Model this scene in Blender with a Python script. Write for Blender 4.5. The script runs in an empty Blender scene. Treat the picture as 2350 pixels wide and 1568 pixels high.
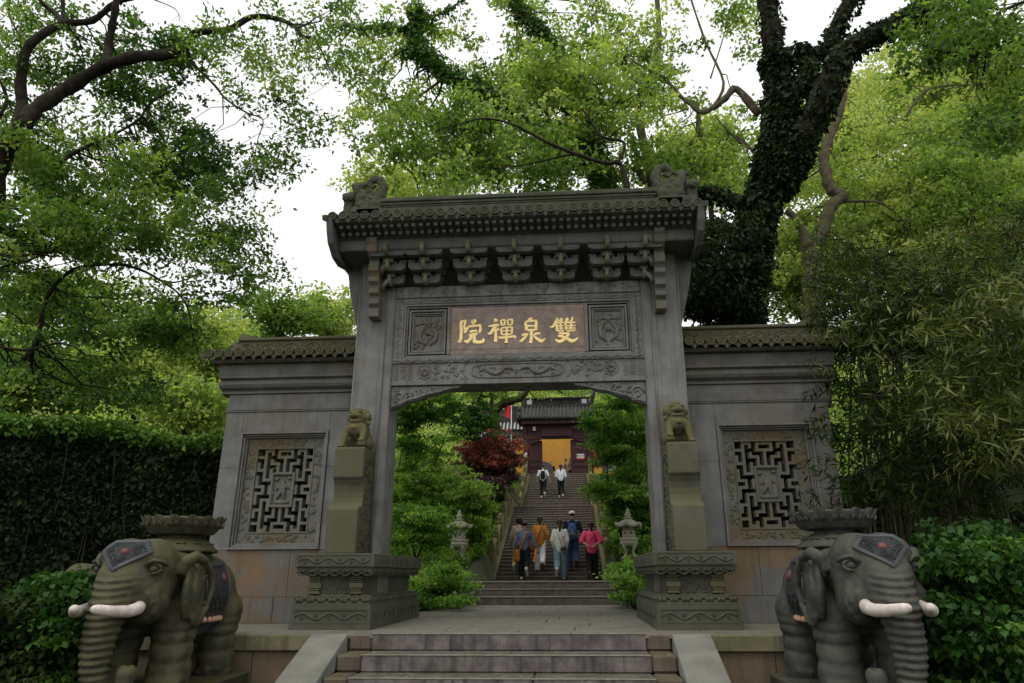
import bpy, math, random
import numpy as np
from mathutils import Vector, Matrix, noise
random.seed(7); RNG = np.random.default_rng(7)
SC = bpy.context.scene; COL = SC.collection
PI = math.pi

# ---------------------------------------------------------------- camera
CAM = np.array([0.69113, -8.84554, 0.57599])
CR = np.array([0.99784788, 0.0654231, -0.00440662])
CU = np.array([0.02527707, -0.32178095, 0.94647667])
CF = np.array([-0.06050347, 0.94455113, 0.32274214])
cd = bpy.data.cameras.new('camera'); cam = bpy.data.objects.new('camera', cd); COL.objects.link(cam)
cam.matrix_world = Matrix(((CR[0], CU[0], -CF[0], CAM[0]), (CR[1], CU[1], -CF[1], CAM[1]), (CR[2], CU[2], -CF[2], CAM[2]), (0, 0, 0, 1)))
cd.sensor_width = 36; cd.lens = 24.07; cd.shift_x = -0.01344; cd.clip_end = 600; cd.clip_start = 0.05
SC.camera = cam
FPX = 2649.7662 / 1.68710; PPX = 1174.5 + 53.28 / 1.6871; PPY = 783.9
def at(u, v, Y=None, Z=None):
    """the place in the world, at depth Y (or height Z), that the photograph's 2349 px wide view shows at u, v"""
    w = CF + (u - PPX) / FPX * CR - (v - PPY) / FPX * CU
    t = (Y - CAM[1]) / w[1] if Y is not None else (Z - CAM[2]) / w[2]
    return CAM + w * t

# ---------------------------------------------------------------- world, sun, exposure
W = bpy.data.worlds.new('World'); SC.world = W; W.use_nodes = True
nt = W.node_tree; nt.nodes.clear()
sky = nt.nodes.new('ShaderNodeTexSky'); sky.sky_type = 'NISHITA'; sky.sun_disc = False
SUN_EL, SUN_ROT = math.radians(62), math.radians(200)
sky.sun_elevation = SUN_EL; sky.sun_rotation = SUN_ROT; sky.dust_density = 4; sky.air_density = 1.0; sky.ozone_density = 1
hs = nt.nodes.new('ShaderNodeHueSaturation'); hs.inputs['Saturation'].default_value = 0.18; hs.inputs['Value'].default_value = 1.0
mixc = nt.nodes.new('ShaderNodeMix'); mixc.data_type = 'RGBA'; mixc.inputs[0].default_value = 0.72
mixc.inputs[7].default_value = (8.6, 8.65, 8.6, 1)          # even white overcast over the clear sky
bg = nt.nodes.new('ShaderNodeBackground'); bg.inputs['Strength'].default_value = 0.15
ow = nt.nodes.new('ShaderNodeOutputWorld')
nt.links.new(sky.outputs[0], hs.inputs['Color']); nt.links.new(hs.outputs[0], mixc.inputs[6])
nt.links.new(mixc.outputs[2], bg.inputs['Color']); nt.links.new(bg.outputs[0], ow.inputs[0])
sd = bpy.data.lights.new('sun', 'SUN'); so = bpy.data.objects.new('sun', sd); COL.objects.link(so)
sd.energy = 0.9; sd.angle = math.radians(25); sd.color = (1.0, 0.97, 0.92)
_sd = Vector((math.sin(SUN_ROT) * math.cos(SUN_EL), math.cos(SUN_ROT) * math.cos(SUN_EL), math.sin(SUN_EL)))
so.rotation_euler = (-_sd).to_track_quat('-Z', 'Y').to_euler()
SC.view_settings.view_transform = 'Standard'; SC.view_settings.look = 'None'
SC.view_settings.exposure = 0.15; SC.view_settings.gamma = 1.0; SC.view_settings.use_curve_mapping = False
SC.cycles.max_bounces = 6; SC.cycles.transparent_max_bounces = 4; SC.cycles.diffuse_bounces = 4
SC.cycles.glossy_bounces = 2; SC.cycles.transmission_bounces = 4

# ---------------------------------------------------------------- object helpers
def tag(o, label=None, cat=None, group=None, kind=None):
    if label: o['label'] = label
    if cat: o['category'] = cat
    if group: o['group'] = group
    if kind: o['kind'] = kind
    return o
def thing(name, label, cat, loc=(0, 0, 0), rz=0.0, group=None):
    o = bpy.data.objects.new(name, None); COL.objects.link(o); o.empty_display_size = 0.1
    o.location = loc; o.rotation_euler = (0, 0, rz)
    return tag(o, label, cat, group)
def put(name, me, mat=None, parent=None, local=False, loc=None, kind=None, label=None, rot=None, scale=None):
    """link a mesh; its vertices are world coordinates unless local=True"""
    o = bpy.data.objects.new(name, me); COL.objects.link(o)
    if mat is not None:
        if len(me.materials) == 0: me.materials.append(mat)
        elif me.materials[0] != mat:
            o.material_slots[0].link = 'OBJECT'; o.material_slots[0].material = mat
    if loc is not None: o.location = loc
    if rot is not None: o.rotation_euler = rot
    if scale is not None: o.scale = scale
    if parent is not None:
        o.parent = parent
        if not local:
            m = Matrix.Translation(parent.location) @ parent.rotation_euler.to_matrix().to_4x4()
            q = parent
            while q.parent is not None:
                q = q.parent; m = Matrix.Translation(q.location) @ q.rotation_euler.to_matrix().to_4x4() @ q_inv(m, parent, q)
            o.matrix_parent_inverse = m.inverted()
    return tag(o, label=label, kind=kind)
def q_inv(m, p, q): return p.matrix_parent_inverse @ m
def structure(name, me, mat, label=None):
    o = put(name, me, mat); o['kind'] = 'structure'
    if label: o['label'] = label
    return o
def mesh(V, F, name='m', smooth=False):
    me = bpy.data.meshes.new(name)
    if isinstance(F, np.ndarray):
        V = np.asarray(V, np.float32); nF, k = F.shape
        me.vertices.add(len(V)); me.vertices.foreach_set('co', V.ravel())
        me.loops.add(nF * k); me.loops.foreach_set('vertex_index', F.astype(np.int32).ravel())
        me.polygons.add(nF); me.polygons.foreach_set('loop_start', np.arange(0, nF * k, k, dtype=np.int32))
        me.polygons.foreach_set('loop_total', np.full(nF, k, np.int32))
        if smooth: me.polygons.foreach_set('use_smooth', np.ones(nF, bool))
        me.update(calc_edges=True)
    else:
        me.from_pydata([tuple(v) for v in V], [], F)
        if smooth:
            for p in me.polygons: p.use_smooth = True
        me.update()
    return me

class MB:
    def __init__(s): s.v = []; s.f = []
    def add(s, V, F):
        b = len(s.v); s.v += [tuple(map(float, q)) for q in V]; s.f += [tuple(b + i for i in f) for f in F]; return s
    def box(s, x0, y0, z0, x1, y1, z1, c=0.0):
        """box with optional chamfered vertical+horizontal edges"""
        x0, x1 = min(x0, x1), max(x0, x1); y0, y1 = min(y0, y1), max(y0, y1); z0, z1 = min(z0, z1), max(z0, z1)
        if c <= 0:
            V = [(x, y, z) for z in (z0, z1) for y in (y0, y1) for x in (x0, x1)]
            F = [(0, 2, 3, 1), (4, 5, 7, 6), (0, 1, 5, 4), (2, 6, 7, 3), (0, 4, 6, 2), (1, 3, 7, 5)]
            return s.add(V, F)
        def ring(d, z):
            a, b, e, f = x0 + d, x1 - d, y0 + d, y1 - d; k = c * 0.999
            if d > 0: return [(a, e, z), (a, e, z), (b, e, z), (b, e, z), (b, f, z), (b, f, z), (a, f, z), (a, f, z)]
            return [(a, e + k, z), (a + k, e, z), (b - k, e, z), (b, e + k, z), (b, f - k, z), (b - k, f, z), (a + k, f, z), (a, f - k, z)]
        R = [ring(c, z0), ring(0, z0 + c), ring(0, z1 - c), ring(c, z1)]
        V = sum(R, []); F = []
        for r in (1,):
            for i in range(8): j = (i + 1) % 8; F.append((8 + i, 8 + j, 16 + j, 16 + i))
        for lo, hi in ((0, 8), (16, 24)):
            for i in range(8):
                j = (i + 1) % 8
                if lo == 0:
                    F.append((lo + i, lo + j, hi + j, hi + i) if V[lo + i] != V[lo + j] else (lo + i, hi + j, hi + i))
                else:
                    F.append((lo + i, lo + j, hi + j, hi + i) if V[hi + i] != V[hi + j] else (lo + i, lo + j, hi + i))
        F.append((6, 4, 2, 0)); F.append((24, 26, 28, 30))
        return s.add(V, F)
    def bar(s, a, b, w, h, up=(0, 0, 1)):
        a = np.array(a, float); b = np.array(b, float); d = b - a; d /= np.linalg.norm(d) + 1e-9
        u = np.array(up, float); r = np.cross(d, u)
        if np.linalg.norm(r) < 1e-4: r = np.cross(d, (0, 1, 0))
        r /= np.linalg.norm(r); u = np.cross(r, d)
        V = [p + r * i * w / 2 + u * j * h / 2 for p in (a, b) for j in (-1, 1) for i in (-1, 1)]
        return s.add(V, [(0, 2, 3, 1), (4, 5, 7, 6), (0, 1, 5, 4), (2, 6, 7, 3), (0, 4, 6, 2), (1, 3, 7, 5)])
    def tube(s, P, R, n=8, caps=True, flat=1.0, fdir=None):
        P = [np.array(p, float) for p in P]; m = len(P)
        if not hasattr(R, '__len__'): R = [R] * m
        V = []; prev = None
        for i in range(m):
            d = P[min(i + 1, m - 1)] - P[max(i - 1, 0)]; d = d / (np.linalg.norm(d) + 1e-9)
            if prev is None:
                a = np.array((0, 0, 1.0)) if abs(d[2]) < .9 else np.array((1.0, 0, 0))
                if fdir is not None: a = np.array(fdir, float)
                prev = np.cross(d, a)
            x = prev - d * np.dot(prev, d); x /= np.linalg.norm(x) + 1e-9; y = np.cross(d, x); prev = x
            for k in range(n):
                t = 2 * PI * k / n; V.append(P[i] + R[i] * (math.cos(t) * x + math.sin(t) * y * flat))
        F = [(i * n + k, i * n + (k + 1) % n, (i + 1) * n + (k + 1) % n, (i + 1) * n + k) for i in range(m - 1) for k in range(n)]
        if caps: F.append(tuple(range(n - 1, -1, -1))); F.append(tuple((m - 1) * n + k for k in range(n)))
        return s.add(V, F)
    def lathe(s, prof, n=16, c=(0, 0, 0), sx=1, sy=1, lobes=0, amp=0.0):
        V = []
        for r, z in prof:
            for k in range(n):
                t = 2 * PI * k / n; rr = r * (1 + amp * abs(math.cos(lobes * t / 2))) if lobes else r
                V.append((c[0] + rr * math.cos(t) * sx, c[1] + rr * math.sin(t) * sy, c[2] + z))
        m = len(prof)
        F = [(i * n + k, i * n + (k + 1) % n, (i + 1) * n + (k + 1) % n, (i + 1) * n + k) for i in range(m - 1) for k in range(n)]
        F.append(tuple(range(n - 1, -1, -1))); F.append(tuple((m - 1) * n + k for k in range(n)))
        return s.add(V, F)
    def sqlathe(s, prof, x0, x1, y0, y1):
        """rectangular mouldings: prof = (outset, z) rings round the rectangle"""
        V = []
        for o, z in prof: V += [(x0 - o, y0 - o, z), (x1 + o, y0 - o, z), (x1 + o, y1 + o, z), (x0 - o, y1 + o, z)]
        m = len(prof)
        F = [(i * 4 + k, i * 4 + (k + 1) % 4, (i + 1) * 4 + (k + 1) % 4, (i + 1) * 4 + k) for i in range(m - 1) for k in range(4)]
        F.append((3, 2, 1, 0)); F.append(tuple((m - 1) * 4 + k for k in range(4)))
        return s.add(V, F)
    def prism(s, poly, a0, a1, axis='x'):
        """extrude a 2D polygon along an axis; poly in the two other axes, in order"""
        n = len(poly)
        def P(p, a):
            if axis == 'x': return (a, p[0], p[1])
            if axis == 'y': return (p[0], a, p[1])
            return (p[0], p[1], a)
        V = [P(p, a0) for p in poly] + [P(p, a1) for p in poly]
        area = sum(poly[i][0] * poly[(i + 1) % n][1] - poly[(i + 1) % n][0] * poly[i][1] for i in range(n))
        flip = (area > 0) != (axis != 'y')
        if a1 < a0: flip = not flip
        A = tuple(range(n - 1, -1, -1)); B = tuple(range(n, 2 * n))
        S = [(i, (i + 1) % n, n + (i + 1) % n, n + i) for i in range(n)]
        F = [A, B] + S
        if flip: F = [tuple(reversed(f)) for f in F]
        return s.add(V, F)
    def frame(s, x0, z0, x1, z1, w, y0, y1):
        """rectangular ring facing -y, mitre-free butt joints"""
        s.box(x0, y0, z0, x1, y1, z0 + w); s.box(x0, y0, z1 - w, x1, y1, z1)
        s.box(x0, y0, z0 + w, x0 + w, y1, z1 - w); s.box(x1 - w, y0, z0 + w, x1, y1, z1 - w); return s
    def mesh(s, name='m', smooth=False):
        return mesh(s.v, s.f, name, smooth)
    def build(s, name, mat, parent=None, smooth=False, bevel=0, local=False, kind=None, label=None, auto=False):
        me = s.mesh(name, smooth)
        if auto: autosmooth(me)
        o = put(name, me, mat, parent, local=local, kind=kind, label=label)
        if bevel: bev(o, bevel)
        return o
def bev(o, w, seg=2):
    m = o.modifiers.new('bevel', 'BEVEL'); m.width = w; m.segments = seg; m.limit_method = 'ANGLE'; m.angle_limit = 0.6
def autosmooth(me, ang=40):
    for p in me.polygons: p.use_smooth = True
    import bmesh
    b = bmesh.new(); b.from_mesh(me)
    for e in b.edges:
        if len(e.link_faces) == 2 and e.calc_face_angle(0) > math.radians(ang): e.smooth = False
    b.to_mesh(me); b.free()

# ---------------------------------------------------------------- signed-distance sculpting
def smin(a, b, k):
    h = np.clip(0.5 + 0.5 * (b - a) / k, 0, 1); return b * (1 - h) + a * h - k * h * (1 - h)
def s_cap(P, a, b, ra, rb):
    a = np.array(a, np.float32); b = np.array(b, np.float32); d = b - a
    t = np.clip(((P - a) @ d) / (d @ d + 1e-9), 0, 1)
    return np.linalg.norm(P - a - t[..., None] * d, axis=-1) - (ra + t * (rb - ra))
def s_ell(P, c, r, rot=None):
    q = P - np.array(c, np.float32)
    if rot is not None:
        M = np.array(Matrix.Rotation(rot[0], 3, 'X') @ Matrix.Rotation(rot[1], 3, 'Y') @ Matrix.Rotation(rot[2], 3, 'Z'), np.float32); q = q @ M
    r = np.array(r, np.float32); k0 = np.linalg.norm(q / r, axis=-1); k1 = np.linalg.norm(q / (r * r), axis=-1)
    return k0 * (k0 - 1) / (k1 + 1e-6)
def s_chain(P, pts, rad):
    d = None
    for i in range(len(pts) - 1):
        e = s_cap(P, pts[i], pts[i + 1], rad[i], rad[i + 1]); d = e if d is None else np.minimum(d, e)
    return d
def prims(P, L, k=0.04):
    """L: ('e',c,r[,rot]) ('c',a,b,ra,rb) ('p',pts,rads), optional last dict(k=..., cut=True)"""
    d = None
    for q in L:
        o = q[-1] if isinstance(q[-1], dict) else {}
        if q[0] == 'e': e = s_ell(P, q[1], q[2], q[3] if len(q) > 3 and not isinstance(q[3], dict) else None)
        elif q[0] == 'c': e = s_cap(P, q[1], q[2], q[3], q[4])
        else: e = s_chain(P, q[1], q[2])
        kk = o.get('k', k)
        if o.get('cut'): d = -smin(-d, e, kk)
        else: d = e if d is None else smin(d, e, kk)
    return d
def nets(fn, lo, hi, h):
    """naive surface nets: mesh of the zero level of fn"""
    ax = [np.arange(lo[i], hi[i] + h, h, dtype=np.float32) for i in range(3)]
    G = np.stack(np.meshgrid(*ax, indexing='ij'), -1); D = fn(G).astype(np.float32); n = D.shape
    S = D < 0; C = tuple(x - 1 for x in n)
    acc = np.zeros(C + (3,), np.float32); cnt = np.zeros(C, np.float32)
    edges = []
    for a in range(3):
        sl0 = [slice(None)] * 3; sl1 = [slice(None)] * 3; sl0[a] = slice(0, -1); sl1[a] = slice(1, None)
        m = S[tuple(sl0)] != S[tuple(sl1)]; I = np.argwhere(m)
        d0 = D[tuple(sl0)][m]; d1 = D[tuple(sl1)][m]; t = d0 / (d0 - d1)
        p = I.astype(np.float32); p[:, a] += t
        b, c = (a + 1) % 3, (a + 2) % 3
        for db in (0, -1):
            for dc in (0, -1):
                J = I.copy(); J[:, b] += db; J[:, c] += dc
                ok = (J >= 0).all(1) & (J < np.array(C)).all(1); K = J[ok]
                np.add.at(acc, (K[:, 0], K[:, 1], K[:, 2]), p[ok]); np.add.at(cnt, (K[:, 0], K[:, 1], K[:, 2]), 1)
        edges.append((a, I, S[tuple(sl0)][m]))
    idx = -np.ones(C, np.int64); mk = cnt > 0; idx[mk] = np.arange(mk.sum())
    V = acc[mk] / cnt[mk][:, None] * h + np.array(lo, np.float32)
    Q = []
    for a, I, s in edges:
        b, c = (a + 1) % 3, (a + 2) % 3
        ok = (I[:, b] > 0) & (I[:, c] > 0) & (I[:, b] < C[b]) & (I[:, c] < C[c]) & (I[:, a] < C[a]); I = I[ok]; s = s[ok]
        def g(db, dc):
            J = I.copy(); J[:, b] += db; J[:, c] += dc; return idx[J[:, 0], J[:, 1], J[:, 2]]
        q = np.stack([g(-1, -1), g(0, -1), g(0, 0), g(-1, 0)], 1)
        q[~s] = q[~s][:, ::-1]; Q.append(q)
    return V, np.concatenate(Q)
def sculpt(L, h, k=0.04, disp=None, pad=0.06, lo=None, hi=None):
    if lo is None:
        pts = []
        for q in L:
            if isinstance(q[-1], dict) and q[-1].get('cut'): continue
            if q[0] == 'e': m = max(q[2]) if len(q) > 3 and not isinstance(q[3], dict) else 0; r = np.array(q[2]) if m == 0 else np.array([m] * 3); pts += [np.array(q[1]) - r, np.array(q[1]) + r]
            elif q[0] == 'c':
                for p, r in ((q[1], q[3]), (q[2], q[4])): pts += [np.array(p) - r, np.array(p) + r]
            else:
                for p, r in zip(q[1], q[2]): pts += [np.array(p) - r, np.array(p) + r]
        pts = np.array(pts); lo = pts.min(0) - pad; hi = pts.max(0) + pad
    fn = (lambda P: prims(P, L, k)) if disp is None else (lambda P: prims(P, L, k) + disp(P))
    return nets(fn, lo, hi, h)
def cat_mesh(parts):
    V = []; F = []; b = 0
    for v, f in parts: V.append(v); F.append(f + b); b += len(v)
    return np.concatenate(V), np.concatenate(F)

# ---------------------------------------------------------------- materials
def newmat(name):
    m = bpy.data.materials.new(name); m.use_nodes = True; n = m.node_tree; n.nodes.clear()
    return m, n
def N(n, t, **kw):
    o = n.nodes.new(t)
    for k, v in kw.items(): setattr(o, k, v)
    return o
def ramp(n, stops, src=None):
    r = N(n, 'ShaderNodeValToRGB'); e = r.color_ramp.elements
    while len(e) < len(stops): e.new(0.5)
    for i, (p, c) in enumerate(stops):
        e[i].position = p; e[i].color = (c, c, c, 1) if not hasattr(c, '__len__') else tuple(c) + (1,)
    if src is not None: n.links.new(src, r.inputs[0])
    return r
def mixrgb(n, f, a, b, mode='MIX'):
    m = N(n, 'ShaderNodeMix', data_type='RGBA', blend_type=mode)
    for s, x in ((0, f), (6, a), (7, b)):
        if hasattr(x, 'is_linked') or hasattr(x, 'links'): n.links.new(x, m.inputs[s])
        elif hasattr(x, '__len__'): m.inputs[s].default_value = tuple(x) + (1,) if len(x) == 3 else x
        else: m.inputs[s].default_value = x
    return m.outputs[2]
def stone(name, c1, c2, rough=0.85, moss=0.0, mosscol=(0.055, 0.065, 0.018), stain=None, stain_amt=0.0, scale=3.0, bump=0.25, relief=0.0, relief_scale=9.0, grain=140, streak=0.0, spec=0.3, pits=0.0):
    m, n = newmat(name); L = n.links
    tc = N(n, 'ShaderNodeNewGeometry'); P = tc.outputs['Position']
    n1 = N(n, 'ShaderNodeTexNoise'); n1.inputs['Scale'].default_value = scale; n1.inputs['Detail'].default_value = 8; n1.inputs['Roughness'].default_value = .62; L.new(P, n1.inputs['Vector'])
    n2 = N(n, 'ShaderNodeTexNoise'); n2.inputs['Scale'].default_value = grain; n2.inputs['Detail'].default_value = 2; L.new(P, n2.inputs['Vector'])
    n3 = N(n, 'ShaderNodeTexNoise'); n3.inputs['Scale'].default_value = scale * .37; n3.inputs['Detail'].default_value = 6; n3.inputs['Roughness'].default_value = .7; L.new(P, n3.inputs['Vector'])
    col = mixrgb(n, ramp(n, [(.35, 0.0), (.66, 1.0)], n1.outputs[0]).outputs[0], c1, c2)
    col = mixrgb(n, .32, col, ramp(n, [(.3, .25), (.7, .78)], n2.outputs[0]).outputs[0], 'OVERLAY')
    if stain is not None:
        col = mixrgb(n, ramp(n, [(.52, 0.0), (.66, stain_amt)], n3.outputs[0]).outputs[0], col, stain)
    if streak > 0:
        mp = N(n, 'ShaderNodeMapping'); mp.inputs['Scale'].default_value = (9, 9, .7); L.new(P, mp.inputs['Vector'])
        n4 = N(n, 'ShaderNodeTexNoise'); n4.inputs['Scale'].default_value = 1.6; n4.inputs['Detail'].default_value = 5; L.new(mp.outputs[0], n4.inputs['Vector'])
        col = mixrgb(n, ramp(n, [(.5, 0.0), (.72, streak)], n4.outputs[0]).outputs[0], col, tuple(x * .35 for x in c1))
    if pits > 0:
        vo = N(n, 'ShaderNodeTexVoronoi'); vo.inputs['Scale'].default_value = 38; L.new(P, vo.inputs['Vector'])
        col = mixrgb(n, ramp(n, [(.10, pits), (.16, 0.0)], vo.outputs['Distance']).outputs[0], col, (.045, .042, .04))
    if moss > 0:
        sp = N(n, 'ShaderNodeSeparateXYZ'); L.new(tc.outputs['Normal'], sp.inputs[0])
        a = N(n, 'ShaderNodeMath', operation='MULTIPLY_ADD'); L.new(sp.outputs[2], a.inputs[0]); a.inputs[1].default_value = .45; L.new(n3.outputs[0], a.inputs[2])
        a2 = N(n, 'ShaderNodeMath', operation='MULTIPLY_ADD'); L.new(n1.outputs[0], a2.inputs[0]); a2.inputs[1].default_value = .5; L.new(a.outputs[0], a2.inputs[2])
        f = ramp(n, [(max(0.0, .95 - moss * .42), 0.0), (min(1, 1.12 - moss * .42), min(1, .25 + moss * .6))], a2.outputs[0])
        col = mixrgb(n, f.outputs[0], col, mosscol)
    b = N(n, 'ShaderNodeBsdfPrincipled'); b.inputs['Roughness'].default_value = rough; b.inputs['Specular IOR Level'].default_value = spec
    L.new(col, b.inputs['Base Color'])
    bm = N(n, 'ShaderNodeBump'); bm.inputs['Strength'].default_value = bump; bm.inputs['Distance'].default_value = .01
    ad = N(n, 'ShaderNodeMath', operation='MULTIPLY_ADD'); L.new(n1.outputs[0], ad.inputs[0]); ad.inputs[1].default_value = 1.2; L.new(n2.outputs[0], ad.inputs[2])
    L.new(ad.outputs[0], bm.inputs['Height']); nrm = bm.outputs[0]
    if relief > 0:
        vr = N(n, 'ShaderNodeTexVoronoi', feature='SMOOTH_F1'); vr.inputs['Scale'].default_value = relief_scale
        mg = N(n, 'ShaderNodeTexNoise'); mg.inputs['Scale'].default_value = relief_scale * .8; L.new(P, mg.inputs['Vector'])
        dd = mixrgb(n, .22, P, mg.outputs[1], 'ADD'); L.new(dd, vr.inputs['Vector'])
        sn = N(n, 'ShaderNodeMath', operation='SINE'); ml = N(n, 'ShaderNodeMath', operation='MULTIPLY'); L.new(vr.outputs['Distance'], ml.inputs[0]); ml.inputs[1].default_value = 22; L.new(ml.outputs[0], sn.inputs[0])
        b2 = N(n, 'ShaderNodeBump'); b2.inputs['Strength'].default_value = relief; b2.inputs['Distance'].default_value = .012
        L.new(sn.outputs[0], b2.inputs['Height']); L.new(nrm, b2.inputs['Normal']); nrm = b2.outputs[0]
    L.new(nrm, b.inputs['Normal'])
    o = N(n, 'ShaderNodeOutputMaterial'); L.new(b.outputs[0], o.inputs[0]); return m
def plain(name, c, rough=.7, spec=.3, metal=0, var=.15, scale=12, bump=0.0, sheen=0):
    m, n = newmat(name); L = n.links
    g = N(n, 'ShaderNodeTexCoord'); n1 = N(n, 'ShaderNodeTexNoise'); n1.inputs['Scale'].default_value = scale; n1.inputs['Detail'].default_value = 5; L.new(g.outputs['Object'], n1.inputs['Vector'])
    col = mixrgb(n, ramp(n, [(.3, 0.0), (.7, 1.0)], n1.outputs[0]).outputs[0], tuple(x * (1 - var) for x in c), tuple(min(1, x * (1 + var)) for x in c))
    b = N(n, 'ShaderNodeBsdfPrincipled'); L.new(col, b.inputs['Base Color']); b.inputs['Roughness'].default_value = rough
    b.inputs['Specular IOR Level'].default_value = spec; b.inputs['Metallic'].default_value = metal
    if bump:
        bm = N(n, 'ShaderNodeBump'); bm.inputs['Strength'].default_value = bump; bm.inputs['Distance'].default_value = .01; L.new(n1.outputs[0], bm.inputs['Height']); L.new(bm.outputs[0], b.inputs['Normal'])
    o = N(n, 'ShaderNodeOutputMaterial'); L.new(b.outputs[0], o.inputs[0]); return m
def leafmat(name, dark, mid, light, trans=.4, rough=.45, spec=.35):
    m, n = newmat(name); L = n.links
    a = N(n, 'ShaderNodeAttribute', attribute_name='tone'); r = ramp(n, [(0.0, dark), (.5, mid), (1.0, light)], a.outputs['Fac'])
    b = N(n, 'ShaderNodeBsdfPrincipled'); L.new(r.outputs[0], b.inputs['Base Color']); b.inputs['Roughness'].default_value = rough; b.inputs['Specular IOR Level'].default_value = spec
    t = N(n, 'ShaderNodeBsdfTranslucent'); bt = mixrgb(n, 1.0, r.outputs[0], (1.25, 1.3, .6), 'MULTIPLY'); L.new(bt, t.inputs['Color'])
    mx = N(n, 'ShaderNodeMixShader'); mx.inputs[0].default_value = trans; L.new(b.outputs[0], mx.inputs[1]); L.new(t.outputs[0], mx.inputs[2])
    o = N(n, 'ShaderNodeOutputMaterial'); L.new(mx.outputs[0], o.inputs[0]); return m
M = {}
M['litter'] = None
M['gate'] = stone('gate_stone', (.118, .117, .112), (.188, .187, .180), moss=.35, stain=(.16, .115, .08), stain_amt=.5, streak=.5)
M['gate_carved'] = stone('carved_stone', (.12, .124, .124), (.17, .173, .172), moss=.3, relief=.5, relief_scale=14)
M['eave'] = stone('eave_stone', (.075, .075, .07), (.125, .123, .115), moss=.35, streak=.3, mosscol=(.05, .05, .025))
M['roof'] = stone('roof_stone', (.045, .05, .036), (.10, .105, .08), moss=.8, mosscol=(.030, .036, .010), scale=7)
M['wingroof'] = stone('wing_roof_stone', (.05, .05, .035), (.11, .105, .07), moss=.85, mosscol=(.055, .052, .018), scale=6)
M['wing'] = stone('wing_wall_stone', (.105, .104, .098), (.17, .168, .158), moss=.3, stain=(.16, .105, .065), stain_amt=.35, streak=.25)
M['wingbase'] = stone('wing_base_stone', (.10, .10, .095), (.15, .14, .13), moss=.5, stain=(.23, .12, .065), stain_amt=.8, streak=.35, scale=1.8)
M['lattice'] = stone('lattice_stone', (.095, .092, .082), (.155, .145, .125), moss=.6, stain=(.26, .14, .08), stain_amt=.55)
M['ped'] = stone('pedestal_stone', (.055, .056, .042), (.105, .104, .082), moss=.65, mosscol=(.045, .047, .022))
M['scroll'] = stone('drum_stone', (.066, .064, .045), (.12, .116, .085), moss=.75, mosscol=(.07, .069, .028), stain=(.12, .06, .03), stain_amt=.4)
M['lion'] = stone('lion_stone', (.075, .07, .045), (.15, .135, .085), moss=.9, mosscol=(.09, .085, .025), stain=(.2, .1, .05), stain_amt=.6, scale=7)
M['plaque'] = stone('plaque_stone', (.19, .145, .12), (.29, .23, .195), moss=0, pits=.9, grain=90, stain=(.10, .085, .08), stain_amt=.4, scale=9)
M['paving'] = stone('paving_stone', (.13, .12, .105), (.20, .185, .165), moss=.25, grain=90, mosscol=(.08, .08, .04), stain=(.11, .10, .08), stain_amt=.5)
M['step'] = stone('step_stone', (.07, .058, .053), (.165, .145, .135), moss=.2, streak=.8, grain=100, scale=5)
M['step2'] = stone('mossy_step_stone', (.07, .055, .04), (.125, .098, .072), moss=.3, streak=.4, mosscol=(.07, .07, .025))
M['stringer'] = stone('stringer_stone', (.14, .14, .13), (.24, .237, .225), moss=.25, grain=110, mosscol=(.10, .10, .05), bump=.4)
M['coping'] = stone('coping_stone', (.13, .12, .075), (.21, .19, .12), moss=.7, streak=.8, mosscol=(.08, .08, .03))
M['retain'] = stone('retaining_wall_stone', (.12, .09, .055), (.20, .15, .10), moss=.6, streak=.5, mosscol=(.07, .07, .03), scale=2.2)
M['ele_l'] = stone('mossy_elephant_stone', (.026, .025, .014), (.078, .072, .038), moss=.5, mosscol=(.062, .060, .016), rough=.62, bump=.6, spec=.35, scale=6, streak=.5, stain=(.10, .095, .07), stain_amt=.4)
M['ele_r'] = stone('grey_elephant_stone', (.030, .030, .026), (.075, .073, .063), moss=.35, mosscol=(.055, .058, .03), rough=.62, bump=.6, spec=.35, scale=6, streak=.5, stain=(.11, .11, .095), stain_amt=.4)
M['ele_cloth'] = stone('dark_carved_cloth', (.028, .031, .032), (.06, .063, .064), rough=.5, relief=.9, relief_scale=26, spec=.4, bump=.2)
M['fringe'] = stone('dark_fringe', (.032, .035, .038), (.07, .073, .078), rough=.5, spec=.4)
M['tusk'] = stone('white_tusk_stone', (.42, .36, .32), (.66, .61, .57), rough=.6, scale=9, stain=(.20, .14, .10), stain_amt=.6, bump=.08, moss=0)
M['jewel'] = stone('red_jewel_stone', (.07, .018, .018), (.15, .055, .05), rough=.45, bump=.05)
M['bead'] = stone('pale_bead_stone', (.50, .27, .16), (.62, .40, .28), rough=.5, bump=.05, scale=10)
M['gold'] = plain('gold_leaf', (.90, .68, .30), rough=.45, metal=.25, var=.12, scale=30, bump=.3, spec=.5)
M['goldsm'] = plain('faded_gold_paint', (.42, .28, .10), rough=.6, var=.3, scale=60)
M['hole'] = plain('dark_groove', (.05, .05, .05), rough=.9)
M['soil'] = stone('leaf_litter_soil', (.035, .03, .018), (.07, .06, .035), moss=.7, mosscol=(.03, .05, .012))
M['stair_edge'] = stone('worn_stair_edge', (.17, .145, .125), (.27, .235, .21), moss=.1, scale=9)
M['stair'] = stone('stairway_stone', (.075, .06, .05), (.13, .107, .092), moss=.25, streak=.2, scale=6)
M['bal'] = stone('balustrade_stone', (.12, .11, .06), (.21, .19, .12), moss=.8, mosscol=(.10, .095, .03))
M['lantern'] = stone('lantern_stone', (.22, .21, .16), (.36, .35, .29), moss=.4, mosscol=(.12, .12, .06))
M['bark'] = stone('bark', (.014, .011, .008), (.038, .031, .024), moss=.2, mosscol=(.03, .045, .01), scale=8, bump=1.0, grain=50, rough=.95, spec=.1)
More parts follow.
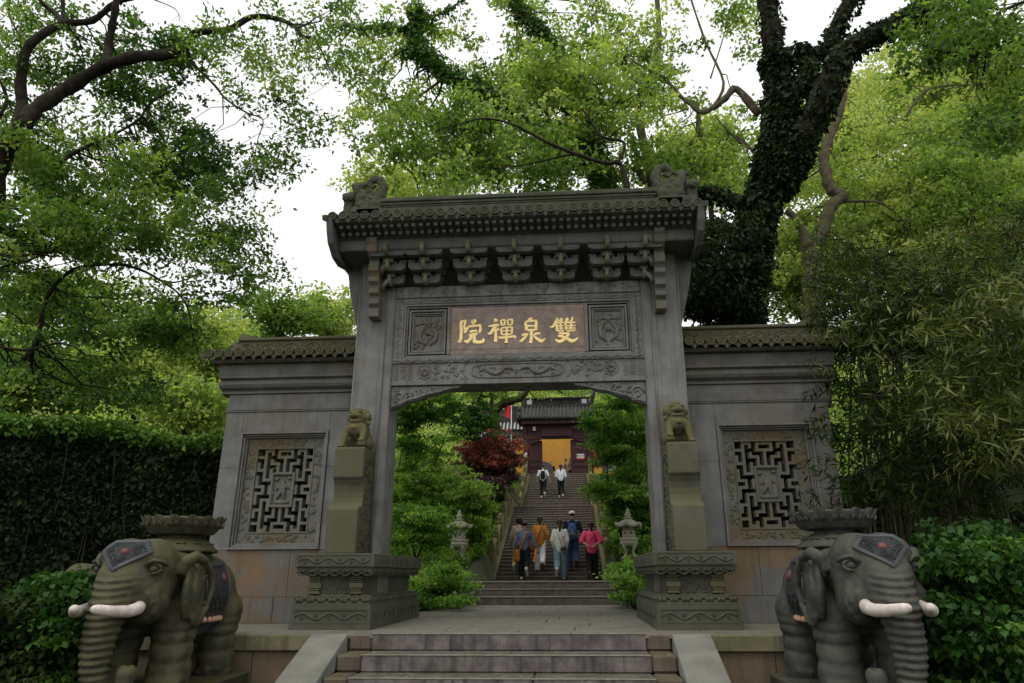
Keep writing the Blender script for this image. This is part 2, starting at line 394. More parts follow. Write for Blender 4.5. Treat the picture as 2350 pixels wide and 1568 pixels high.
M['barkmoss'] = stone('mossy_bark', (.018, .015, .010), (.045, .038, .026), moss=.8, mosscol=(.045, .07, .012), scale=7, bump=1.0, grain=45, rough=.95, spec=.1)
M['barkpale'] = stone('pale_bark', (.06, .045, .034), (.17, .14, .115), moss=.75, mosscol=(.055, .065, .012), scale=9, bump=1.0, grain=40, rough=.9, spec=.1)
M['leaf_c'] = leafmat('camphor_leaves', (.035, .09, .014), (.18, .29, .065), (.44, .52, .16), trans=.55)
M['leaf_l'] = leafmat('left_tree_leaves', (.02, .06, .012), (.11, .21, .04), (.31, .41, .10), trans=.52)
M['leaf_y'] = leafmat('yellow_green_leaves', (.08, .17, .028), (.26, .38, .09), (.52, .56, .20), trans=.5)
M['leaf_d'] = leafmat('dark_ivy_leaves', (.008, .016, .005), (.018, .034, .009), (.055, .075, .018), trans=.15, rough=.6, spec=.12)
M['leaf_b'] = leafmat('bush_leaves', (.015, .05, .008), (.04, .11, .015), (.11, .20, .03), trans=.3, spec=.2, rough=.55)
M['leaf_g'] = leafmat('undergrowth_leaves', (.035, .10, .012), (.11, .24, .032), (.28, .41, .09), trans=.46, spec=.2)
M['leaf_bam'] = leafmat('bamboo_leaves', (.010, .026, .005), (.034, .062, .009), (.16, .18, .05), trans=.25, spec=.2)
M['litter'] = leafmat('fallen_leaf', (.10, .06, .02), (.25, .17, .06), (.35, .32, .12), trans=.1)
M['leaf_r'] = leafmat('red_maple_leaves', (.045, .014, .014), (.13, .030, .026), (.30, .07, .05), trans=.35)
M['leaf_p'] = leafmat('purple_leaves', (.03, .012, .014), (.09, .04, .045), (.16, .08, .08), trans=.3)
# ================================================================ SETTING
# terrain: one sheet; low court in front, slope behind the gate
STAIR0, STAIR1, LZ = 12.0, 29.25, 0.426
N1, R1, T1 = 24, 0.112, 0.283      # first flight
N2, R2, T2 = 18, 0.1495, 0.3167     # second flight, behind a deep landing
Y_A = STAIR0 + N1 * T1; Z_A = LZ + N1 * R1; Y_B = Y_A + 4.75; Y_C = Y_B + N2 * T2; Z_C = Z_A + N2 * R2
def zstair(y):
    if y < 6.6: return 0
    if y < STAIR0: return LZ
    if y < Y_A: return LZ + (y - STAIR0) / T1 * R1
    if y < Y_B: return Z_A
    if y < Y_C: return Z_A + (y - Y_B) / T2 * R2
    return Z_C
def ter(x, y):
    ax = abs(x)
    if y < -1.0: return -0.965
    if y < 1.9: return -0.02 if ax < 4.3 else -0.965 + min(1, max(0, (y + 1) / 2.9)) * (0.8 + min(6, ax - 4.3) * .15)
    side = -0.05 + 0.12 * max(0, y - 2.5) + 0.02 * max(0, y - 9) ** 1.2 * 0.9
    if y >= 12: side = max(side, zstair(y) - .25)
    if y > 30: side = Z_C - .1 + max(0, y - 44) * .42
    side += min(6, max(0, ax - 3.0)) * .22 * min(1, max(0, y - 3) / 5)
    hw = 2.0 if y < 6.0 else 1.75
    if ax < hw and y < 29.6: return -0.03 if y < 6.3 else min(side, zstair(y) - .35)
    if y >= 29.6 and y < 42 and ax < 7: return Z_C - .02
    return side
xs = np.concatenate([np.linspace(-160, -12, 22), np.linspace(-11, 11, 68), np.linspace(12, 160, 22)])
ys = np.concatenate([np.linspace(-60, -8, 10), np.linspace(-7, 46, 130), np.linspace(48, 230, 30)])
V = np.array([(x, y, ter(x, y) + (0.05 * math.sin(x * 3.1 + y) * math.cos(y * 2.3) if abs(x) > 2.2 and y > 2 else 0)) for y in ys for x in xs])
nx = len(xs); F = np.array([(j * nx + i, j * nx + i + 1, (j + 1) * nx + i + 1, (j + 1) * nx + i) for j in range(len(ys) - 1) for i in range(nx - 1)])
structure('ground', mesh(V, F, 'ground', True), M['soil'])

# platform under the gate, with separate paving slabs
pf = MB(); pf.box(-6.2, -1.14, -.965, 6.2, 2.2, -.045); pf.box(-2.0, 2.2, -.965, 2.0, 6.1, -.045)
plat = structure('platform', pf.mesh(), M['retain'])
slabm = {}
rs = random.Random(3)
y = -1.2; row = 0
edge = []
while y < 6.05:
    d = .42 if row == 0 else rs.choice([.55, .62, .7]); d = min(d, 6.1 - y)
    hw = 5.9 if y < 2.1 else 1.95
    x = -hw; 
    while x < hw - .01:
        w = rs.uniform(.8, 1.5); w = min(w, hw - x)
        if hw - (x + w) < .35: w = hw - x
        b = MB(); z = rs.uniform(-.004, .003)
        b.box(x + .004, y + .004, -.045 + .001, x + w - .004, y + d - .004, z, .006)
        put('paving_slab', b.mesh(), M['paving'], plat); x += w
    y += d; row += 1
# retaining wall front: coping blocks and wall blocks either side of the steps
for sx in (-1, 1):
    x = 2.07
    for k, w in enumerate((1.25, 1.3, 1.3)):
        b = MB(); b.box(sx * (x + .003), -1.235, -.165, sx * (x + w - .003), -.9, -.008, .012)
        put('coping_block', b.mesh(), M['coping'], plat); x += w
    x = 2.07; 
    for k, w in enumerate((.62, 1.05, .95, 1.23)):
        for z0, z1 in ((-.56, -.17), (-.965, -.566)):
            b = MB(); b.box(sx * (x + .003), -1.19 + rs.uniform(-.004, .004), z0, sx * (x + w - .003), -1.0, z1, .006)
            put('wall_block', b.mesh(), M['retain'], plat)
        x += w

# front steps: six risers of separate blocks
fs = MB(); fs.box(-1.66, -3.0, -.97, 1.66, -1.3, -.95); fst = structure('front_steps', fs.mesh(), M['step2'])
T_, R_ = .366, .1607
for i in range(6):
    yf = -1.2 - i * T_; zt = -i * R_
    js = [-1.672, -1.43 + (i % 2) * .01, (1.424 if i < 1 else 1.424) + (i % 2) * .005, 1.672]
    if i == 2: js.insert(2, .3)
    if i == 4: js.insert(2, -.4)
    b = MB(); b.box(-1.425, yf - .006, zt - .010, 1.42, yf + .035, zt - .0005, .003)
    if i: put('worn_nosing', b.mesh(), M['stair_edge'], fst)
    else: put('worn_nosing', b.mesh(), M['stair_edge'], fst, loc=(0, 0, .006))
    for a in range(len(js) - 1):
        b = MB(); e = rs.uniform(-.004, .004)
        end = a in (0, len(js) - 2)
        b.box(js[a] + .003, yf + e, zt - R_ + .001, js[a + 1] - .003, yf + T_ * (1.1 if i else .35), zt - .002 + e * .3 - (.0 if i else .0), .012 if not end else .02)
        put('step_block', b.mesh(), M['step2'] if end else M['step'], fst)
for sx in (-1, 1):
    b = MB(); y0, y1 = -1.2, -1.2 - 6 * T_
    sl = R_ / T_
    b.prism([(y0 + .0, -.17), (y0 + .0, -.001), (y0 - .03, .0), (y1 - .3, -.965 - .04), (y1 - .3, -1.1), (y1, -1.1)], sx * 1.676, sx * 2.066, 'x')
    o = b.build('stair_kerb', M['stringer'], fst, bevel=.012)
    b2 = MB(); b2.prism([(y0 + .01, -.02), (y1 - .28, -1.0), (y1 - .28, -1.1), (y0 + .01, -1.1)], sx * 1.70, sx * 2.05, 'x'); b2.build('kerb_wall', M['retain'], fst)

# upper short steps + landing
us = MB(); us.box(-1.5, 6.4, -.3, 1.5, 12.0, LZ - .05); ust = structure('landing', us.mesh(), M['stair'])
for i in range(3):
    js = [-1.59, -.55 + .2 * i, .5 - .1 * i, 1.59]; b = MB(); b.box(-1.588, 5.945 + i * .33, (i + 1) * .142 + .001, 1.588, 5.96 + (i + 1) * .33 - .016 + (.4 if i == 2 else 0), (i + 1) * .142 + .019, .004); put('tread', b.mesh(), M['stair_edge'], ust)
    for a in range(3):
        b = MB(); b.box(js[a] + .002, 5.96 + i * .33, i * .142, js[a + 1] - .002, 5.96 + (i + 1) * .33 + (.4 if i == 2 else .05), (i + 1) * .142 + (0 if i < 2 else 0), .008)
        put('step_block', b.mesh(), M['stair'], ust)
for j in range(7):
    for k in range(3):
        b = MB(); b.box(-1.72 + k * 1.15 + .004, 7.03 + j * .71, LZ - .06, -1.72 + (k + 1) * 1.15 - .004, 7.03 + (j + 1) * .71 - .008, LZ + rs.uniform(-.003, .002))
        put('paving_slab', b.mesh(), M['stair'], ust)
for sx in (-1, 1):
    b = MB(); b.prism([(5.35, -.02), (5.35, .06), (6.6, .50), (6.9, .50), (6.9, -.02)], sx * 1.60, sx * 1.86, 'x'); b.build('stair_kerb', M['stringer'], ust, bevel=.01)

# long stairway
base = MB(); base.prism([(STAIR0 + .3, 0), (Y_A, Z_A - .3), (Y_B, Z_A - .3), (Y_C, Z_C - .3), (Y_C, 0)], -1.5, 1.5, 'x')
lst = structure('long_stairway', base.mesh(), M['stair'])
def flight(n, y0, z0, t, r):
    for i in range(n):
        js = [-1.545, -1.545 + rs.uniform(.7, 1.3), rs.uniform(.4, .9), 1.545]
        for a in range(3):
            b = MB(); b.box(js[a] + .002, y0 + i * t + rs.uniform(-.004, .004), z0 + i * r - .02, js[a + 1] - .002, y0 + (i + 1) * t + .04, z0 + (i + 1) * r - .021)
            put('step_block', b.mesh(), M['stair'], lst)
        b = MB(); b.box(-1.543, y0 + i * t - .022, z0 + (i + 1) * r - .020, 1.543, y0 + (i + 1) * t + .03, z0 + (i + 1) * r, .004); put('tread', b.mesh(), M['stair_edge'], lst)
flight(N1, STAIR0, LZ, T1, R1); flight(N2, Y_B, Z_A, T2, R2)
b = MB(); b.box(-1.56, Y_A, Z_A - .3, 1.56, Y_B + .02, Z_A - .001); b.build('middle_landing', M['stair'], lst)
b = MB(); b.box(-6, Y_C, Z_C - .3, 6, Y_C + 14, Z_C - .0); b.build('upper_terrace', M['stair'], lst)

# ================================================================ GATE
gate = thing('stone_gate', 'tall grey carved stone gateway with gold lettered plaque under a mossy tiled roof', 'gateway')
for sx in (-1, 1):
    b = MB(); b.box(sx * 1.85, .0, 0, sx * 2.245, .52, 4.9, .02); b.box(sx * 1.722, .012, 0, sx * 1.848, .5, 4.50, .018)
    pl_ = b.build('pillar', M['gate'], gate, auto=True)
    b = MB()
    for xx in (1.852, 2.232): b.tube([(sx * xx, .004, .83), (sx * xx, .004, 4.89)], .017, 8)
    b.build('edge_bead', M['gate'], pl_, smooth=True, kind='stuff')
    b = MB(); b.box(sx * 1.726, .009, 1.0, sx * 1.738, .013, 4.45); b.box(sx * 1.832, .009, 1.0, sx * 1.842, .013, 4.45); b.build('edge_fillet', M['wing'], pl_, kind='stuff')
    b = MB(); b.prism([(sx * 2.25, 4.84), (sx * 2.50, 4.84), (sx * 2.42, 4.4), (sx * 2.25, 3.75)], .14, .42, 'y'); b.build('side_bracket', M['eave'], gate)
G = M['gate']
# lintel and frieze
b = MB(); b.box(-1.722, .03, 3.022, 1.722, .47, 3.085, .006); b.build('lintel_moulding', G, gate)
b = MB(); b.box(-1.722, .055, 3.086, 1.722, .45, 3.335); b.build('carved_frieze', G, gate)
# body of the panel, built round the recesses
b = MB()
b.box(-1.722, .03, 3.336, 1.722, .45, 3.40, .004)
b.box(-1.722, .045, 4.222, 1.722, .45, 4.30); b.box(-1.722, .045, 3.402, -1.60, .45, 4.22); b.box(1.60, .045, 3.402, 1.722, .45, 4.22)
b.box(-1.722, .02, 4.302, 1.722, .47, 4.470, .006)
b.build('panel_frame', G, gate)
b = MB(); b.box(-1.60, .14, 3.41, 1.60, .42, 4.22); b.build('panel_back', G, gate)
b = MB(); b.frame(-1.598, 3.404, 1.598, 4.218, .03, .055, .14); b.frame(-1.566, 3.436, 1.566, 4.186, .025, .085, .14)
for x in (-.958, .958): b.box(x - .022, .07, 3.462, x + .022, .14, 4.16)
b.build('panel_moulding', G, gate, bevel=.004)
for sx in (-1, 1):
    b = MB(); c = sx * 1.262
    b.frame(c - .262, 3.475, c + .262, 4.135, .028, .075, .139); b.frame(c - .225, 3.515, c + .225, 4.10, .022, .10, .139); b.frame(c - .20, 3.54, c + .20, 4.075, .014, .118, .139)
    b.build('square_frame', G, gate, bevel=.003)

def relief(name, x0, z0, x1, z1, y, mat, parent, seed=0, r=.0085, kind='vine', axis='x', dens=1.0):
    """scrolling relief raised on the plane y: vines, spirals, keys. Returns the part"""
    rr = random.Random(seed); b = MB(); w = x1 - x0; h = z1 - z0; cx = (x0 + x1) / 2; cz = (z0 + z1) / 2
    def P(x, z): return (x, y, z)
    def spiral(px, pz, R, turns, s, a0, rad):
        n = int(7 * turns); pts = []
        for i in range(n + 1):
            t = i / n; a = a0 + s * t * turns * 2 * PI; q = R * (1 - .85 * t); pts.append(P(px + q * math.cos(a), pz + q * math.sin(a)))
        b.tube(pts, [rad * (1 - .3 * i / n) for i in range(n + 1)], 5, flat=1)
    if kind == 'vine':
        horiz = w >= h; Lg = w if horiz else h; A = (h if horiz else w) * .30; n = max(2, round(Lg / ((h if horiz else w) * 1.5) * dens))
        pts = []; m = n * 8
        for i in range(m + 1):
            t = i / m; a = t * n * PI; s = math.sin(a) * A
            pts.append(P(x0 + t * w, cz + s) if horiz else P(cx + s, z0 + t * h))
        b.tube(pts, r, 5)
        for i in range(n):
            t = (i + .5) / n; sg = -1 if math.sin(t * n * PI) > 0 else 1; sg = -sg
            px, pz = (x0 + t * w, cz - sg * A * .35) if horiz else (cx - sg * A * .35, z0 + t * h)
            spiral(px, pz, A * .95, 1.3, sg, (PI / 2 if horiz else 0) * sg, r * .8)
    elif kind == 'scatter':
        n = int(w * h * 330 * dens)
        for i in range(n):
            px, pz = rr.uniform(x0, x1), rr.uniform(z0, z1); R = rr.uniform(.014, .034)
            spiral(px, pz, min(R, px - x0 + .004, x1 - px + .004, pz - z0 + .004, z1 - pz + .004) + .003, rr.uniform(.7, 1.4), rr.choice((-1, 1)), rr.uniform(0, 6.3), r)
    elif kind == 'key':
        c = min(w, h); n = max(1, round(max(w, h) / c))
        for i in range(n):
            a, d = (x0 + i * w / n, z0) if w > h else (x0, z0 + i * h / n); q = c * .86
            path = [(0, 0), (1, 0), (1, 1), (.3, 1), (.3, .35), (.68, .35), (.68, .68)]
            for k in range(len(path) - 1): 
                p, e = path[k], path[k + 1]; b.bar(P(a + p[0] * q, d + p[1] * q), P(a + e[0] * q, d + e[1] * q), r * 1.3, r * 1.6, up=(0, 1, 0))
    return b.build(name, mat, parent, smooth=kind != 'key', kind='stuff')
CV = M['gate']
relief('vine_carving', -1.70, 3.345, 1.70, 3.395, .027, CV, gate, 1, .011)
relief('vine_carving', -1.70, 4.232, 1.70, 4.292, .045, CV, gate, 2, .0135)
relief('vine_carving', -1.70, 3.42, -1.615, 4.20, .045, CV, gate, 3, .0135)
relief('vine_carving', 1.615, 3.42, 1.70, 4.20, .045, CV, gate, 4, .0135)
for k in range(11):
    x = -1.6 + k * .32; relief('cloud_carving', x - .12, 4.33, x + .12, 4.44, .02, CV, gate, 20 + k, .0145, 'scatter', dens=1.3)
for sx in (-1, 1):
    c = sx * 1.262; relief('beast_carving', c - .17, 3.57, c + .17, 4.045, .138, CV, gate, 30 + sx, .018, 'scatter', dens=.8)
    b = MB()
    for s2 in (-1, 1):   # two facing fish-like beasts under a bat
        b.tube([(c + s2 * .03, .132, 3.62), (c + s2 * .11, .128, 3.70), (c + s2 * .12, .125, 3.80), (c + s2 * .06, .125, 3.88)], [.012, .028, .03, .018], 6)
        b.tube([(c, .13, 3.93), (c + s2 * .06, .127, 3.97), (c + s2 * .14, .13, 3.93)], [.02, .022, .01], 6)
    b.lathe([(.0, 0), (.03, .006), (.035, .015), (.02, .03), (0, .034)], 10, (c, .127, 3.77)); b.build('paired_beasts', CV, gate, smooth=True)
    # frieze pieces
    for j, (a, e, kd) in enumerate(((1.63, 1.70, 'key'), (1.43, 1.50, 'key'))):
        relief('key_carving', min(sx * a, sx * e), 3.105, max(sx * a, sx * e), 3.32, .055, CV, gate, 40 + j, .007, 'key')
    b = MB(); c2 = sx * 1.565
    for z in (3.13, 3.17, 3.21, 3.25, 3.29): b.bar((c2 - .045, .052, z), (c2 + .045, .052, z), .008, .01)
    b.tube([(c2 + .04 * math.cos(t), .05, 3.2 + .055 * math.sin(t)) for t in np.linspace(0, 2 * PI, 15)], .006, 5)
    b.bar((c2, .05, 3.11), (c2, .05, 3.32), .01, .009, up=(0, 1, 0)); b.build('longevity_emblem', CV, gate)
    b = MB(); c2 = sx * 1.27
    b.tube([(c2 + (.095 + .012 * math.cos(8 * t)) * math.cos(t), .052, 3.212 + (.098 + .012 * math.cos(8 * t)) * math.sin(t)) for t in np.linspace(0, 2 * PI, 41)], .008, 5)
    for q in range(8): 
        t = q * PI / 4; b.tube([(c2 + .02 * math.cos(t), .05, 3.212 + .02 * math.sin(t)), (c2 + .065 * math.cos(t), .05, 3.212 + .065 * math.sin(t))], [.012, .016], 6)
    b.build('flower_rosette', CV, gate, smooth=True)
    relief('cloud_carving', min(sx * 1.14, sx * .72), 3.11, max(sx * 1.14, sx * .72), 3.31, .055, CV, gate, 50 + sx, .016, 'scatter', dens=.9)
    b = MB()
    for dx in (0, .035, .07): b.tube([(sx * (.70 - dx * .4), .054, 3.10), (sx * (.80 + dx * .4 - .05), .054, 3.212), (sx * (.70 - dx * .4), .054, 3.325)], .005, 4)
    b.build('chevron_carving', CV, gate)
# dragon cartouche in the middle of the frieze
b = MB(); pts = []
for t in np.linspace(0, 2 * PI, 49):
    cx_, cz_ = math.cos(t), math.sin(t); x = .55 * np.sign(cx_) * abs(cx_) ** .35 + .07 * cx_; z = 3.212 + .098 * np.sign(cz_) * abs(cz_) ** .5
    pts.append((x, .052, z))
b.tube(pts, .013, 5)
b.build('cartouche_rim', CV, gate, smooth=True)
b = MB()
for sx in (-1, 1):
    dr = [(sx * .52, .05, 3.20), (sx * .44, .05, 3.245), (sx * .37, .05, 3.19), (sx * .29, .048, 3.16), (sx * .21, .046, 3.20), (sx * .16, .044, 3.255), (sx * .09, .042, 3.25), (sx * .05, .045, 3.215)]
    b.tube(dr, [.008, .018, .021, .025, .027, .022, .026, .012], 6)
    for q in ((.44, 3.20, .03), (.33, 3.24, .035), (.25, 3.15, .03), (.13, 3.17, .03), (.49, 3.15, .02), (.52, 3.26, .02)):
        b.tube([(sx * (q[0] + q[2] * math.cos(t)), .052, q[1] + q[2] * .6 * math.sin(t)) for t in np.linspace(0, 4.5, 9)], [.007, .009, .01, .01, .009, .008, .007, .006, .004], 5)
b.tube([(0 + .02 * math.cos(t), .05, 3.20 + .02 * math.sin(t)) for t in np.linspace(0, 2 * PI, 11)], .008, 5)
b.build('twin_dragons', CV, gate, smooth=True)

# inscribed plaque with gold characters (strokes as tapered, raised brush shapes)
plq = MB(); plq.box(-.934, .09, 3.464, .934, .139, 4.158); pl = plq.build('name_plaque', M['plaque'], gate)
# strokes in the zoomed plaque's own units (2350 wide crop); each: list of (x, y, halfwidth)
CH = {
 'courtyard_character': [
  [(185,330,12),(205,335,22),(213,480,20),(212,600,24),(195,660,18),(155,655,9)], [(190,330,14),(240,328,16),(300,318,20)],[(285,325,18),(262,400,13),(250,425,12)],[(250,428,12),(285,440,16),(278,470,22),(255,455,10)],
  [(385,312,14),(420,340,36),(440,315,26),(470,322,12)],[(420,340,32),(412,400,14)],
  [(320,415,16),(430,405,17),(550,388,16)],[(325,415,16),(300,480,16),(262,515,22)],[(535,395,16),(535,470,20),(525,510,14),(500,480,12)],
  [(355,500,22),(420,487,20),(480,482,20)],[(340,560,20),(420,540,20),(490,528,18)],[(395,550,22),(370,610,22),(320,665,26),(265,640,12)],
  [(438,548,20),(435,620,22),(445,660,30),(520,668,26),(585,655,24),(590,615,16),(570,610,6)]],
 'zen_character': [
  [(765,280,8),(790,305,30),(820,325,14)],[(755,325,12),(810,325,16)],[(665,405,10),(760,398,24),(850,385,18)],[(790,400,26),(745,470,22),(700,530,24),(655,520,8)],[(790,440,20),(795,560,20),(795,640,26),(780,660,26)],[(820,440,16),(850,480,12)],
  [(875,305,10),(885,350,13),(890,395,11)],[(880,310,12),(955,302,12)],[(945,305,12),(940,350,12),(940,388,12)],[(890,388,12),(945,382,12)],
  [(990,297,12),(995,345,12),(1000,388,12)],[(990,297,12),(1085,295,12)],[(1075,300,12),(1065,345,12),(1062,385,12)],[(1000,382,12),(1065,378,12)],
  [(882,430,11),(890,490,14),(895,548,12)],[(882,432,12),(980,425,12),(1080,420,12)],[(1070,425,12),(1062,490,13),(1058,540,12)],[(895,480,9),(1060,475,9)],[(895,545,12),(1060,535,12)],[(978,425,14),(975,560,16),(970,640,18),(970,680,26)],
  [(835,580,10),(880,595,20),(1000,582,16),(1110,570,18),(1125,600,16)]],
 'spring_character': [
  [(1350,265,10),(1365,290,26),(1345,330,22)],[(1380,272,18),(1410,290,8)],[(1280,335,12),(1300,400,22),(1310,480,18)],[(1285,335,16),(1380,322,16),(1485,315,16)],[(1472,320,18),(1465,400,22),(1462,480,18)],[(1300,400,16),(1465,400,14)],[(1310,470,18),(1390,468,18),(1465,465,20)],
  [(1385,480,22),(1385,580,20),(1380,640,22),(1370,680,24)],[(1222,550,16),(1270,545,20),(1335,528,12)],[(1320,535,16),(1280,590,16),(1215,650,24),(1195,630,8)],[(1415,550,8),(1470,525,20),(1535,520,18)],[(1420,555,10),(1480,610,22),(1550,650,30),(1590,625,14),(1612,600,4)]],
 'double_character': [
  [(1810,268,12),(1820,300,24),(1775,370,20),(1735,420,16),(1690,410,6)],[(1870,270,10),(1895,300,22),(1850,335,18)],[(1805,350,12),(1808,420,16),(1808,490,14)],[(1815,355,14),(1890,345,14),(1935,345,12)],[(1820,400,10),(1930,395,9)],[(1820,440,10),(1930,436,9)],[(1815,485,14),(1930,478,12)],[(1875,350,13),(1878,480,13)],
  [(1965,268,12),(1985,290,24),(1955,370,20),(1950,400,12)],[(2050,268,16),(2090,268,12)],[(2075,275,16),(2040,330,18)],[(1960,350,14),(1960,480,14)],[(1960,350,14),(2040,340,14),(2120,345,14)],[(2045,345,14),(2042,475,14)],[(1965,398,10),(2125,394,12)],[(1965,436,10),(2125,434,11)],[(1965,480,13),(2120,472,14)],
  [(1830,520,8),(1900,525,20),(1990,520,16),(2020,520,12)],[(2010,525,20),(1960,590,24),(1900,640,24),(1840,655,26),(1775,615,6)],[(1825,560,18),(1900,575,22),(1980,610,24),(2050,650,30),(2110,625,20),(2160,580,4)]]}
def pq(x, y):   # crop units -> plaque plane, perspective-corrected by fitting its corners
    x0, x1 = (30, 2272) ; tl, tr = (38, 130), (2258, 66); bl, br = (30, 862), (2275, 805)
    t = (x - 34) / (2266 - 34); top = tl[1] + t * (tr[1] - tl[1]); bot = bl[1] + t * (br[1] - bl[1])
    s = (y - top) / (bot - top); return -.934 + t * 1.868, 4.135 - s * (4.135 - 3.464)
for nm, strokes in CH.items():
    b = MB()
    for si, st in enumerate(strokes):
        pts = [pq(x, y) for x, y, w in st]; rw = [(w * 1.22 + 3) * 1.868 / 2240 for x, y, w in st]
        # resample
        P2 = []; R2_ = []
        for i in range(len(pts) - 1):
            for k in range(4):
                t = k / 4; P2.append((pts[i][0] * (1 - t) + pts[i + 1][0] * t, pts[i][1] * (1 - t) + pts[i + 1][1] * t)); R2_.append(rw[i] * (1 - t) + rw[i + 1] * t)
        P2.append(pts[-1]); R2_.append(rw[-1])
        b.tube([(p[0], .088 - .0006 * (si % 5), p[1]) for p in P2], R2_, 10, flat=.32, fdir=(0, 1, 0))
    b.build(nm, M['gold'], pl, smooth=True)
def glyphs(name, text, x, z, y, size, mat, parent, vertical=True, depth=.002, gap=1.0, offset=0.0, rot=(PI / 2, 0, 0), step=None):
    cu = bpy.data.curves.new(name, 'FONT'); cu.body = '\n'.join(text) if vertical else text; cu.size = size; cu.extrude = depth; cu.offset = offset
    cu.align_x = 'CENTER'; cu.align_y = 'CENTER'; cu.space_line = gap
    o = bpy.data.objects.new(name, cu); COL.objects.link(o); o.location = (x, y, z); o.rotation_euler = rot
    bpy.context.view_layer.update()
    me = bpy.data.meshes.new_from_object(o); me.transform(o.matrix_world); bpy.data.objects.remove(o)
    return put(name, me, mat, parent)
glyphs('small_inscription', '住持廣印建立', -.90, 3.76, .088, .052, M['goldsm'], pl, gap=1.15)
glyphs('small_inscription', '歲國丁丑年秋月', .885, 3.90, .088, .046, M['goldsm'], pl, gap=1.1)
glyphs('small_inscription', '沛孟白', .915, 3.62, .088, .046, M['goldsm'], pl, gap=1.2)
b = MB(); b.box(-.934, .087, 3.535, .934, .0895, 3.537); b.build('crack', M['hole'], pl)

# carved corner brackets under the lintel
for sx in (-1, 1):
    prof = [(sx * 1.722, 3.02), (sx * .74, 3.02), (sx * .80, 2.985), (sx * .98, 2.95), (sx * 1.10, 2.90), (sx * 1.22, 2.885), (sx * 1.34, 2.83), (sx * 1.48, 2.80), (sx * 1.58, 2.74), (sx * 1.722, 2.70)]
    b = MB(); b.prism(prof, .07, .19, 'y'); q = b.build('corner_bracket', M['gate'], gate, bevel=.01)
    b = MB()
    def spr(px, pz, R, tn, s, a0, rad):
        n = int(9 * tn); b.tube([(px + R * (1 - .8 * i / n) * math.cos(a0 + s * i / n * tn * 2 * PI), .062, pz + R * (1 - .8 * i / n) * math.sin(a0 + s * i / n * tn * 2 * PI)) for i in range(n + 1)], [rad * (1 - .4 * i / n) for i in range(n + 1)], 6)
    for px, pz, R, tn, a0 in ((1.60, 2.87, .095, 1.5, 0), (1.50, 2.91, .05, 1.2, 1), (1.42, 2.88, .05, 1.3, 2), (1.30, 2.945, .055, 1.4, 0), (1.12, 2.96, .045, 1.3, 3), (1.20, 2.93, .03, 1, 2), (.98, 2.985, .025, 1.0, 0), (1.65, 2.97, .035, 1.2, 2), (1.55, 2.80, .04, 1, 4), (1.38, 2.97, .03, 1, 1)):
        spr(sx * px, pz, R, tn, sx, a0, .017)
    b.tube([(sx * 1.70, .062, 2.73), (sx * 1.60, .06, 2.77), (sx * 1.47, .06, 2.83), (sx * 1.35, .06, 2.86), (sx * 1.22, .06, 2.905), (sx * 1.05, .06, 2.935), (sx * .85, .062, 2.99)], [.015, .02, .016, .02, .016, .013, .006], 6)
    b.build('scroll_carving', M['gate'], q, smooth=True)

# dougong bracket sets
def arm(b, x, y, z, w, h, t, r=.05):
    """boat-shaped bracket arm, rounded lower corners, dark eye holes"""
    pr = [(x - w, z + h), (x + w, z + h), (x + w, z + h * .45)] + [(x + w - r + r * math.cos(a), z + r * .9 - r * .9 * math.sin(a)) for a in np.linspace(.3, PI / 2, 4)] + [(x - w + r - r * math.sin(a), z + r * .9 - r * .9 * math.cos(a)) for a in np.linspace(0, PI / 2 - .3, 4)] + [(x - w, z + h * .45)]
    b.prism(pr, y, y + t, 'y')
def dougong(x, half=0):
    b = MB()
    for k, (yy, zz, w) in enumerate(((-.12, 4.465, .19), (-.27, 4.605, .235), (-.41, 4.765, .262))):
        arm(b, x, yy, zz, w, .105, .10, .07)
        b.box(x - w * .45, yy + .004, zz + .105, x + w * .45, yy + .086, zz + .15)
        for s in (-1, 1): b.prism([(x + s * w * .6, zz + .106), (x + s * w * .95, zz + .106), (x + s * w * 1.05, zz + .13), (x + s * w * 1.05, zz + .155), (x + s * w * .6, zz + .155)], yy + .006, yy + .084, 'y')
    b.box(x - .07, -.33, 4.70, x + .07, .25, 4.78); b.box(x - .06, -.18, 4.55, x + .06, .25, 4.62); b.box(x - .055, -.05, 4.47, x + .055, .3, 4.475 + .3)
    o = b.build('bracket_set', M['eave'], gate, bevel=.006)
    bn = MB()
    for k, (yy, zz) in enumerate(((-.17, 4.50), (-.33, 4.665), (-.48, 4.835))):
        bn.tube([(x, yy + .10, zz - .03), (x, yy + .02, zz - .045), (x, yy - .035, zz + .0), (x, yy - .03, zz + .05), (x, yy + .02, zz + .07)], [.032, .036, .032, .030, .022], 8)
    bn.build('beak_nose', M['coping'], o, smooth=True)
for x in (-1.263, -.632, 0, .632, 1.263): dougong(x)
for x in (-1.80, 1.80): dougong(x * .985)
for x in (-1.25, -.625, 0, .625, 1.25, -1.72, 1.72):     # stepped arms behind, meeting their neighbours at the top
    b = MB()
    for k, (yy, zz, w) in enumerate(((.10, 4.475, .165), (.06, 4.56, .20), (.02, 4.645, .24), (-.02, 4.73, .28), (-.06, 4.80, .305))):
        if abs(x) > 1.5: w *= .6
        arm(b, x, yy, zz, w, .082 if k < 4 else .038, .12, .035)
    b.build('rear_bracket_arm', M['eave'], gate, bevel=.005)

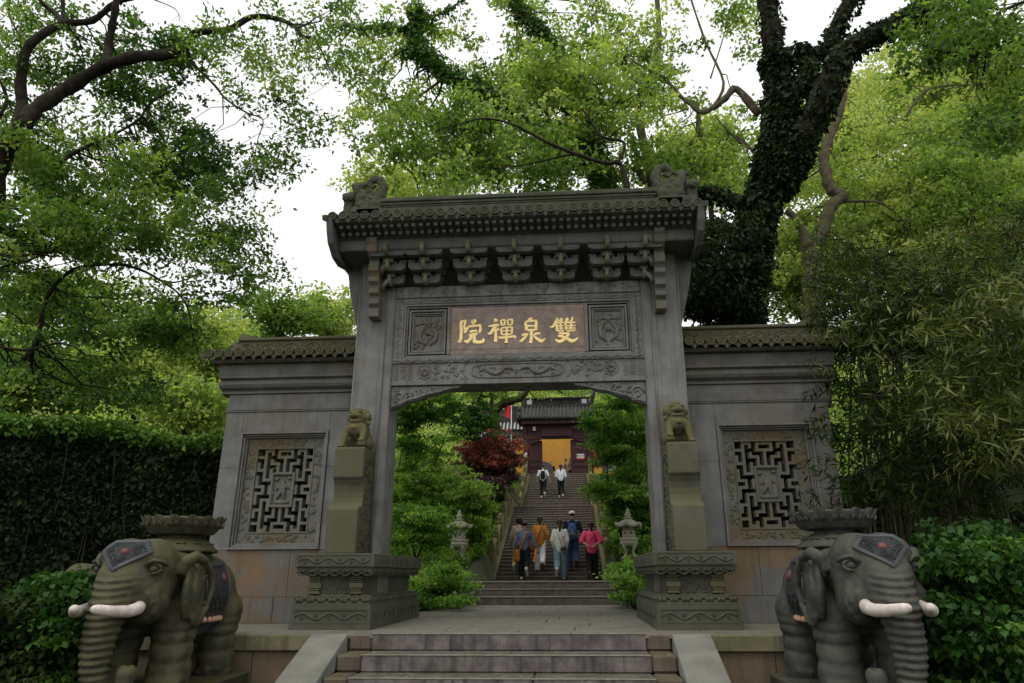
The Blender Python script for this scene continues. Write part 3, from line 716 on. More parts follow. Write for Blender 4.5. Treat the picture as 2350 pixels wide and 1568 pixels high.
# eave slab, rafters, tiles, ridge
prof = [(-.42, 4.84), (-.44, 4.86), (-.45, 5.0), (.95, 5.0), (.94, 4.86), (.92, 4.84)]
b = MB(); b.prism(prof, -2.44, 2.44, 'x'); b.build('eave_beam', M['eave'], gate, bevel=.01)
prof = [(-.46, 5.001), (-.46, 5.055), (-.60, 5.106), (-.76, 5.125), (-.76, 5.14), (-.3, 5.30), (.25, 5.46), (.8, 5.30), (1.26, 5.13), (1.24, 5.09), (1.02, 5.001)]
b = MB(); b.prism(prof, -2.44, 2.44, 'x')
for s in (-1, 1):   # hanging gable boards
    b.prism([(-.80, 5.16), (-.74, 5.0), (-.66, 4.86), (-.45, 4.74), (-.2, 4.72), (.1, 4.80), (.4, 4.80), (.7, 4.72), (.95, 4.74), (1.16, 4.86), (1.24, 5.0), (1.3, 5.16), (.25, 5.50)], s * 2.445, s * 2.53, 'x')
b.build('roof_body', M['eave'], gate, bevel=.01)
rr_ = MB(); rr_.tube([(0, -.585, 0), (0, -.1, .03)], .029, 12); rrm = rr_.mesh('round_rafter', True); autosmooth(rrm)
sq = MB(); sq.box(-.026, -.69, -.024, .026, -.35, .024, .003); sqm = sq.mesh('square_rafter')
NR = 48
for i in range(NR):
    x = -2.35 + i * 4.7 / (NR - 1)
    put('round_rafter', rrm, M['eave'], gate, loc=(x, 0, 5.026), local=True)
    put('square_rafter', sqm, M['eave'], gate, loc=(x + .0, 0, 5.081), local=True)
# round cover tiles with end discs, and drip tiles
def tile_meshes(Lz, rise, r=.056):
    b = MB(); n = 8
    prof = [(math.cos(a) * r, math.sin(a) * r) for a in np.linspace(-.25, PI + .25, 9)]
    P0 = [(p[0], 0, p[1]) for p in prof]; P1 = [(p[0], Lz, p[1] + rise) for p in prof]
    b.add(P0 + P1, [(i, 9 + i, 9 + i + 1, i + 1) for i in range(8)])
    b.lathe([(0, -.004), (r * .80, -.004), (r * .80, -.012), (r * 1.08, -.012), (r * 1.1, .004), (r * 1.02, .02), (0, .02)], 16)
    # turn the disc so that it faces -y
    k0 = 18
    for i in range(k0, len(b.v)):
        x, y, z = b.v[i]; b.v[i] = (x, z, y)
    b.tube([(r * .45 * math.cos(a), -.006, r * .45 * math.sin(a)) for a in np.linspace(0, 2 * PI, 9)], .005, 4)
    b.box(-.006, -.011, -r * .4, .006, -.005, r * .4); b.box(-r * .4, -.0115, -.006, r * .4, -.0055, .006)
    m1 = b.mesh('roof_tile'); autosmooth(m1)
    d = MB(); w = .068
    pts = [(-w, .018), (-w, -.012), (-w * .72, -.035), (-w * .4, -.05), (0, -.085), (w * .4, -.05), (w * .72, -.035), (w, -.012), (w, .018), (w * .4, -.012), (-w * .4, -.012)]
    pts2 = [(-w, .018), (-w, -.012), (-w * .72, -.038), (-w * .35, -.05), (0, -.085), (w * .35, -.05), (w * .72, -.038), (w, -.012), (w, .018), (w * .5, .0), (0, -.006), (-w * .5, .0)]
    d.prism(pts2, 0, .018, 'y')
    for x in (-.03, -.015, 0, .015, .03): d.box(x - .003, -.004, -.045 + abs(x) * .4, x + .003, .001, -.012)
    d.add([(-w, .01, .018), (-w * .5, .01, 0), (w * .5, .01, 0), (w, .01, .018), (-w, Lz, .018 + rise), (-w * .5, Lz, rise), (w * .5, Lz, rise), (w, Lz, .018 + rise)], [(0, 1, 5, 4), (1, 2, 6, 5), (2, 3, 7, 6)])
    m2 = d.mesh('drip_tile'); return m1, m2
t1, t2 = tile_meshes(1.0, .36)
NT = 34; P_T = .1485
for i in range(NT):
    x = -P_T * (NT - 1) / 2 + i * P_T
    put('roof_tile', t1, M['roof'], gate, loc=(x, -.78, 5.205 + .004 * math.sin(i * 1.7)), local=True)
    if i < NT - 1: put('drip_tile', t2, M['roof'], gate, loc=(x + P_T / 2, -.772, 5.18), local=True)
for s in (-1, 1):
    b = MB(); b.prism([(-.80, 5.13), (-.83, 5.20), (.25, 5.62), (.25, 5.52)], s * 2.50, s * 2.58, 'x'); b.build('verge_tile', M['roof'], gate, bevel=.01)
b = MB(); b.prism([(1.28, 5.13), (1.28, 5.20), (.25, 5.60), (.25, 5.52)], -2.55, 2.55, 'x'); b.build('rear_roof_slope', M['roof'], gate)
b = MB(); b.box(-2.44, .10, 5.42, 2.44, .40, 5.82, .01); b.build('ridge_wall', M['roof'], gate)
b = MB(); b.box(-2.05, .085, 5.855, 2.05, .415, 5.895); b.box(-2.03, .10, 5.825, 2.03, .40, 5.853); b.box(-2.07, .06, 5.90, 2.07, .44, 5.97, .012); b.build('ridge_cap', M['roof'], gate, bevel=.006)

# ridge dragons
def ridge_beast(sx):
    o = []
    def X(u, v): return (sx * u, .25, v)
    L = [('e', X(2.28, 5.92), (.22, .13, .20)), ('e', X(2.15, 5.90), (.16, .12, .12)), ('e', X(2.40, 6.02), (.12, .10, .2)),
         ('c', X(2.10, 5.97), X(2.0, 5.985), .06, .035), ('c', X(2.14, 5.86), X(2.02, 5.80), .05, .03),
         ('e', X(2.30, 6.12), (.16, .08, .10)),
         ('p', [X(2.20, 6.0), X(2.11, 6.12), X(2.08, 6.26), X(2.13, 6.38), X(2.24, 6.42), X(2.32, 6.34), X(2.28, 6.26), X(2.22, 6.29)], [.08, .078, .075, .065, .055, .045, .036, .028], dict(k=.01)),
         ('e', X(2.47, 6.22), (.07, .09, .13)), ('c', X(2.42, 6.30), X(2.54, 6.30), .05, .05),
         ('e', X(2.30, 6.17), (.05, .10, .04)), ('e', X(2.36, 6.05), (.06, .13, .05)), ('e', X(2.24, 6.02), (.05, .13, .035)), ('e', X(2.18, 5.93), (.05, .13, .035)), ('e', X(2.40, 5.92), (.06, .14, .06)), ('e', X(2.30, 5.84), (.08, .14, .045))]
    def dsp(P): return .010 * np.sin(P[..., 0] * 60 + 3 * np.sin(P[..., 2] * 25)) * np.sin(P[..., 2] * 55)
    V_, F_ = sculpt(L, .014, .03, dsp); ob = put('ridge_dragon', mesh(V_, F_, 'ridge_dragon', True), M['roof'], gate)
    # the post-like beast's head outside it
    L = [('c', X(2.60, 5.70), X(2.60, 6.0), .085, .08), ('e', X(2.60, 6.08), (.10, .11, .08)), ('c', X(2.55, 6.15), X(2.68, 6.14), .045, .04), ('c', X(2.56, 6.17), X(2.55, 6.26), .016, .008), ('c', X(2.66, 6.17), X(2.68, 6.27), .016, .008), ('e', (sx * 2.60, .15, 6.04), (.08, .07, .06))]
    V_, F_ = sculpt(L, .014, .025, dsp); put('beast_head_post', mesh(V_, F_, 'beast_head_post', True), M['roof'], gate)
    b = MB(); b.box(sx * 2.08, .10, 5.60, sx * 2.52, .40, 5.85, .01); b.build('dragon_base', M['roof'], gate)
for sx in (-1, 1): ridge_beast(sx)

# hanging stepped scroll brackets on the pillar fronts
for sx in (-1, 1):
    b = MB(); x0, x1 = sx * 1.895, sx * 2.04
    st = [(5.03, -.50), (4.98, -.53), (4.93, -.50), (4.90, -.47), (4.85, -.50), (4.78, -.46), (4.72, -.36), (4.70, -.31), (4.66, -.33), (4.50, -.35), (4.46, -.30), (4.42, -.27), (4.40, -.31), (4.33, -.30), (4.28, -.24), (4.24, -.22), (4.22, -.27), (4.14, -.26), (4.10, -.20), (4.06, -.18), (4.04, -.23), (3.97, -.22), (3.93, -.16), (3.90, -.14), (3.885, -.20), (3.75, -.19), (3.735, -.10), (3.75, -.001), (5.03, -.001)]
    b.prism([(y, 5.03 - (5.03 - z) * .84) for z, y in st], x0, x1, 'x'); q = b.build('stepped_scroll_bracket', M['lattice'], gate, bevel=.008)
    b = MB()
    for zz, yy in ((4.86, -.42), (4.62, -.28), (4.42, -.18)):
        b.tube([(sx * 1.88, yy + .06, zz - .06), (sx * 1.86, yy, zz), (sx * 1.80, yy - .02, zz + .05), (sx * 1.78, yy, zz + .09)], [.03, .035, .03, .02], 7)
    b.build('bracket_curl', M['gate'], q, smooth=True)

# ================================================================ DRUM-STONE BASES, PEDESTALS, LIONS
for sx, side in ((-1, 'left'), (1, 'right')):
    pd = thing('carved_pedestal', 'waisted carved stone pedestal under the %s pillar, lotus petals and scroll bands all round' % side, 'pedestal', (sx * 2.05, .58, 0), group='carved pedestals of the gateway')
    x0, x1 = min(sx * 1.60, sx * 2.51), max(sx * 1.60, sx * 2.51)
    b = MB(); b.sqlathe([(.012, 0.0), (.0, .24), (-.006, .243), (-.006, .265)], x0, x1, -.70, 1.86); b.build('base_block', M['ped'], pd)
    b = MB(); b.sqlathe([(-.02, .266), (-.03, .30), (-.06, .34), (-.12, .372)], x0, x1, -.70, 1.86); b.build('lower_lotus_course', M['ped'], pd)
    b = MB(); b.sqlathe([(-.13, .372), (-.13, .575)], x0, x1, -.70, 1.86); b.build('waist', M['ped'], pd)
    b = MB(); b.sqlathe([(-.12, .576), (-.05, .60), (-.015, .64), (-.012, .668)], x0, x1, -.70, 1.86); b.build('upper_lotus_course', M['ped'], pd)
    b = MB(); b.sqlathe([(.0, .669), (.012, .675), (.012, .815), (.0, .822)], x0, x1, -.70, 1.86); b.build('top_slab', M['ped'], pd)
    def petals(zc, flip, nm):
        b = MB(); 
        def petal(px, py, ax):
            # ax: direction along the face
            for q in (-1, 1):
                c = (px + (q * .022 if ax == 'x' else 0), py + (q * .022 if ax == 'y' else 0), zc)
                b.lathe([(0, -.030), (.020, -.024), (.030, 0), (.022, .022), (0, .03)], 8, c, sx=1, sy=1)
            pts = []
            for t in np.linspace(0, PI, 7):
                o_ = .058 * math.cos(t); h_ = (.045 * math.sin(t)) * (-1 if flip else 1)
                pts.append((px + (o_ if ax == 'x' else 0), py + (o_ if ax == 'y' else 0), zc - (.01 if flip else -.0) + h_))
            b.tube(pts, .010, 5)
        n = 7
        for k in range(n): petal(x0 + .07 + (x1 - x0 - .14) * k / (n - 1), -.70 + .035, 'x')
        n = 17; xi = sx * 1.60 + sx * .035
        for k in range(n): petal(xi, -.62 + 2.4 * k / (n - 1), 'y')
        b.build(nm, M['ped'], pd, smooth=True)
    petals(.635, True, 'upper_petals'); petals(.315, False, 'lower_petals')
    relief('scroll_band', x0 + .05, .70, x1 - .05, .79, -.713, M['ped'], pd, 5, .0115, 'vine'); relief('scroll_band', x0 + .05, .09, x1 - .05, .20, -.706, M['ped'], pd, 6, .0125, 'vine')
    b = MB(); b.frame(x0 + .035, .688, x1 - .035, .805, .006, -.718, -.7125); b.frame(x0 + .04, .07, x1 - .04, .215, .007, -.712, -.703); b.build('band_rim', M['ped'], pd)
    relief('flower_panel', x0 + .32, .385, x1 - .32, .56, -.57, M['ped'], pd, 8, .015, 'scatter', dens=1.3)
    for xx in (x0 + .21, x1 - .21):
        bb = MB()
        for z0, z1, rr in ((.375, .40, .085), (.40, .415, .075), (.418, .435, .085), (.44, .50, .10), (.505, .52, .085), (.525, .54, .075), (.545, .572, .088)):
            bb.box(xx - rr * .8, -.60 - rr * .25, z0, xx + rr * .8, -.55, z1, .006)
        bb.build('corner_column', M['scroll'], pd, bevel=.006)
    xi = sx * (1.60 - .010)
    for za, zb in ((.70, .79), (.09, .20)):    # long bands on the passage side
        b = MB()
        for q in range(22):
            yy = -.60 + q * .105; pts = [(xi, yy + .05 * t / 6 * 2, (za + zb) / 2 + (zb - za) * .33 * math.sin(t / 6 * PI + (q % 2) * PI)) for t in range(7)]; b.tube(pts, .008, 4)
        b.build('side_scroll_band', M['ped'], pd)
    # stacked scroll stones (front and back of the pillar)
    for yy, fb in ((0, 'front'), (.52, 'back')):
        dr = thing('scroll_stone', 'mossy %s scroll-shaped buttress stone on the %s pedestal%s' % (fb, side, ' carrying a lion' if fb == 'front' else ' behind the pillar'), 'buttress stone', (sx * 2.04, yy, .822))
        def Yf(y): return y if fb == 'front' else .52 - y
        pr = [(-.002, .824), (-.56, .824), (-.56, 1.34), (-.53, 1.372), (-.46, 1.375), (-.41, 1.41), (-.39, 1.48), (-.385, 1.56), (-.40, 1.64), (-.44, 1.70), (-.475, 1.73), (-.475, 2.09), (-.45, 2.105), (-.002, 2.105)]
        b = MB(); b.prism([(Yf(y), z) for y, z in pr], sx * 1.865, sx * 2.245, 'x'); o = b.build('block', M['scroll'], dr, bevel=.016)
        b = MB(); rr2 = random.Random(5)
        for q in range(46):
            zz = rr2.uniform(.88, 2.0); ym = -.50 if zz < 1.33 else -.36 if zz < 1.7 else -.42; y_ = rr2.uniform(ym, -.05)
            R = rr2.uniform(.02, .04); b.tube([(sx * 1.862, Yf(y_ + R * math.cos(t)), zz + R * math.sin(t)) for t in np.linspace(0, 4, 6)], [.012, .014, .013, .012, .010, .006], 5)
        b.build('side_carving', M['ped'], dr, smooth=True, kind='stuff')
    # seated lion
    lb = thing('stone_lion', ('mossy stone lion, head tilted and grinning, on top of the %s scroll stone' if sx < 0 else 'brown stone lion facing straight ahead on top of the %s scroll stone') % side, 'lion statue', (sx * 2.03, -.24, 2.105), rz=(-.10 if sx < 0 else .06), group='guardian lions')
    m = -sx     # which side the ball is
    L = [('e', (0, .02, .24), (.135, .13, .13)), ('e', (0, -.07, .26), (.135, .11, .10)), ('e', (0, .12, .13), (.15, .12, .13)), ('e', (.12, .06, .08), (.06, .12, .08)), ('e', (-.12, .06, .08), (.06, .12, .08)),
         ('c', (-m * .12, -.10, .22), (-m * .145, -.15, .03), .048, .035), ('e', (-m * .15, -.175, .022), (.045, .055, .026)),
         ('c', (m * .11, -.10, .22), (m * .12, -.16, .09), .048, .038), ('e', (m * .12, -.175, .045), (.055, .055, .045)), ('e', (m * .12, -.19, .09), (.042, .045, .024)),
         ('e', (0, -.07, .40), (.115, .11, .095)), ('e', (0, -.01, .42), (.14, .09, .12)),
         ('e', (0, -.155, .415), (.085, .05, .032)), ('e', (0, -.14, .345), (.075, .05, .022)), ('e', (0, -.185, .44), (.032, .022, .018)), ('e', (.055, -.15, .465), (.035, .03, .022)), ('e', (-.055, -.15, .465), (.035, .03, .022)),
         ('e', (.125, -.04, .42), (.03, .03, .035)), ('e', (-.125, -.04, .42), (.03, .03, .035)), ('e', (0, -.09, .50), (.06, .05, .03)),
         ('c', (-.13, -.12, .265), (.13, -.12, .265), .018, .018), ('e', (0, -.185, .255), (.03, .02, .025)),
         ('e', (0, -.19, .375), (.062, .05, .016), dict(cut=True, k=.006))]
    for q in range(9):
        a = q * PI / 8; L.append(('e', (.135 * math.cos(a), .0, .40 + .115 * math.sin(a)), (.03, .035, .03), dict(k=.008)))
        if q < 3 or q > 5: L.append(('e', (.13 * math.cos(a) * 1.0, -.02, .33 + .03 * math.sin(a)), (.03, .035, .03), dict(k=.008)))
    for q in (-1, 0, 1):
        L.append(('e', (-m * .15 + q * .026, -.215, .018), (.013, .02, .018), dict(k=.006))); L.append(('e', (m * .12 + q * .024, -.225, .085), (.012, .018, .018), dict(k=.006)))
    V_, F_ = sculpt(L, .0085, .02); put('body', mesh(V_, F_, 'body', True), M['lion'], lb, local=True)
    b = MB()
    for q in (-1, 1): b.lathe([(0, -.012), (.011, -.006), (.013, 0), (.011, .006), (0, .012)], 10, (q * .05, -.178, .458))
    b.build('eyes', M['lion'], lb, smooth=True, local=True)

# ================================================================ WING WALLS
LAT = [  # left half of the fretwork, on a 0..10 x 0..14 grid (mirrored across x=5 and z=7)
]
def wing(sx, side):
    w = thing('wing_wall', 'grey stone wing wall %s of the gateway, fretwork window under a mossy tiled top' % side, 'wall', (sx * 3.2, .6, 0), group='wing walls')
    X = lambda a: sx * a
    def bx(x0, y0, z0, x1, y1, z1, nm, mat, c=.006):
        b = MB(); b.box(X(x0), y0, z0, X(x1), y1, z1, c); return b.build(nm, mat, w)
    y0, y1 = .45, .80
    # base blocks with joints
    for k, (a, e) in enumerate(((2.25, 3.2), (3.204, 4.20))): bx(a, y0 - .03, 0, e, y1 + .02, .315, 'plinth_block', M['wingbase'])
    for k, (a, e) in enumerate(((2.25, 3.05), (3.054, 4.19))): bx(a, y0, .318, e, y1, .905, 'base_block', M['wingbase'], .004)
    # wall blocks round the opening 2.80..3.81 x 1.03..2.40
    bx(2.25, y0, .908, 2.668, y1, 2.0, 'wall_block', M['wing'], .003); bx(2.25, y0, 2.003, 2.668, y1, 2.79, 'wall_block', M['wing'], .003)
    bx(3.936, y0, .908, 4.19, y1, 2.0, 'wall_block', M['wing'], .003); bx(3.936, y0, 2.003, 4.19, y1, 2.79, 'wall_block', M['wing'], .003)
    bx(2.671, y0, 2.51, 3.933, y1, 2.79, 'wall_block', M['wing'], .003)
    bx(2.25, y0, 2.836, 4.19, y1, 3.05, 'wall_block', M['wing'], .003)
    b = MB()
    for z in (2.792, 2.815): b.box(X(2.25), y0 - .018, z, X(4.21), y1 + .018, z + .018)
    b.build('string_course', M['wing'], w, bevel=.005)
    b = MB(); b.prism([(y0, 3.052), (y0 - .035, 3.056), (y0 - .04, 3.08), (y0 - .02, 3.084), (y0 - .02, 3.10), (y0 - .10, 3.13), (y0 - .135, 3.17), (y0 - .12, 3.215), (y0 - .09, 3.222), (y0 - .09, 3.24), (y0 - .15, 3.26), (y0 - .15, 3.285), (y0 - .15, 3.29), (y0 - .20, 3.44), (y1 + .20, 3.44), (y1 + .1, 3.25), (y1, 3.052)], X(2.25), X(4.30), 'x'); b.build('cornice', M['wing'], w, bevel=.004)
    b = MB(); b.prism([(y0 - .30, 3.441), (y0 - .34, 3.48), (.62, 3.70), (y1 + .34, 3.48), (y1 + .30, 3.441)], X(2.25), X(4.36), 'x'); b.build('roof_body', M['wingroof'], w)
    b = MB(); b.box(X(2.25), .50, 3.64, X(4.33), .74, 3.74, .03); b.box(X(2.25), .53, 3.742, X(4.18), .71, 3.89); b.box(X(2.25), .50, 3.892, X(4.20), .74, 3.94, .01); b.build('ridge', M['wingroof'], w, bevel=.01)
    relief('ridge_carving', min(X(2.3), X(4.15)), 3.76, max(X(2.3), X(4.15)), 3.875, .53, M['wingroof'], w, 9, .010, 'vine')
    L = [('e', (X(4.22), .62, 3.80), (.10, .09, .07)), ('e', (X(4.15), .62, 3.95), (.10, .08, .06)), ('c', (X(4.0), .62, 3.97), (X(4.18), .62, 4.0), .03, .05), ('c', (X(4.25), .62, 3.88), (X(4.36), .62, 3.84), .05, .03), ('e', (X(4.30), .62, 3.76), (.10, .08, .05))]
    V_, F_ = sculpt(L, .014, .02, lambda P: .006 * np.sin(P[..., 0] * 70) * np.sin(P[..., 2] * 70)); put('ridge_end_ornament', mesh(V_, F_, 'o', True), M['wingroof'], w)
    n = 15; p = .1455
    for i in range(n):
        x = X(2.335 + i * p); put('roof_tile', wt1, M['wingroof'], w, loc=(x, .06, 3.565 + rs.uniform(-.004, .004)), local=False)
        put('drip_tile', wt2, M['wingroof'], w, loc=(x + sx * p / 2, .068, 3.54), local=False)
    # window: mouldings, carved border, fretwork, centre relief
    win = thing('fretwork_window', None, None, (X(3.302), .45, 1.7)); win.parent = w; win.matrix_parent_inverse = Matrix.Translation(w.location).inverted()
    xa, xb = min(X(2.671), X(3.933)), max(X(2.671), X(3.933)); za, zb = .911, 2.505
    def fr(nm, d, wd, ya, yb, mat, bevel=.004):
        b = MB(); b.frame(xa + d, za + d, xb - d, zb - d, wd, ya, yb); return b.build(nm, mat, win, bevel=bevel)
    def putw(): pass
    fr('outer_moulding', 0, .035, y0 - .03, y1, M['wing']); fr('step_moulding', .036, .025, y0 + .01, y1, M['wing']); fr('inner_moulding', .062, .022, y0 + .045, y1, M['wing']); fr('border_frame', .085, .125, y0 + .085, y1 - .05, M['lattice'])
    fr('lattice_rim', .212, .022, y0 + .075, y1 - .08, M['lattice'])
    for (a, c, e, f) in ((xa + .10, za + .22, xa + .195, zb - .22), (xb - .195, za + .22, xb - .10, zb - .22), (xa + .22, za + .10, xb - .22, za + .195), (xa + .22, zb - .195, xb - .22, zb - .10)):
        relief('border_carving', a, c, e, f, y0 + .085, M['lattice'], win, int(abs(a * 100)), .014, 'scatter', dens=1.1)
    b = MB()
    for (px, pz, q1, q2) in ((xa + .1, za + .1, 1, 1), (xb - .1, za + .1, -1, 1), (xa + .1, zb - .1, 1, -1), (xb - .1, zb - .1, -1, -1)):
        b.bar((px - q1 * .01, y0 + .083, pz - q2 * .01), (px + q1 * .10, y0 + .083, pz + q2 * .10), .012, .01, up=(0, 1, 0))
    b.build('mitre_carving', M['lattice'], win)
    # fretwork: key-pattern bars on a 17 x 25 grid, mirrored both ways
    u0, u1 = xa + .234, xb - .234; v0, v1 = za + .234, zb - .234; yf, yb = y0 + .10, y1 - .12
    Q = ['..###.###', '..#.#.#..', '###...###', '..#.#...#', '#.#.###.#', '#.#...#.#', '###.#.#.#', '..#.#.###', '#.#.#....', '#.###.###', '#.....###', '###.#####', '..#.#.###']
    full = [r + r[:-1][::-1] for r in Q]; full = full + full[:-1][::-1]; nw, nh = 17, 25; cw, chh = (u1 - u0) / nw, (v1 - v0) / nh; b = MB()
    on = lambda i, j: 0 <= i < nw and 0 <= j < nh and full[j][i] == '#' and not (6 <= i <= 10 and 9 <= j <= 15)
    for j in range(nh):
        for i in range(nw):
            if not on(i, j): continue
            e = ((i * 7 + j * 5) % 5) * .0007; x = u0 + i * cw; z = v0 + j * chh; g = .0035
            lx = 0 if on(i - 1, j) or i == 0 or (i == 11 and 9 <= j <= 15) else g; rx = 0 if on(i + 1, j) or i == nw - 1 or (i == 5 and 9 <= j <= 15) else g
            b.box(x + lx, yf + e, z + (0 if on(i, j - 1) or j == 0 else g), x + cw - rx, yb - e, z + chh - (0 if on(i, j + 1) or j == nh - 1 else g))
    b.build('fretwork', M['lattice'], win)
    cx = (xa + xb) / 2; cz = (za + zb) / 2
    b = MB(); b.box(cx - .155, yf + .02, cz - .225, cx + .155, yb - .01, cz + .225); b.frame(cx - .165, cz - .235, cx + .165, cz + .235, .026, yf - .02, yb + .01); b.frame(cx - .137, cz - .207, cx + .137, cz + .207, .010, yf - .008, yf + .02); o = b.build('centre_panel', M['lattice'], win, bevel=.003)
    L = [('e', (cx + .0 * sx, yf + .01, cz + .10), (.03, .02, .035)), ('e', (cx, yf + .01, cz + .02), (.05, .025, .07)), ('c', (cx - .02, yf + .01, cz - .03), (cx - .07, yf + .01, cz - .11), .03, .018), ('c', (cx + .02, yf + .01, cz - .03), (cx + .03, yf + .01, cz - .12), .028, .018), ('c', (cx + .04, yf + .01, cz + .06), (cx + .09, yf + .01, cz + .02), .02, .012), ('c', (cx - .04, yf + .01, cz + .06), (cx - .09, yf + .01, cz - .0), .02, .012), ('e', (cx, yf + .012, cz - .165), (.12, .02, .03)), ('e', (cx - .09, yf + .01, cz + .15), (.035, .02, .03)), ('e', (cx + .09, yf + .01, cz + .16), (.035, .02, .025))]
    V_, F_ = sculpt(L, .008, .012); put('figure_relief', mesh(V_, F_, 'r', True), M['lattice'], win)
    return w
wt1, wt2 = tile_meshes(.52, .16)
wl = wing(-1, 'left'); wr = wing(1, 'right')
# ================================================================ ELEPHANTS
def elephant_sdf(s):
    """s=+1: trunk tip curls to +x. Faces -y, feet at z=0"""
    L = [('e', (0, .22, .80), (.43, .56, .42)), ('e', (0, .60, .74), (.40, .32, .44)), ('e', (0, -.12, .82), (.40, .36, .42)),
         ('e', (0, -.52, .95), (.33, .34, .30), dict(k=.10)), ('e', (.13, -.60, 1.08), (.20, .24, .20), dict(k=.08)), ('e', (-.13, -.60, 1.08), (.20, .24, .20), dict(k=.08)),
         ('e', (.19, -.66, .76), (.16, .19, .20), dict(k=.07)), ('e', (-.19, -.66, .76), (.16, .19, .20), dict(k=.07)),
         ('e', (0, -.55, .64), (.22, .22, .12), dict(k=.08)),
         ('e', (0, -.80, .93), (.21, .18, .20), dict(k=.08))]
    for q in (-1, 1):
        L += [('p', [(q * .23, -.22, .62), (q * .25, -.26, .34), (q * .26, -.28, .06)], [.21, .185, .19], dict(k=.05)), ('e', (q * .26, -.30, .05), (.20, .21, .08), dict(k=.02)),
              ('p', [(q * .24, .66, .6), (q * .25, .64, .32), (q * .25, .68, .06)], [.23, .18, .185], dict(k=.05)), ('e', (q * .25, .67, .05), (.195, .20, .08), dict(k=.02))]
        L += [('e', (q * .235, -.765, 1.02), (.07, .05, .05), dict(k=.03)),
              ('e', (q * .255, -.815, 1.015), (.052, .022, .034), dict(cut=True, k=.01))]
        # ear: rolled top, hanging lobe
        L += [('e', (q * .40, -.40, .82), (.05, .15, .25), (0, 0, q * .25), dict(k=.02)), ('e', (q * .44, -.28, .84), (.035, .17, .25), (0, 0, q * .2), dict(k=.02)), ('e', (q * .44, -.30, .68), (.045, .10, .17), dict(k=.02)),
              ('p', [(q * .37, -.52, 1.00), (q * .40, -.52, 1.08), (q * .44, -.44, 1.12), (q * .48, -.32, 1.09), (q * .50, -.20, .98), (q * .50, -.15, .84), (q * .49, -.19, .68), (q * .46, -.27, .55)], [.045, .055, .05, .035, .03, .028, .028, .03], dict(k=.012)),
              ('e', (q * .50, -.34, .98), (.04, .09, .06), dict(cut=True, k=.03))]
        L += [('p', [(q * .20 + .085 * math.cos(a), -.80 - .03 * math.sin(a) - q * 0, .73 + .09 * math.sin(a)) for a in np.linspace(0, 2 * PI, 9)], [.024] * 9, dict(k=.008)),
              ('p', [(q * .20 + .125 * math.cos(a), -.765 - .02 * math.sin(a), .73 + .13 * math.sin(a)) for a in np.linspace(0, 2 * PI, 11)], [.022] * 11, dict(k=.008))]
        for t in range(3):
            L += [('e', (q * .26 + (t - 1) * .10, -.475 + abs(t - 1) * .03, .045), (.045, .03, .04), dict(k=.006)), ('e', (q * .25 + (t - 1) * .10, .49 + abs(t - 1) * .03, .045), (.04, .03, .04), dict(k=.006))]
    L += [('p', [(0, -.86, .84), (0, -.955, .66), (0, -1.0, .46), (0, -1.0, .26), (s * .03, -1.0, .11)], [.185, .155, .13, .11, .095], dict(k=.06)),
          ('p', [(s * .03, -1.0, .11), (s * .12, -1.0, .03), (s * .22, -.99, .05), (s * .27, -.98, .13), (s * .27, -.98, .20)], [.095, .08, .07, .062, .075], dict(k=.02)),
          ('e', (s * .27, -.98, .235), (.03, .03, .05), dict(cut=True, k=.02)),
          ('p', [(0, .88, 1.0), (0, .96, .8), (0, .96, .45)], [.05, .04, .035], dict(k=.03))]
    return L
def ele_disp(P):
    x, y, z = P[..., 0], P[..., 1], P[..., 2]
    front = 1 / (1 + np.exp((y + .76) * 40))                      # only the face and trunk
    low = 1 / (1 + np.exp((z - .94) * 40))
    trunk = front * low * (np.abs(x) < .5) * (1 / (1 + np.exp((np.abs(x) - .17) * 60)))
    w = .011 * np.sin(z * 2 * PI / .058 - 6 * x * x * 14) * trunk
    leg = 1 / (1 + np.exp((z - .52) * 30)) * (y > -.62)
    w = w + .016 * np.abs(np.sin(z * PI / (.15 + .03 * np.sin(z * 7)) + .6 + 1.8 * x + .9 * np.sin(7 * y))) ** 5 * leg
    return w + .0022 * np.sin(x * 47 + 3 * np.sin(z * 31)) * np.sin(y * 39) + .004 * np.sin(x * 13 + 2 * np.sin(y * 9)) * np.sin(z * 17 + y * 5)
def project(L, origin, d, k=.05):
    """march points onto the sculpted surface along d"""
    if L is None: L = ELB
    P = np.array(origin, np.float32); d = np.array(d, np.float32); d /= np.linalg.norm(d)
    for _ in range(12): P = P + np.clip(prims(P[None], L, k)[0], -.12, .12)[..., None] * d * .92
    return P
def surf_normal(L, P, k=.05):
    e = .004; g = np.stack([prims((P + np.eye(3, dtype=np.float32)[i] * e)[None], L, k)[0] - prims((P - np.eye(3, dtype=np.float32)[i] * e)[None], L, k)[0] for i in range(3)], -1)
    return g / (np.linalg.norm(g, axis=-1, keepdims=True) + 1e-6)
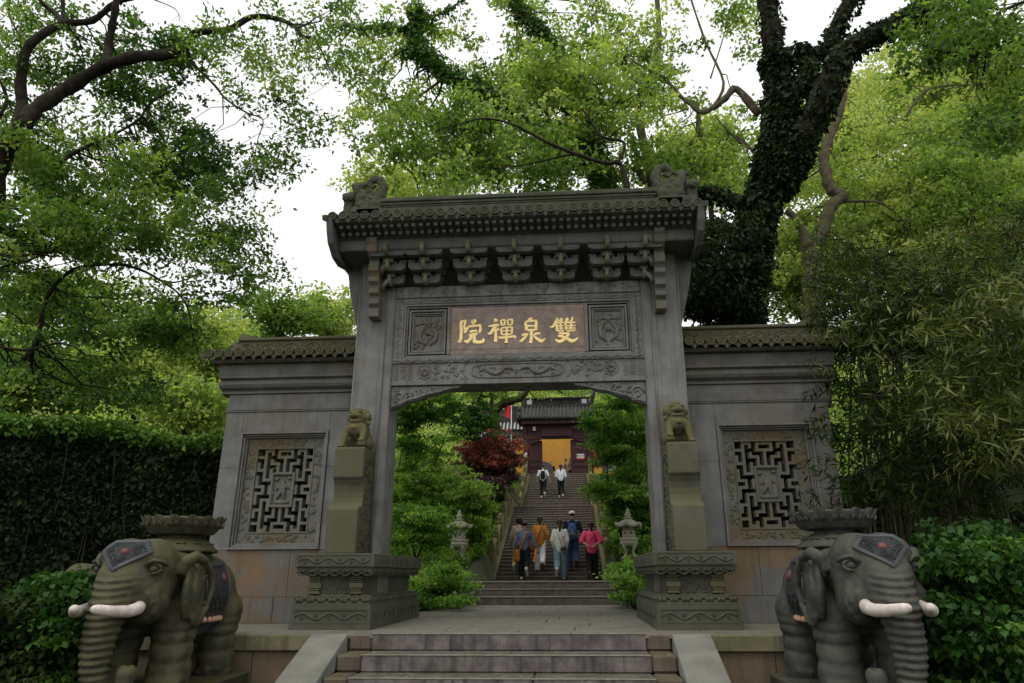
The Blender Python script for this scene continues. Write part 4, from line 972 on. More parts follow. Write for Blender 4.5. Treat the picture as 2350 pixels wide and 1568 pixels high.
def drape(L, poly, frm, d, thick, inner=0.0, res=10):
    """patch whose outline poly (points in space) is cast along d on the surface; inner>0 leaves a ring"""
    poly = np.array(poly, float); c = poly.mean(0); n = len(poly); m = 6
    out = []
    for i in range(n):
        for j in range(m): t = j / m; out.append(poly[i] * (1 - t) + poly[(i + 1) % n] * t)
    out = np.array(out); K = len(out); rings = []
    S = np.linspace(inner, 1, res)
    for s in S: rings.append(c + (out - c) * s)
    pts = np.concatenate(rings); pts = project(L, pts, d); nr = surf_normal(L, pts)
    top = pts + nr * thick; V = list(top); F = []
    for a in range(res - 1):
        for i in range(K): j = (i + 1) % K; F.append((a * K + i, a * K + j, (a + 1) * K + j, (a + 1) * K + i))
    b0 = len(V); V += list(pts[-K:] - nr[-K:] * .01); a = (res - 1) * K
    for i in range(K): j = (i + 1) % K; F.append((a + i, a + j, b0 + j, b0 + i))
    if inner > 0:
        b1 = len(V); V += list(pts[:K] - nr[:K] * .01)
        for i in range(K): j = (i + 1) % K; F.append((j, i, b1 + i, b1 + j))
    return V, F
def stamp(L, p, d, r, depth, mb, n=12, h=None):
    q = project(L, np.array([p]), d); nn = surf_normal(L, q)[0]; q = q[0]
    R = Vector(nn).to_track_quat('Z', 'Y').to_matrix(); h = h or r
    b = MB(); b.lathe([(0, -depth * .3), (r, 0), (r * .85, depth * .6), (r * .45, depth * .95), (0.001, depth)], n, sx=1, sy=h / r)
    mb.add([tuple(Vector(q) + R @ Vector(v)) for v in b.v], b.f); return q, nn
for sx, side, mt in ((-1, 'left', M['ele_l']),):
    rz = .03
    E = thing('stone_elephant', ('olive green mossy carved stone elephant left of the steps, face turned left' if sx < 0 else 'dark grey carved stone elephant right of the steps, face turned to the viewer'), 'elephant statue', (-3.15, -2.16, -.345), rz, group='stone elephants flanking the steps')
    L = elephant_sdf(-sx); LH = L[3:10]
    V_, F_ = sculpt(L, .0155, .05, ele_disp); put('body', mesh(V_, F_, 'elephant', True), mt, E, local=True)
    for q in (-1, 1):
        b = MB(); b.tube([(q * .18, -.76, .73), (q * .215, -.88, .69), (q * .205, -1.0, .675), (q * .165, -1.13, .68), (q * .095, -1.25, .70), (q * .075, -1.28, .708), (q * .066, -1.292, .711)], [.054, .053, .050, .046, .040, .029, .011], 14); b.build('tusk', M['tusk'], E, smooth=True, local=True)
        b = MB(); b.lathe([(0, -.036), (.025, -.026), (.036, 0), (.025, .026), (0, .036)], 16, (q * .250, -.79, 1.015)); b.build('eye', M['ele_r'], E, smooth=True, local=True)
        b = MB()
        for s2, r in ((1, .056),):
            b.tube([(q * .252 + q * .0, -.805 - .012 * math.cos(a), 1.015)[:1] + (-.800 + .0, 1.015) if False else (q * .255 + r * 1.05 * math.cos(a), -.806 + abs(math.cos(a)) * .028, 1.015 + r * .72 * math.sin(a)) for a in np.linspace(0, 2 * PI, 17)], .012, 6)
        b.tube([(q * .20, -.845, 1.04), (q * .25, -.83, 1.085), (q * .31, -.77, 1.075), (q * .335, -.71, 1.04)], [.012, .02, .018, .01], 6)
        b.build('eyelid', mt, E, smooth=True, local=True)
    # forehead cloth, its fringe and jewel
    poly = [(-.15, -1.4, 1.245), (.15, -1.4, 1.245), (.225, -1.4, 1.15), (0, -1.4, .985), (-.225, -1.4, 1.15)]
    poly = [(x, -.95, z) for x, y, z in poly]
    v, f = drape(LH, poly, None, (0, 1, 0), .014, 0, 9); put('forehead_cloth', mesh(v, f, 'c', True), M['ele_cloth'], E, local=True)
    v, f = drape(LH, poly, None, (0, 1, 0), .021, .82, 4); o = put('cloth_fringe', mesh(v, f, 'c', True), M['fringe'], E, local=True)
    b = MB()
    for i in range(5):
        p0 = np.array(poly[i]); p1 = np.array(poly[(i + 1) % 5]); c = np.mean(poly, axis=0); nn = int(np.linalg.norm(p1 - p0) / .014)
        if i == 0: continue
        for k in range(nn):
            e = p0 + (p1 - p0) * (k + .5) / nn; a = project(LH, np.array([c + (e - c) * .84, c + (e - c) * .99]), (0, 1, 0)); nr = surf_normal(LH, a)
            b.bar(a[0] + nr[0] * .021, a[1] + nr[1] * .021, .006, .008, up=tuple(nr[0]))
    b.build('fringe_threads', M['fringe'], o, local=True)
    b = MB(); stamp(LH, (0, -.95, 1.15), (0, 1, 0), .058, .012, b); b.build('jewel_setting', M['fringe'], E, smooth=True, local=True)
    b = MB(); stamp(LH, (0, -.97, 1.15), (0, 1, 0), .045, .042, b, 16); b.build('forehead_jewel', M['jewel'], E, smooth=True, local=True)
    b = MB(); rq = random.Random(4)
    for k in range(26):
        x = rq.uniform(-.15, .15); z = rq.uniform(1.04, 1.21); 
        if abs(x) > (z - .99) * 1.0 or math.hypot(x, z - 1.15) < .06: continue
        R = rq.uniform(.012, .026); pts = project(LH, np.array([(x + R * math.cos(t), -.95, z + R * math.sin(t)) for t in np.linspace(0, 4.6, 8)]), (0, 1, 0)); nr = surf_normal(LH, pts); b.tube(list(pts + nr * .016), .005, 5)
    b.build('cloth_scrolls', M['ele_cloth'], E, smooth=True, local=True)
    # saddle cloth on both flanks, with jewel, bead row and fringe
    Lb = [q for q in L[:3]]
    for q in (-1, 1):
        poly = [(q * .7, -.04, 1.06), (q * .7, .40, 1.08), (q * .7, .44, .52), (q * .7, -.06, .52)]
        v, f = drape(Lb, poly, None, (-q, 0, 0), .022, 0, 9)
        if q > 0: f = [tuple(reversed(x)) for x in f]
        cl = put('saddle_cloth', mesh(v, f, 'c', True), M['ele_cloth'], E, local=True)
        v, f = drape(Lb, poly, None, (-q, 0, 0), .034, .86, 3); put('cloth_border', mesh(v, f, 'c', True), M['fringe'], cl, local=True)
        b = MB(); stamp(Lb, (q * .7, .24, .93), (-q, 0, 0), .045, .05, b, 14, .06); b.build('flank_jewel', M['jewel'], E, smooth=True, local=True)
        for k in range(7):
            b = MB(); stamp(Lb, (q * .7, .0 + k * .072, .565), (-q, 0, 0), .026, .055, b, 12, .034); b.build('bead', M['bead'], E, smooth=True, local=True)
        b = MB()
        for k in range(34):
            y = -.05 + k * .0165; pts = project(Lb, np.array([(q * .7, y, .52), (q * .7, y, .44)]), (-q, 0, 0)); b.bar(pts[0] + (q * .02, 0, 0), pts[1] * (1, 1, 0) + np.array((q * .02, 0, .41)), .010, .018)
        b.build('hanging_fringe', M['fringe'], E, local=True)
        b = MB()
        for a in range(3):
            for k in range(5 - a): b.tube(list(project(Lb, np.array([(q * .7, .04 + .085 * k + .042 * a + .04 * math.cos(t), .63 + a * .05 + .045 * math.sin(t)) for t in np.linspace(0, PI, 6)]), (-q, 0, 0)) + np.array((q * .022, 0, 0))), .010, 5)
        b.build('wave_pattern', M['ele_cloth'], E, smooth=True, local=True)
    # neck pad, downturned lotus leaf and lotus seat
    b = MB(); b.lathe([(.36, -.14), (.34, -.04), (.30, .02), (.25, .05), (.22, .07)], 28, (0, .10, 1.20), sx=.86, sy=1.05); b.build('saddle_pad', mt, E, smooth=True, local=True)
    b = MB(); n = 12
    for k in range(n):
        a0 = 2 * PI * k / n
        for ring in range(1):
            V0 = []; 
            for i in range(5):
                for j in range(5):
                    aa = a0 + (j / 4 - .5) * 2 * PI / n * 1.08; t = i / 4; rr = .19 + .19 * t; zz = 1.31 - .13 * t ** 1.7 + .012 * math.sin(j / 4 * PI) + (.02 * abs(j / 4 - .5) * 2 if i == 4 else 0)
                    V0.append((rr * math.cos(aa) * .92, .10 + rr * math.sin(aa) * 1.02, zz))
            V1 = [(x, y, z - .022) for x, y, z in V0]; Fq = []
            for i in range(4):
                for j in range(4): a = i * 5 + j; Fq += [(a, a + 5, a + 6, a + 1), (a + 25, a + 26, a + 31, a + 30)]
            for j in range(4): a = 20 + j; Fq.append((a, a + 25, a + 26, a + 1))
            b.add(V0 + V1, Fq)
        for s2 in (-1, 1):
            ac = a0 + s2 * .09; b.lathe([(0, 0), (.024, .0), (.018, .010), (0, .014)], 8, (.31 * math.cos(ac) * .92, .10 + .31 * math.sin(ac) * 1.02, 1.258))
    b.build('downturned_lotus', mt, E, smooth=True, local=True)
    b = MB(); b.lathe([(.18, 1.27), (.18, 1.335), (.24, 1.342), (.315, 1.38), (.35, 1.44), (.355, 1.50), (.33, 1.515), (.29, 1.513), (.26, 1.50), (0.001, 1.495)], 36, (0, .10, 0)); lot = b.build('lotus_seat', mt, E, local=True, auto=True)
    n = 14
    for k in range(n):
        a0 = 2 * PI * k / n; b = MB(); V0 = []
        for i in range(6):
            t = i / 5
            for j in range(7):
                s_ = j / 6 - .5; wd = 2 * PI / n * (1.0 - .0 * t) * (1 if t < .7 else 1 - .75 * ((t - .7) / .3) ** 1.5)
                aa = a0 + s_ * wd; rr = .275 + .11 * t ** .8 + .020 * math.cos(s_ * PI) ; zz = 1.355 + .16 * t + (.012 if i == 5 else 0)
                V0.append((rr * math.cos(aa), .10 + rr * math.sin(aa), zz))
        Fq = [(i * 7 + j, i * 7 + j + 1, (i + 1) * 7 + j + 1, (i + 1) * 7 + j) for i in range(5) for j in range(6)]
        b.add(V0, Fq); b.add([(x * .93, .10 + (y - .10) * .93, z) for x, y, z in V0], [tuple(reversed(f)) for f in Fq])
        for s2 in (-1, 1):
            for rad in (.030, .018):
                pts = []
                for t in np.linspace(0, PI, 7):
                    aa = a0 + s2 * .085 + rad * 2.2 * math.cos(t); zz = 1.42 + rad * 1.3 * math.sin(t); rr = .376 + (zz - 1.42) * .3; pts.append((rr * math.cos(aa), .10 + rr * math.sin(aa), zz))
                b.tube(pts, .006, 4)
        b.build('petal', mt, lot, smooth=True, local=True)
    # plinth
    pb = MB(); pb.box(-.52, -1.22, -.56, .52, .95, -.0, .02); pb.build('plinth', mt, E, local=True)
E.scale = (.97, .95, .97)
ER = E.copy(); COL.objects.link(ER); ER.location = (3.13, -2.16, -.345); ER.rotation_euler.z = .04; ER.scale = (-.97, .95, .97)
ER['label'] = 'dark grey carved stone elephant right of the steps, face turned to the viewer'
E['label'] = 'olive green mossy carved stone elephant left of the steps'
def copy_kids(a, b_):
    for ch in list(a.children):
        c = ch.copy(); COL.objects.link(c); c.parent = b_
        if c.type == 'MESH' and c.data.materials and c.data.materials[0] == M['ele_l']: c.material_slots[0].link = 'OBJECT'; c.material_slots[0].material = M['ele_r']
        copy_kids(ch, c)
copy_kids(E, ER)

# ================================================================ STONE LANTERNS
for sx, side in ((-1, 'left'), (1, 'right')):
    T = thing('stone_lantern', 'pale stone lantern with curved legs and upswept hexagonal cap, %s of the long stairway' % side, 'stone lantern', (-2.17 if sx < 0 else 2.10, 9, .93), rz=.3, group='stone lanterns')
    b = MB()
    for k in range(4):
        a = k * PI / 2 + .4; pts = [(.26, 0), (.20, .04), (.13, .12), (.12, .2), (.16, .27), (.19, .31), (.15, .34)]
        c = MB(); c.tube([(r * math.cos(a), r * math.sin(a), z) for r, z in pts], [.05, .035, .03, .035, .045, .05, .04], 7); c.build('leg', M['lantern'], T, smooth=True, local=True)
    b = MB(); b.lathe([(.15, .30), (.21, .33), (.24, .38), (.23, .44), (.25, .46), (.25, .50), (.20, .52)], 6); b.build('tray', M['lantern'], T, local=True)
    b = MB(); b.lathe([(.16, .52), (.17, .54), (.18, .66), (.15, .72), (.14, .76)], 6); o = b.build('light_chamber', M['lantern'], T, local=True)
    b = MB()
    for k in range(6):
        a = k * PI / 3 + PI / 6; c = (.157 * math.cos(a), .157 * math.sin(a), .62); b.add([(c[0] + .03 * math.cos(t) * -math.sin(a) + .003 * math.cos(a), c[1] + .03 * math.cos(t) * math.cos(a) + .003 * math.sin(a), c[2] + .03 * math.sin(t)) for t in np.linspace(0, 2 * PI, 9)[:-1]], [tuple(range(8))])
    b.build('window_hole', M['hole'], o, local=True, kind='stuff')
    b = MB(); V0 = []; n = 24
    for r, z, up in ((.12, .76, 0), (.30, .755, .05), (.33, .80, .085), (.24, .86, .02), (.15, .93, 0), (.09, .96, 0)):
        for k in range(n):
            a = 2 * PI * k / n; c = abs(math.cos(3 * a)) ** 6; V0.append((r * (1 + .10 * c * (r > .2)) * math.cos(a), r * (1 + .10 * c * (r > .2)) * math.sin(a), z + up * c))
    b.add(V0, [(i * n + k, i * n + (k + 1) % n, (i + 1) * n + (k + 1) % n, (i + 1) * n + k) for i in range(5) for k in range(n)]); b.build('cap', M['lantern'], T, smooth=True, local=True)
    b = MB(); b.lathe([(.06, .95), (.11, .98), (.11, 1.0), (.05, 1.01), (.06, 1.03), (.085, 1.07), (.07, 1.11), (.035, 1.14), (.05, 1.16), (.03, 1.20), (0.001, 1.25)], 12); b.build('finial', M['lantern'], T, smooth=True, local=True)

# ================================================================ BALUSTRADES of the long stairway
pm = MB(); pm.box(-.085, -.085, 0, .085, .085, .72, .012); pm.box(-.1, -.1, .66, .1, .1, .69); postm = pm.mesh('post')
fm = MB(); fm.lathe([(.07, .72), (.09, .735), (.09, .76), (.06, .775), (.095, .80), (.10, .84), (.085, .87), (.06, .88), (.085, .90), (.075, .95), (.035, .985), (.02, 1.01), (0.001, 1.03)], 12); finm = fm.mesh('finial', True)
def rail_at(y): return zstair(y)
for sx, side in ((-1, 'left'), (1, 'right')):
    B = thing('stone_balustrade', 'mossy carved stone balustrade with lotus-bud posts along the %s edge of the stairway' % side, 'balustrade', (sx * 1.74, STAIR0, LZ), group='stairway balustrades')
    ysq = [12.45, 13.7, 14.95, 16.2, 17.5, 18.8, 20.4, 22.0, 23.6, 25.0, 26.4, 27.8, 29.2]
    xx = sx * 1.74
    for i, y in enumerate(ysq):
        o = put('post', postm, M['bal'], B, loc=(xx, y, zstair(y) - .02)); put('finial', finm, M['bal'], o, local=True)
        if i < len(ysq) - 1:
            y2 = ysq[i + 1]; za, zb = zstair(y), zstair(y2)
            if y < 18.81 and y2 > 18.81: za = zb = Z_A
            b = MB(); b.prism([(y + .08, za + .02), (y2 - .08, zb + .02), (y2 - .08, zb + .42), (y + .08, za + .42)], xx - .045, xx + .045, 'x'); b.build('rail_panel', M['bal'], B, bevel=.01)
            b = MB(); b.prism([(y + .08, za + .52), (y2 - .08, zb + .52), (y2 - .08, zb + .61), (y + .08, za + .61)], xx - .06, xx + .06, 'x'); b.build('handrail', M['bal'], B, bevel=.015)
            for k in range(2):
                t = (k + 1) / 3; ym = y + (y2 - y) * t; zm = za + (zb - za) * t; b = MB(); b.lathe([(.04, .40), (.06, .44), (.03, .47), (.05, .53)], 8, (xx, ym, zm)); b.build('baluster', M['bal'], B, smooth=True)
    # stone strings under the rails
    b = MB(); b.prism([(11.85, LZ - .02), (11.85, LZ + .04), (12.1, LZ + .14), (Y_A + .1, Z_A + .10), (Y_B - .1, Z_A + .10), (Y_C, Z_C + .06), (Y_C, Z_C - .4), (12.3, LZ - .3)], sx * 1.55, sx * 1.92, 'x'); b.build('string_stone', M['bal'], B, bevel=.01)
    # curled drum stone at the foot
    b = MB(); 
    for (y, z, r) in ((12.28, .34, .13), (12.1, .22, .10), (11.97, .14, .07)): b.prism([(y + r * math.cos(a), LZ + z + r * 1.3 * math.sin(a)) for a in np.linspace(0, 2 * PI, 13)[:-1]], xx - .06, xx + .06, 'x')
    b.build('scroll_end', M['bal'], B, bevel=.012)

# ================================================================ TEMPLE GATE HOUSE AT THE TOP
M['yel'] = plain('ochre_plaster', (.50, .25, .045), rough=.9, var=.08, scale=3)
M['maroon'] = plain('maroon_wood', (.045, .014, .018), rough=.6, var=.2, scale=6)
M['white'] = plain('white_plaster', (.55, .55, .54), rough=.9)
M['tile'] = stone('grey_roof_tile', (.035, .035, .036), (.08, .08, .08), moss=0)
M['tiledark'] = stone('dark_ridge_tile', (.016, .016, .016), (.04, .04, .038), moss=.1)
M['tilelight'] = stone('pale_roof_tile', (.30, .30, .31), (.42, .42, .43), moss=.0)
M['notice'] = plain('notice_board', (.10, .10, .10), rough=.5)
ZF = Z_C; YT = 30.7
T = thing('temple_gatehouse', 'dark maroon temple gatehouse with tiled roof at the top of the stairway', 'gatehouse', (0, YT, ZF))
def tb(nm, mat, *bx, parent=None, bevel=0):
    b = MB()
    for q in bx: b.box(*q)
    return b.build(nm, mat, parent or T, bevel=bevel)
for x in (-1.85, 1.85):
    b = MB(); b.lathe([(.14, 0), (.14, 2.95)], 12, (x, YT, ZF)); b.build('column', M['maroon'], T, smooth=True)
tb('lintel_beam', M['maroon'], (-1.95, YT - .08, ZF + 2.25, 1.95, YT + .10, ZF + 2.42), (-1.95, YT - .1, ZF + 2.75, 1.95, YT + .1, ZF + 3.05))
tb('transom_panel', M['maroon'], (-1.8, YT - .03, ZF + 2.42, 1.8, YT + .05, ZF + 2.75))
tb('name_board', M['maroon'], (-.95, YT - .22, ZF + 2.38, .85, YT - .12, ZF + 2.80))
for s in (-1, 1): 
    b = MB(); b.prism([(s * 1.72, ZF + 2.24), (s * 1.0, ZF + 2.24), (s * 1.15, ZF + 2.1), (s * 1.5, ZF + 2.0), (s * 1.72, ZF + 1.85)], YT - .04, YT + .04, 'y'); b.build('corner_brace', M['maroon'], T)
def door(x0, x1, y0, y1):
    d = MB(); d.bar((x0, y0, ZF + 1.1), (x1, y1, ZF + 1.1), .05, 2.2, up=(0, 0, 1)); o = d.build('door', M['maroon'], T)
    b = MB()
    for za, zb in ((.12, .62), (.7, .95), (1.03, 2.1)):
        for z in (za, zb): b.bar((x0 * .9 + x1 * .1, y0 * .9 + y1 * .1 - .04, ZF + z), (x0 * .1 + x1 * .9, y0 * .1 + y1 * .9 - .04, ZF + z), .03, .03)
        for t in (.1, .9): b.bar((x0 + (x1 - x0) * t, y0 + (y1 - y0) * t - .04, ZF + za), (x0 + (x1 - x0) * t, y0 + (y1 - y0) * t - .04, ZF + zb), .03, .03)
    b.build('door_panel_frame', M['maroon'], o)
    return o
door(-1.74, -.92, YT + .05, YT + .22); dr_ = door(1.74, .72, YT + .05, YT + .12)
b = MB(); b.box(1.08, YT - .01, ZF + 1.12, 1.50, YT + .02, ZF + 1.36); s_ = b.build('notice', M['white'], dr_)
M['red'] = plain('red_paint', (.45, .02, .03), rough=.6)
b = MB(); b.box(1.08, YT - .011, ZF + 1.04, 1.50, YT + .019, ZF + 1.118); b.build('notice_strip', M['red'], dr_)
b = MB(); b.tube([(1.18 + .055 * math.cos(t), YT - .016, ZF + 1.24 + .055 * math.sin(t)) for t in np.linspace(0, 2 * PI, 17)], .010, 5); b.bar((1.145, YT - .016, ZF + 1.275), (1.215, YT - .016, ZF + 1.205), .012, .01)
for k in range(4): b.box(1.27 + k * .055, YT - .018, ZF + 1.22, 1.31 + k * .055, YT - .012, ZF + 1.27)
b.build('notice_mark', M['red'], dr_)
tb('pale_plate', M['white'], (-1.98, YT - .19, ZF + 1.05, -1.78, YT - .15, ZF + 1.45))
tb('lamp_box', M['white'], (-1.44, YT - .22, ZF + 2.72, -1.28, YT - .12, ZF + 2.95))
tb('threshold', M['stair'], (-1.9, YT - .2, ZF + .001, 1.9, YT + .3, ZF + .06))
# roof with tile ribs
def tiled_roof(par, x0, x1, ye, ze, yr, zr, pitch, mat, mat2, curve=.10, discs=True):
    b = MB(); n = 6
    prof = [(ye + (yr - ye) * t, ze + (zr - ze) * (t * (1 - curve) + curve * t * t)) for t in np.linspace(0, 1, n)]
    b.prism(prof + [(2 * yr - ye, ze), (2 * yr - ye, ze - .08), (ye, ze - .08)], x0, x1, 'x'); b.build('roof_slope', mat2, par)
    k = int((x1 - x0) / pitch)
    rb = MB(); rb.tube([(0, y - ye, z - ze + .02) for y, z in prof], [pitch * .24] * n, 8); rm = rb.mesh('rib', True)
    ed = MB(); ed.lathe([(0, -.01), (pitch * .2, -.01), (pitch * .3, 0.0), (pitch * .3, .03), (0, .03)], 10)
    for i in range(len(ed.v)): x, y, z = ed.v[i]; ed.v[i] = (x, z - .03, y + .01)
    em = ed.mesh('tile_end', True)
    for i in range(k):
        x = x0 + (x1 - x0) * (i + .5) / k; o = put('tile_rib', rm, mat, par, loc=(x, ye, ze)); 
        if discs: put('tile_end', em, mat, o, loc=(0, 0, 0), local=True)
        c = MB(); 
tiled_roof(T, -2.35, 2.3, YT - .75, ZF + 3.38, YT + .35, ZF + 4.30, .215, M['tile'], M['tiledark'])
tb('eave_board', M['maroon'], (-2.1, YT - .55, ZF + 3.06, 2.1, YT + .9, ZF + 3.29))
tb('ridge', M['tiledark'], (-2.0, YT + .2, ZF + 4.22, 1.95, YT + .5, ZF + 4.34), (-2.0, YT + .22, ZF + 4.72, 1.95, YT + .48, ZF + 4.80), (-1.95, YT + .25, ZF + 4.34, -1.40, YT + .45, ZF + 4.72), (1.32, YT + .25, ZF + 4.34, 1.9, YT + .45, ZF + 4.72))
b = MB()
for k in range(27):
    for z in (4.41, 4.53, 4.65): x = -1.36 + k * .1; b.tube([(x + .05 * math.cos(t), YT + .33, ZF + z + .06 * math.sin(t)) for t in np.linspace(0, 2 * PI, 7)], .014, 4)
b.build('ridge_tracery', M['tile'], T)
tb('ridge_panel', M['tiledark'], (-1.4, YT + .36, ZF + 4.34, 1.32, YT + .40, ZF + 4.72))
for x in (-1.66, 1.6): tb('ridge_rosette', M['tilelight'], (x - .14, YT + .235, ZF + 4.40, x + .14, YT + .248, ZF + 4.66))
for s in (-1, 1):
    V_, F_ = sculpt([('c', (s * 2.0, YT + .35, ZF + 4.4), (s * 2.18, YT + .35, ZF + 5.0), .14, .09), ('e', (s * 2.12, YT + .35, ZF + 4.85), (.16, .1, .12)), ('e', (s * 2.24, YT + .35, ZF + 5.1), (.08, .06, .12)), ('c', (s * 2.2, YT - .7, ZF + 3.5), (s * 2.25, YT + .1, ZF + 4.1), .10, .09), ('e', (s * 2.22, YT - .45, ZF + 3.92), (.1, .1, .14))], .03, .05)
    put('ridge_ornament', mesh(V_, F_, 'o', True), M['tiledark'], T)
# flanking walls
for sx, side in ((-1, 'left'), (1, 'right')):
    Wl = thing('ochre_wall', 'ochre plastered wall with grey inset panel and white cornice %s of the gatehouse' % side, 'wall', (sx * 4, YT + .2, ZF), group='ochre temple walls')
    X0, X1 = sorted((sx * 1.98, sx * 4.3))
    b = MB(); b.box(X0, YT + .1, ZF - .3, X1, YT + .4, ZF + 2.12); b.build('plaster', M['yel'], Wl)
    b = MB(); b.box(X0, YT + .02, ZF + 2.12, X1, YT + .48, ZF + 2.22); b.box(X0, YT - .06, ZF + 2.222, X1, YT + .56, ZF + 2.34); b.build('cornice', M['white'], Wl)
    a0, a1 = sorted((sx * 2.5, sx * 4.0)); b = MB(); b.box(a0, YT + .06, ZF + .35, a1, YT + .12, ZF + 1.88); b.build('inset_panel', M['notice'], Wl)
    tiled_roof(Wl, X0, X1, YT - .22, ZF + 2.40, YT + .25, ZF + 2.74, .2, M['tile'], M['tiledark'])
    b = MB(); b.box(X0, YT + .17, ZF + 2.70, X1, YT + .33, ZF + 2.90); b.build('ridge', M['tiledark'], Wl)
SW = thing('screen_wall', 'ochre wall seen through the open temple doorway', 'wall', (0, 37.2, ZF))
tb('plaster', M['yel'], (-5, 37.2, ZF - .1, 5, 37.5, ZF + 4.2), parent=SW)
b = MB(); b.box(.62, 36.6, ZF + 1.75, 1.5, 37.19, ZF + 1.84); b.build('ledge', M['white'], SW)
b = MB(); b.box(.9, 36.9, ZF + 1.841, 1.3, 37.19, ZF + 3.6); b.build('side_pillar', M['maroon'], SW)
b = MB(); b.prism([(-1.02 + .62 * math.cos(t), ZF + .95 + .62 * math.sin(t)) for t in np.linspace(0, 2 * PI, 25)[:-1]], 34.6, 34.8, 'y'); dm = b.build('round_drum_stone', M['notice']); tag(dm, 'dark round drum stone just inside the left of the temple doorway', 'drum stone')
# hall behind
Hh = thing('temple_hall', 'hall with pale grey striped tile roof behind the gatehouse on the left', 'hall', (-4.5, 38.5, ZF))
tiled_roof(Hh, -5.5, -2.0, 36.3, ZF + 2.95, 38.6, ZF + 5.0, .24, M['tilelight'], M['tiledark'], discs=False)
tb('hall_wall', M['yel'], (-5.2, 37.6, ZF - .2, -2.2, 38.4, ZF + 2.8), parent=Hh)
tb('hall_ridge', M['tiledark'], (-5.4, 38.45, ZF + 4.9, -2.1, 38.75, ZF + 6.0), parent=Hh)
tb('ridge_cap', M['tile'], (-5.5, 38.4, ZF + 6.001, -2.0, 38.8, ZF + 6.1), parent=Hh)
p_ = at(1151, 934, Y=38.4); glyphs('ridge_character', '宝', p_[0], p_[2], 38.43, .52, M['gold'], Hh, vertical=False, offset=.01)
# flag
Fg = thing('flag_pole', 'thin grey metal flagpole beside the gatehouse roof', 'flagpole', (at(1173, 1000, Y=30.0)[0], 30.0, ZF))
fx = at(1173, 1000, Y=30.0)[0]; ztop = at(1174, 906, Y=30.0)[2]
M['metal'] = plain('grey_metal', (.35, .35, .36), rough=.4, metal=.6)
b = MB(); b.tube([(fx, 30, ZF - 2.0), (fx, 30, ztop)], [.035, .03], 8); b.build('pole', M['metal'], Fg, smooth=True)
b = MB(); b.lathe([(0, -.06), (.05, -.03), (.06, 0), (.05, .03), (0, .06)], 10, (fx, 30, ztop + .04)); b.build('ball', M['metal'], Fg, smooth=True)
V0 = []; ft = at(1168, 925, Y=30)[2]; fb = at(1168, 963, Y=30)[2]
for i in range(9):
    for j in range(7):
        t = i / 8; s = j / 6; V0.append((fx - .02 - s * (.20 + .28 * t) + .02 * math.sin(t * 9), 29.98 + .06 * math.sin(s * 9 + t * 2), ft + (fb - ft) * t + (.22 * s * t if t > .5 else 0)))
b = MB(); b.add(V0, [(i * 7 + j, i * 7 + j + 1, (i + 1) * 7 + j + 1, (i + 1) * 7 + j) for i in range(8) for j in range(6)])
fo = put('flag', b.mesh('flag', True), M['red']); tag(fo, 'plain red flag hanging limp from the flagpole', 'flag')

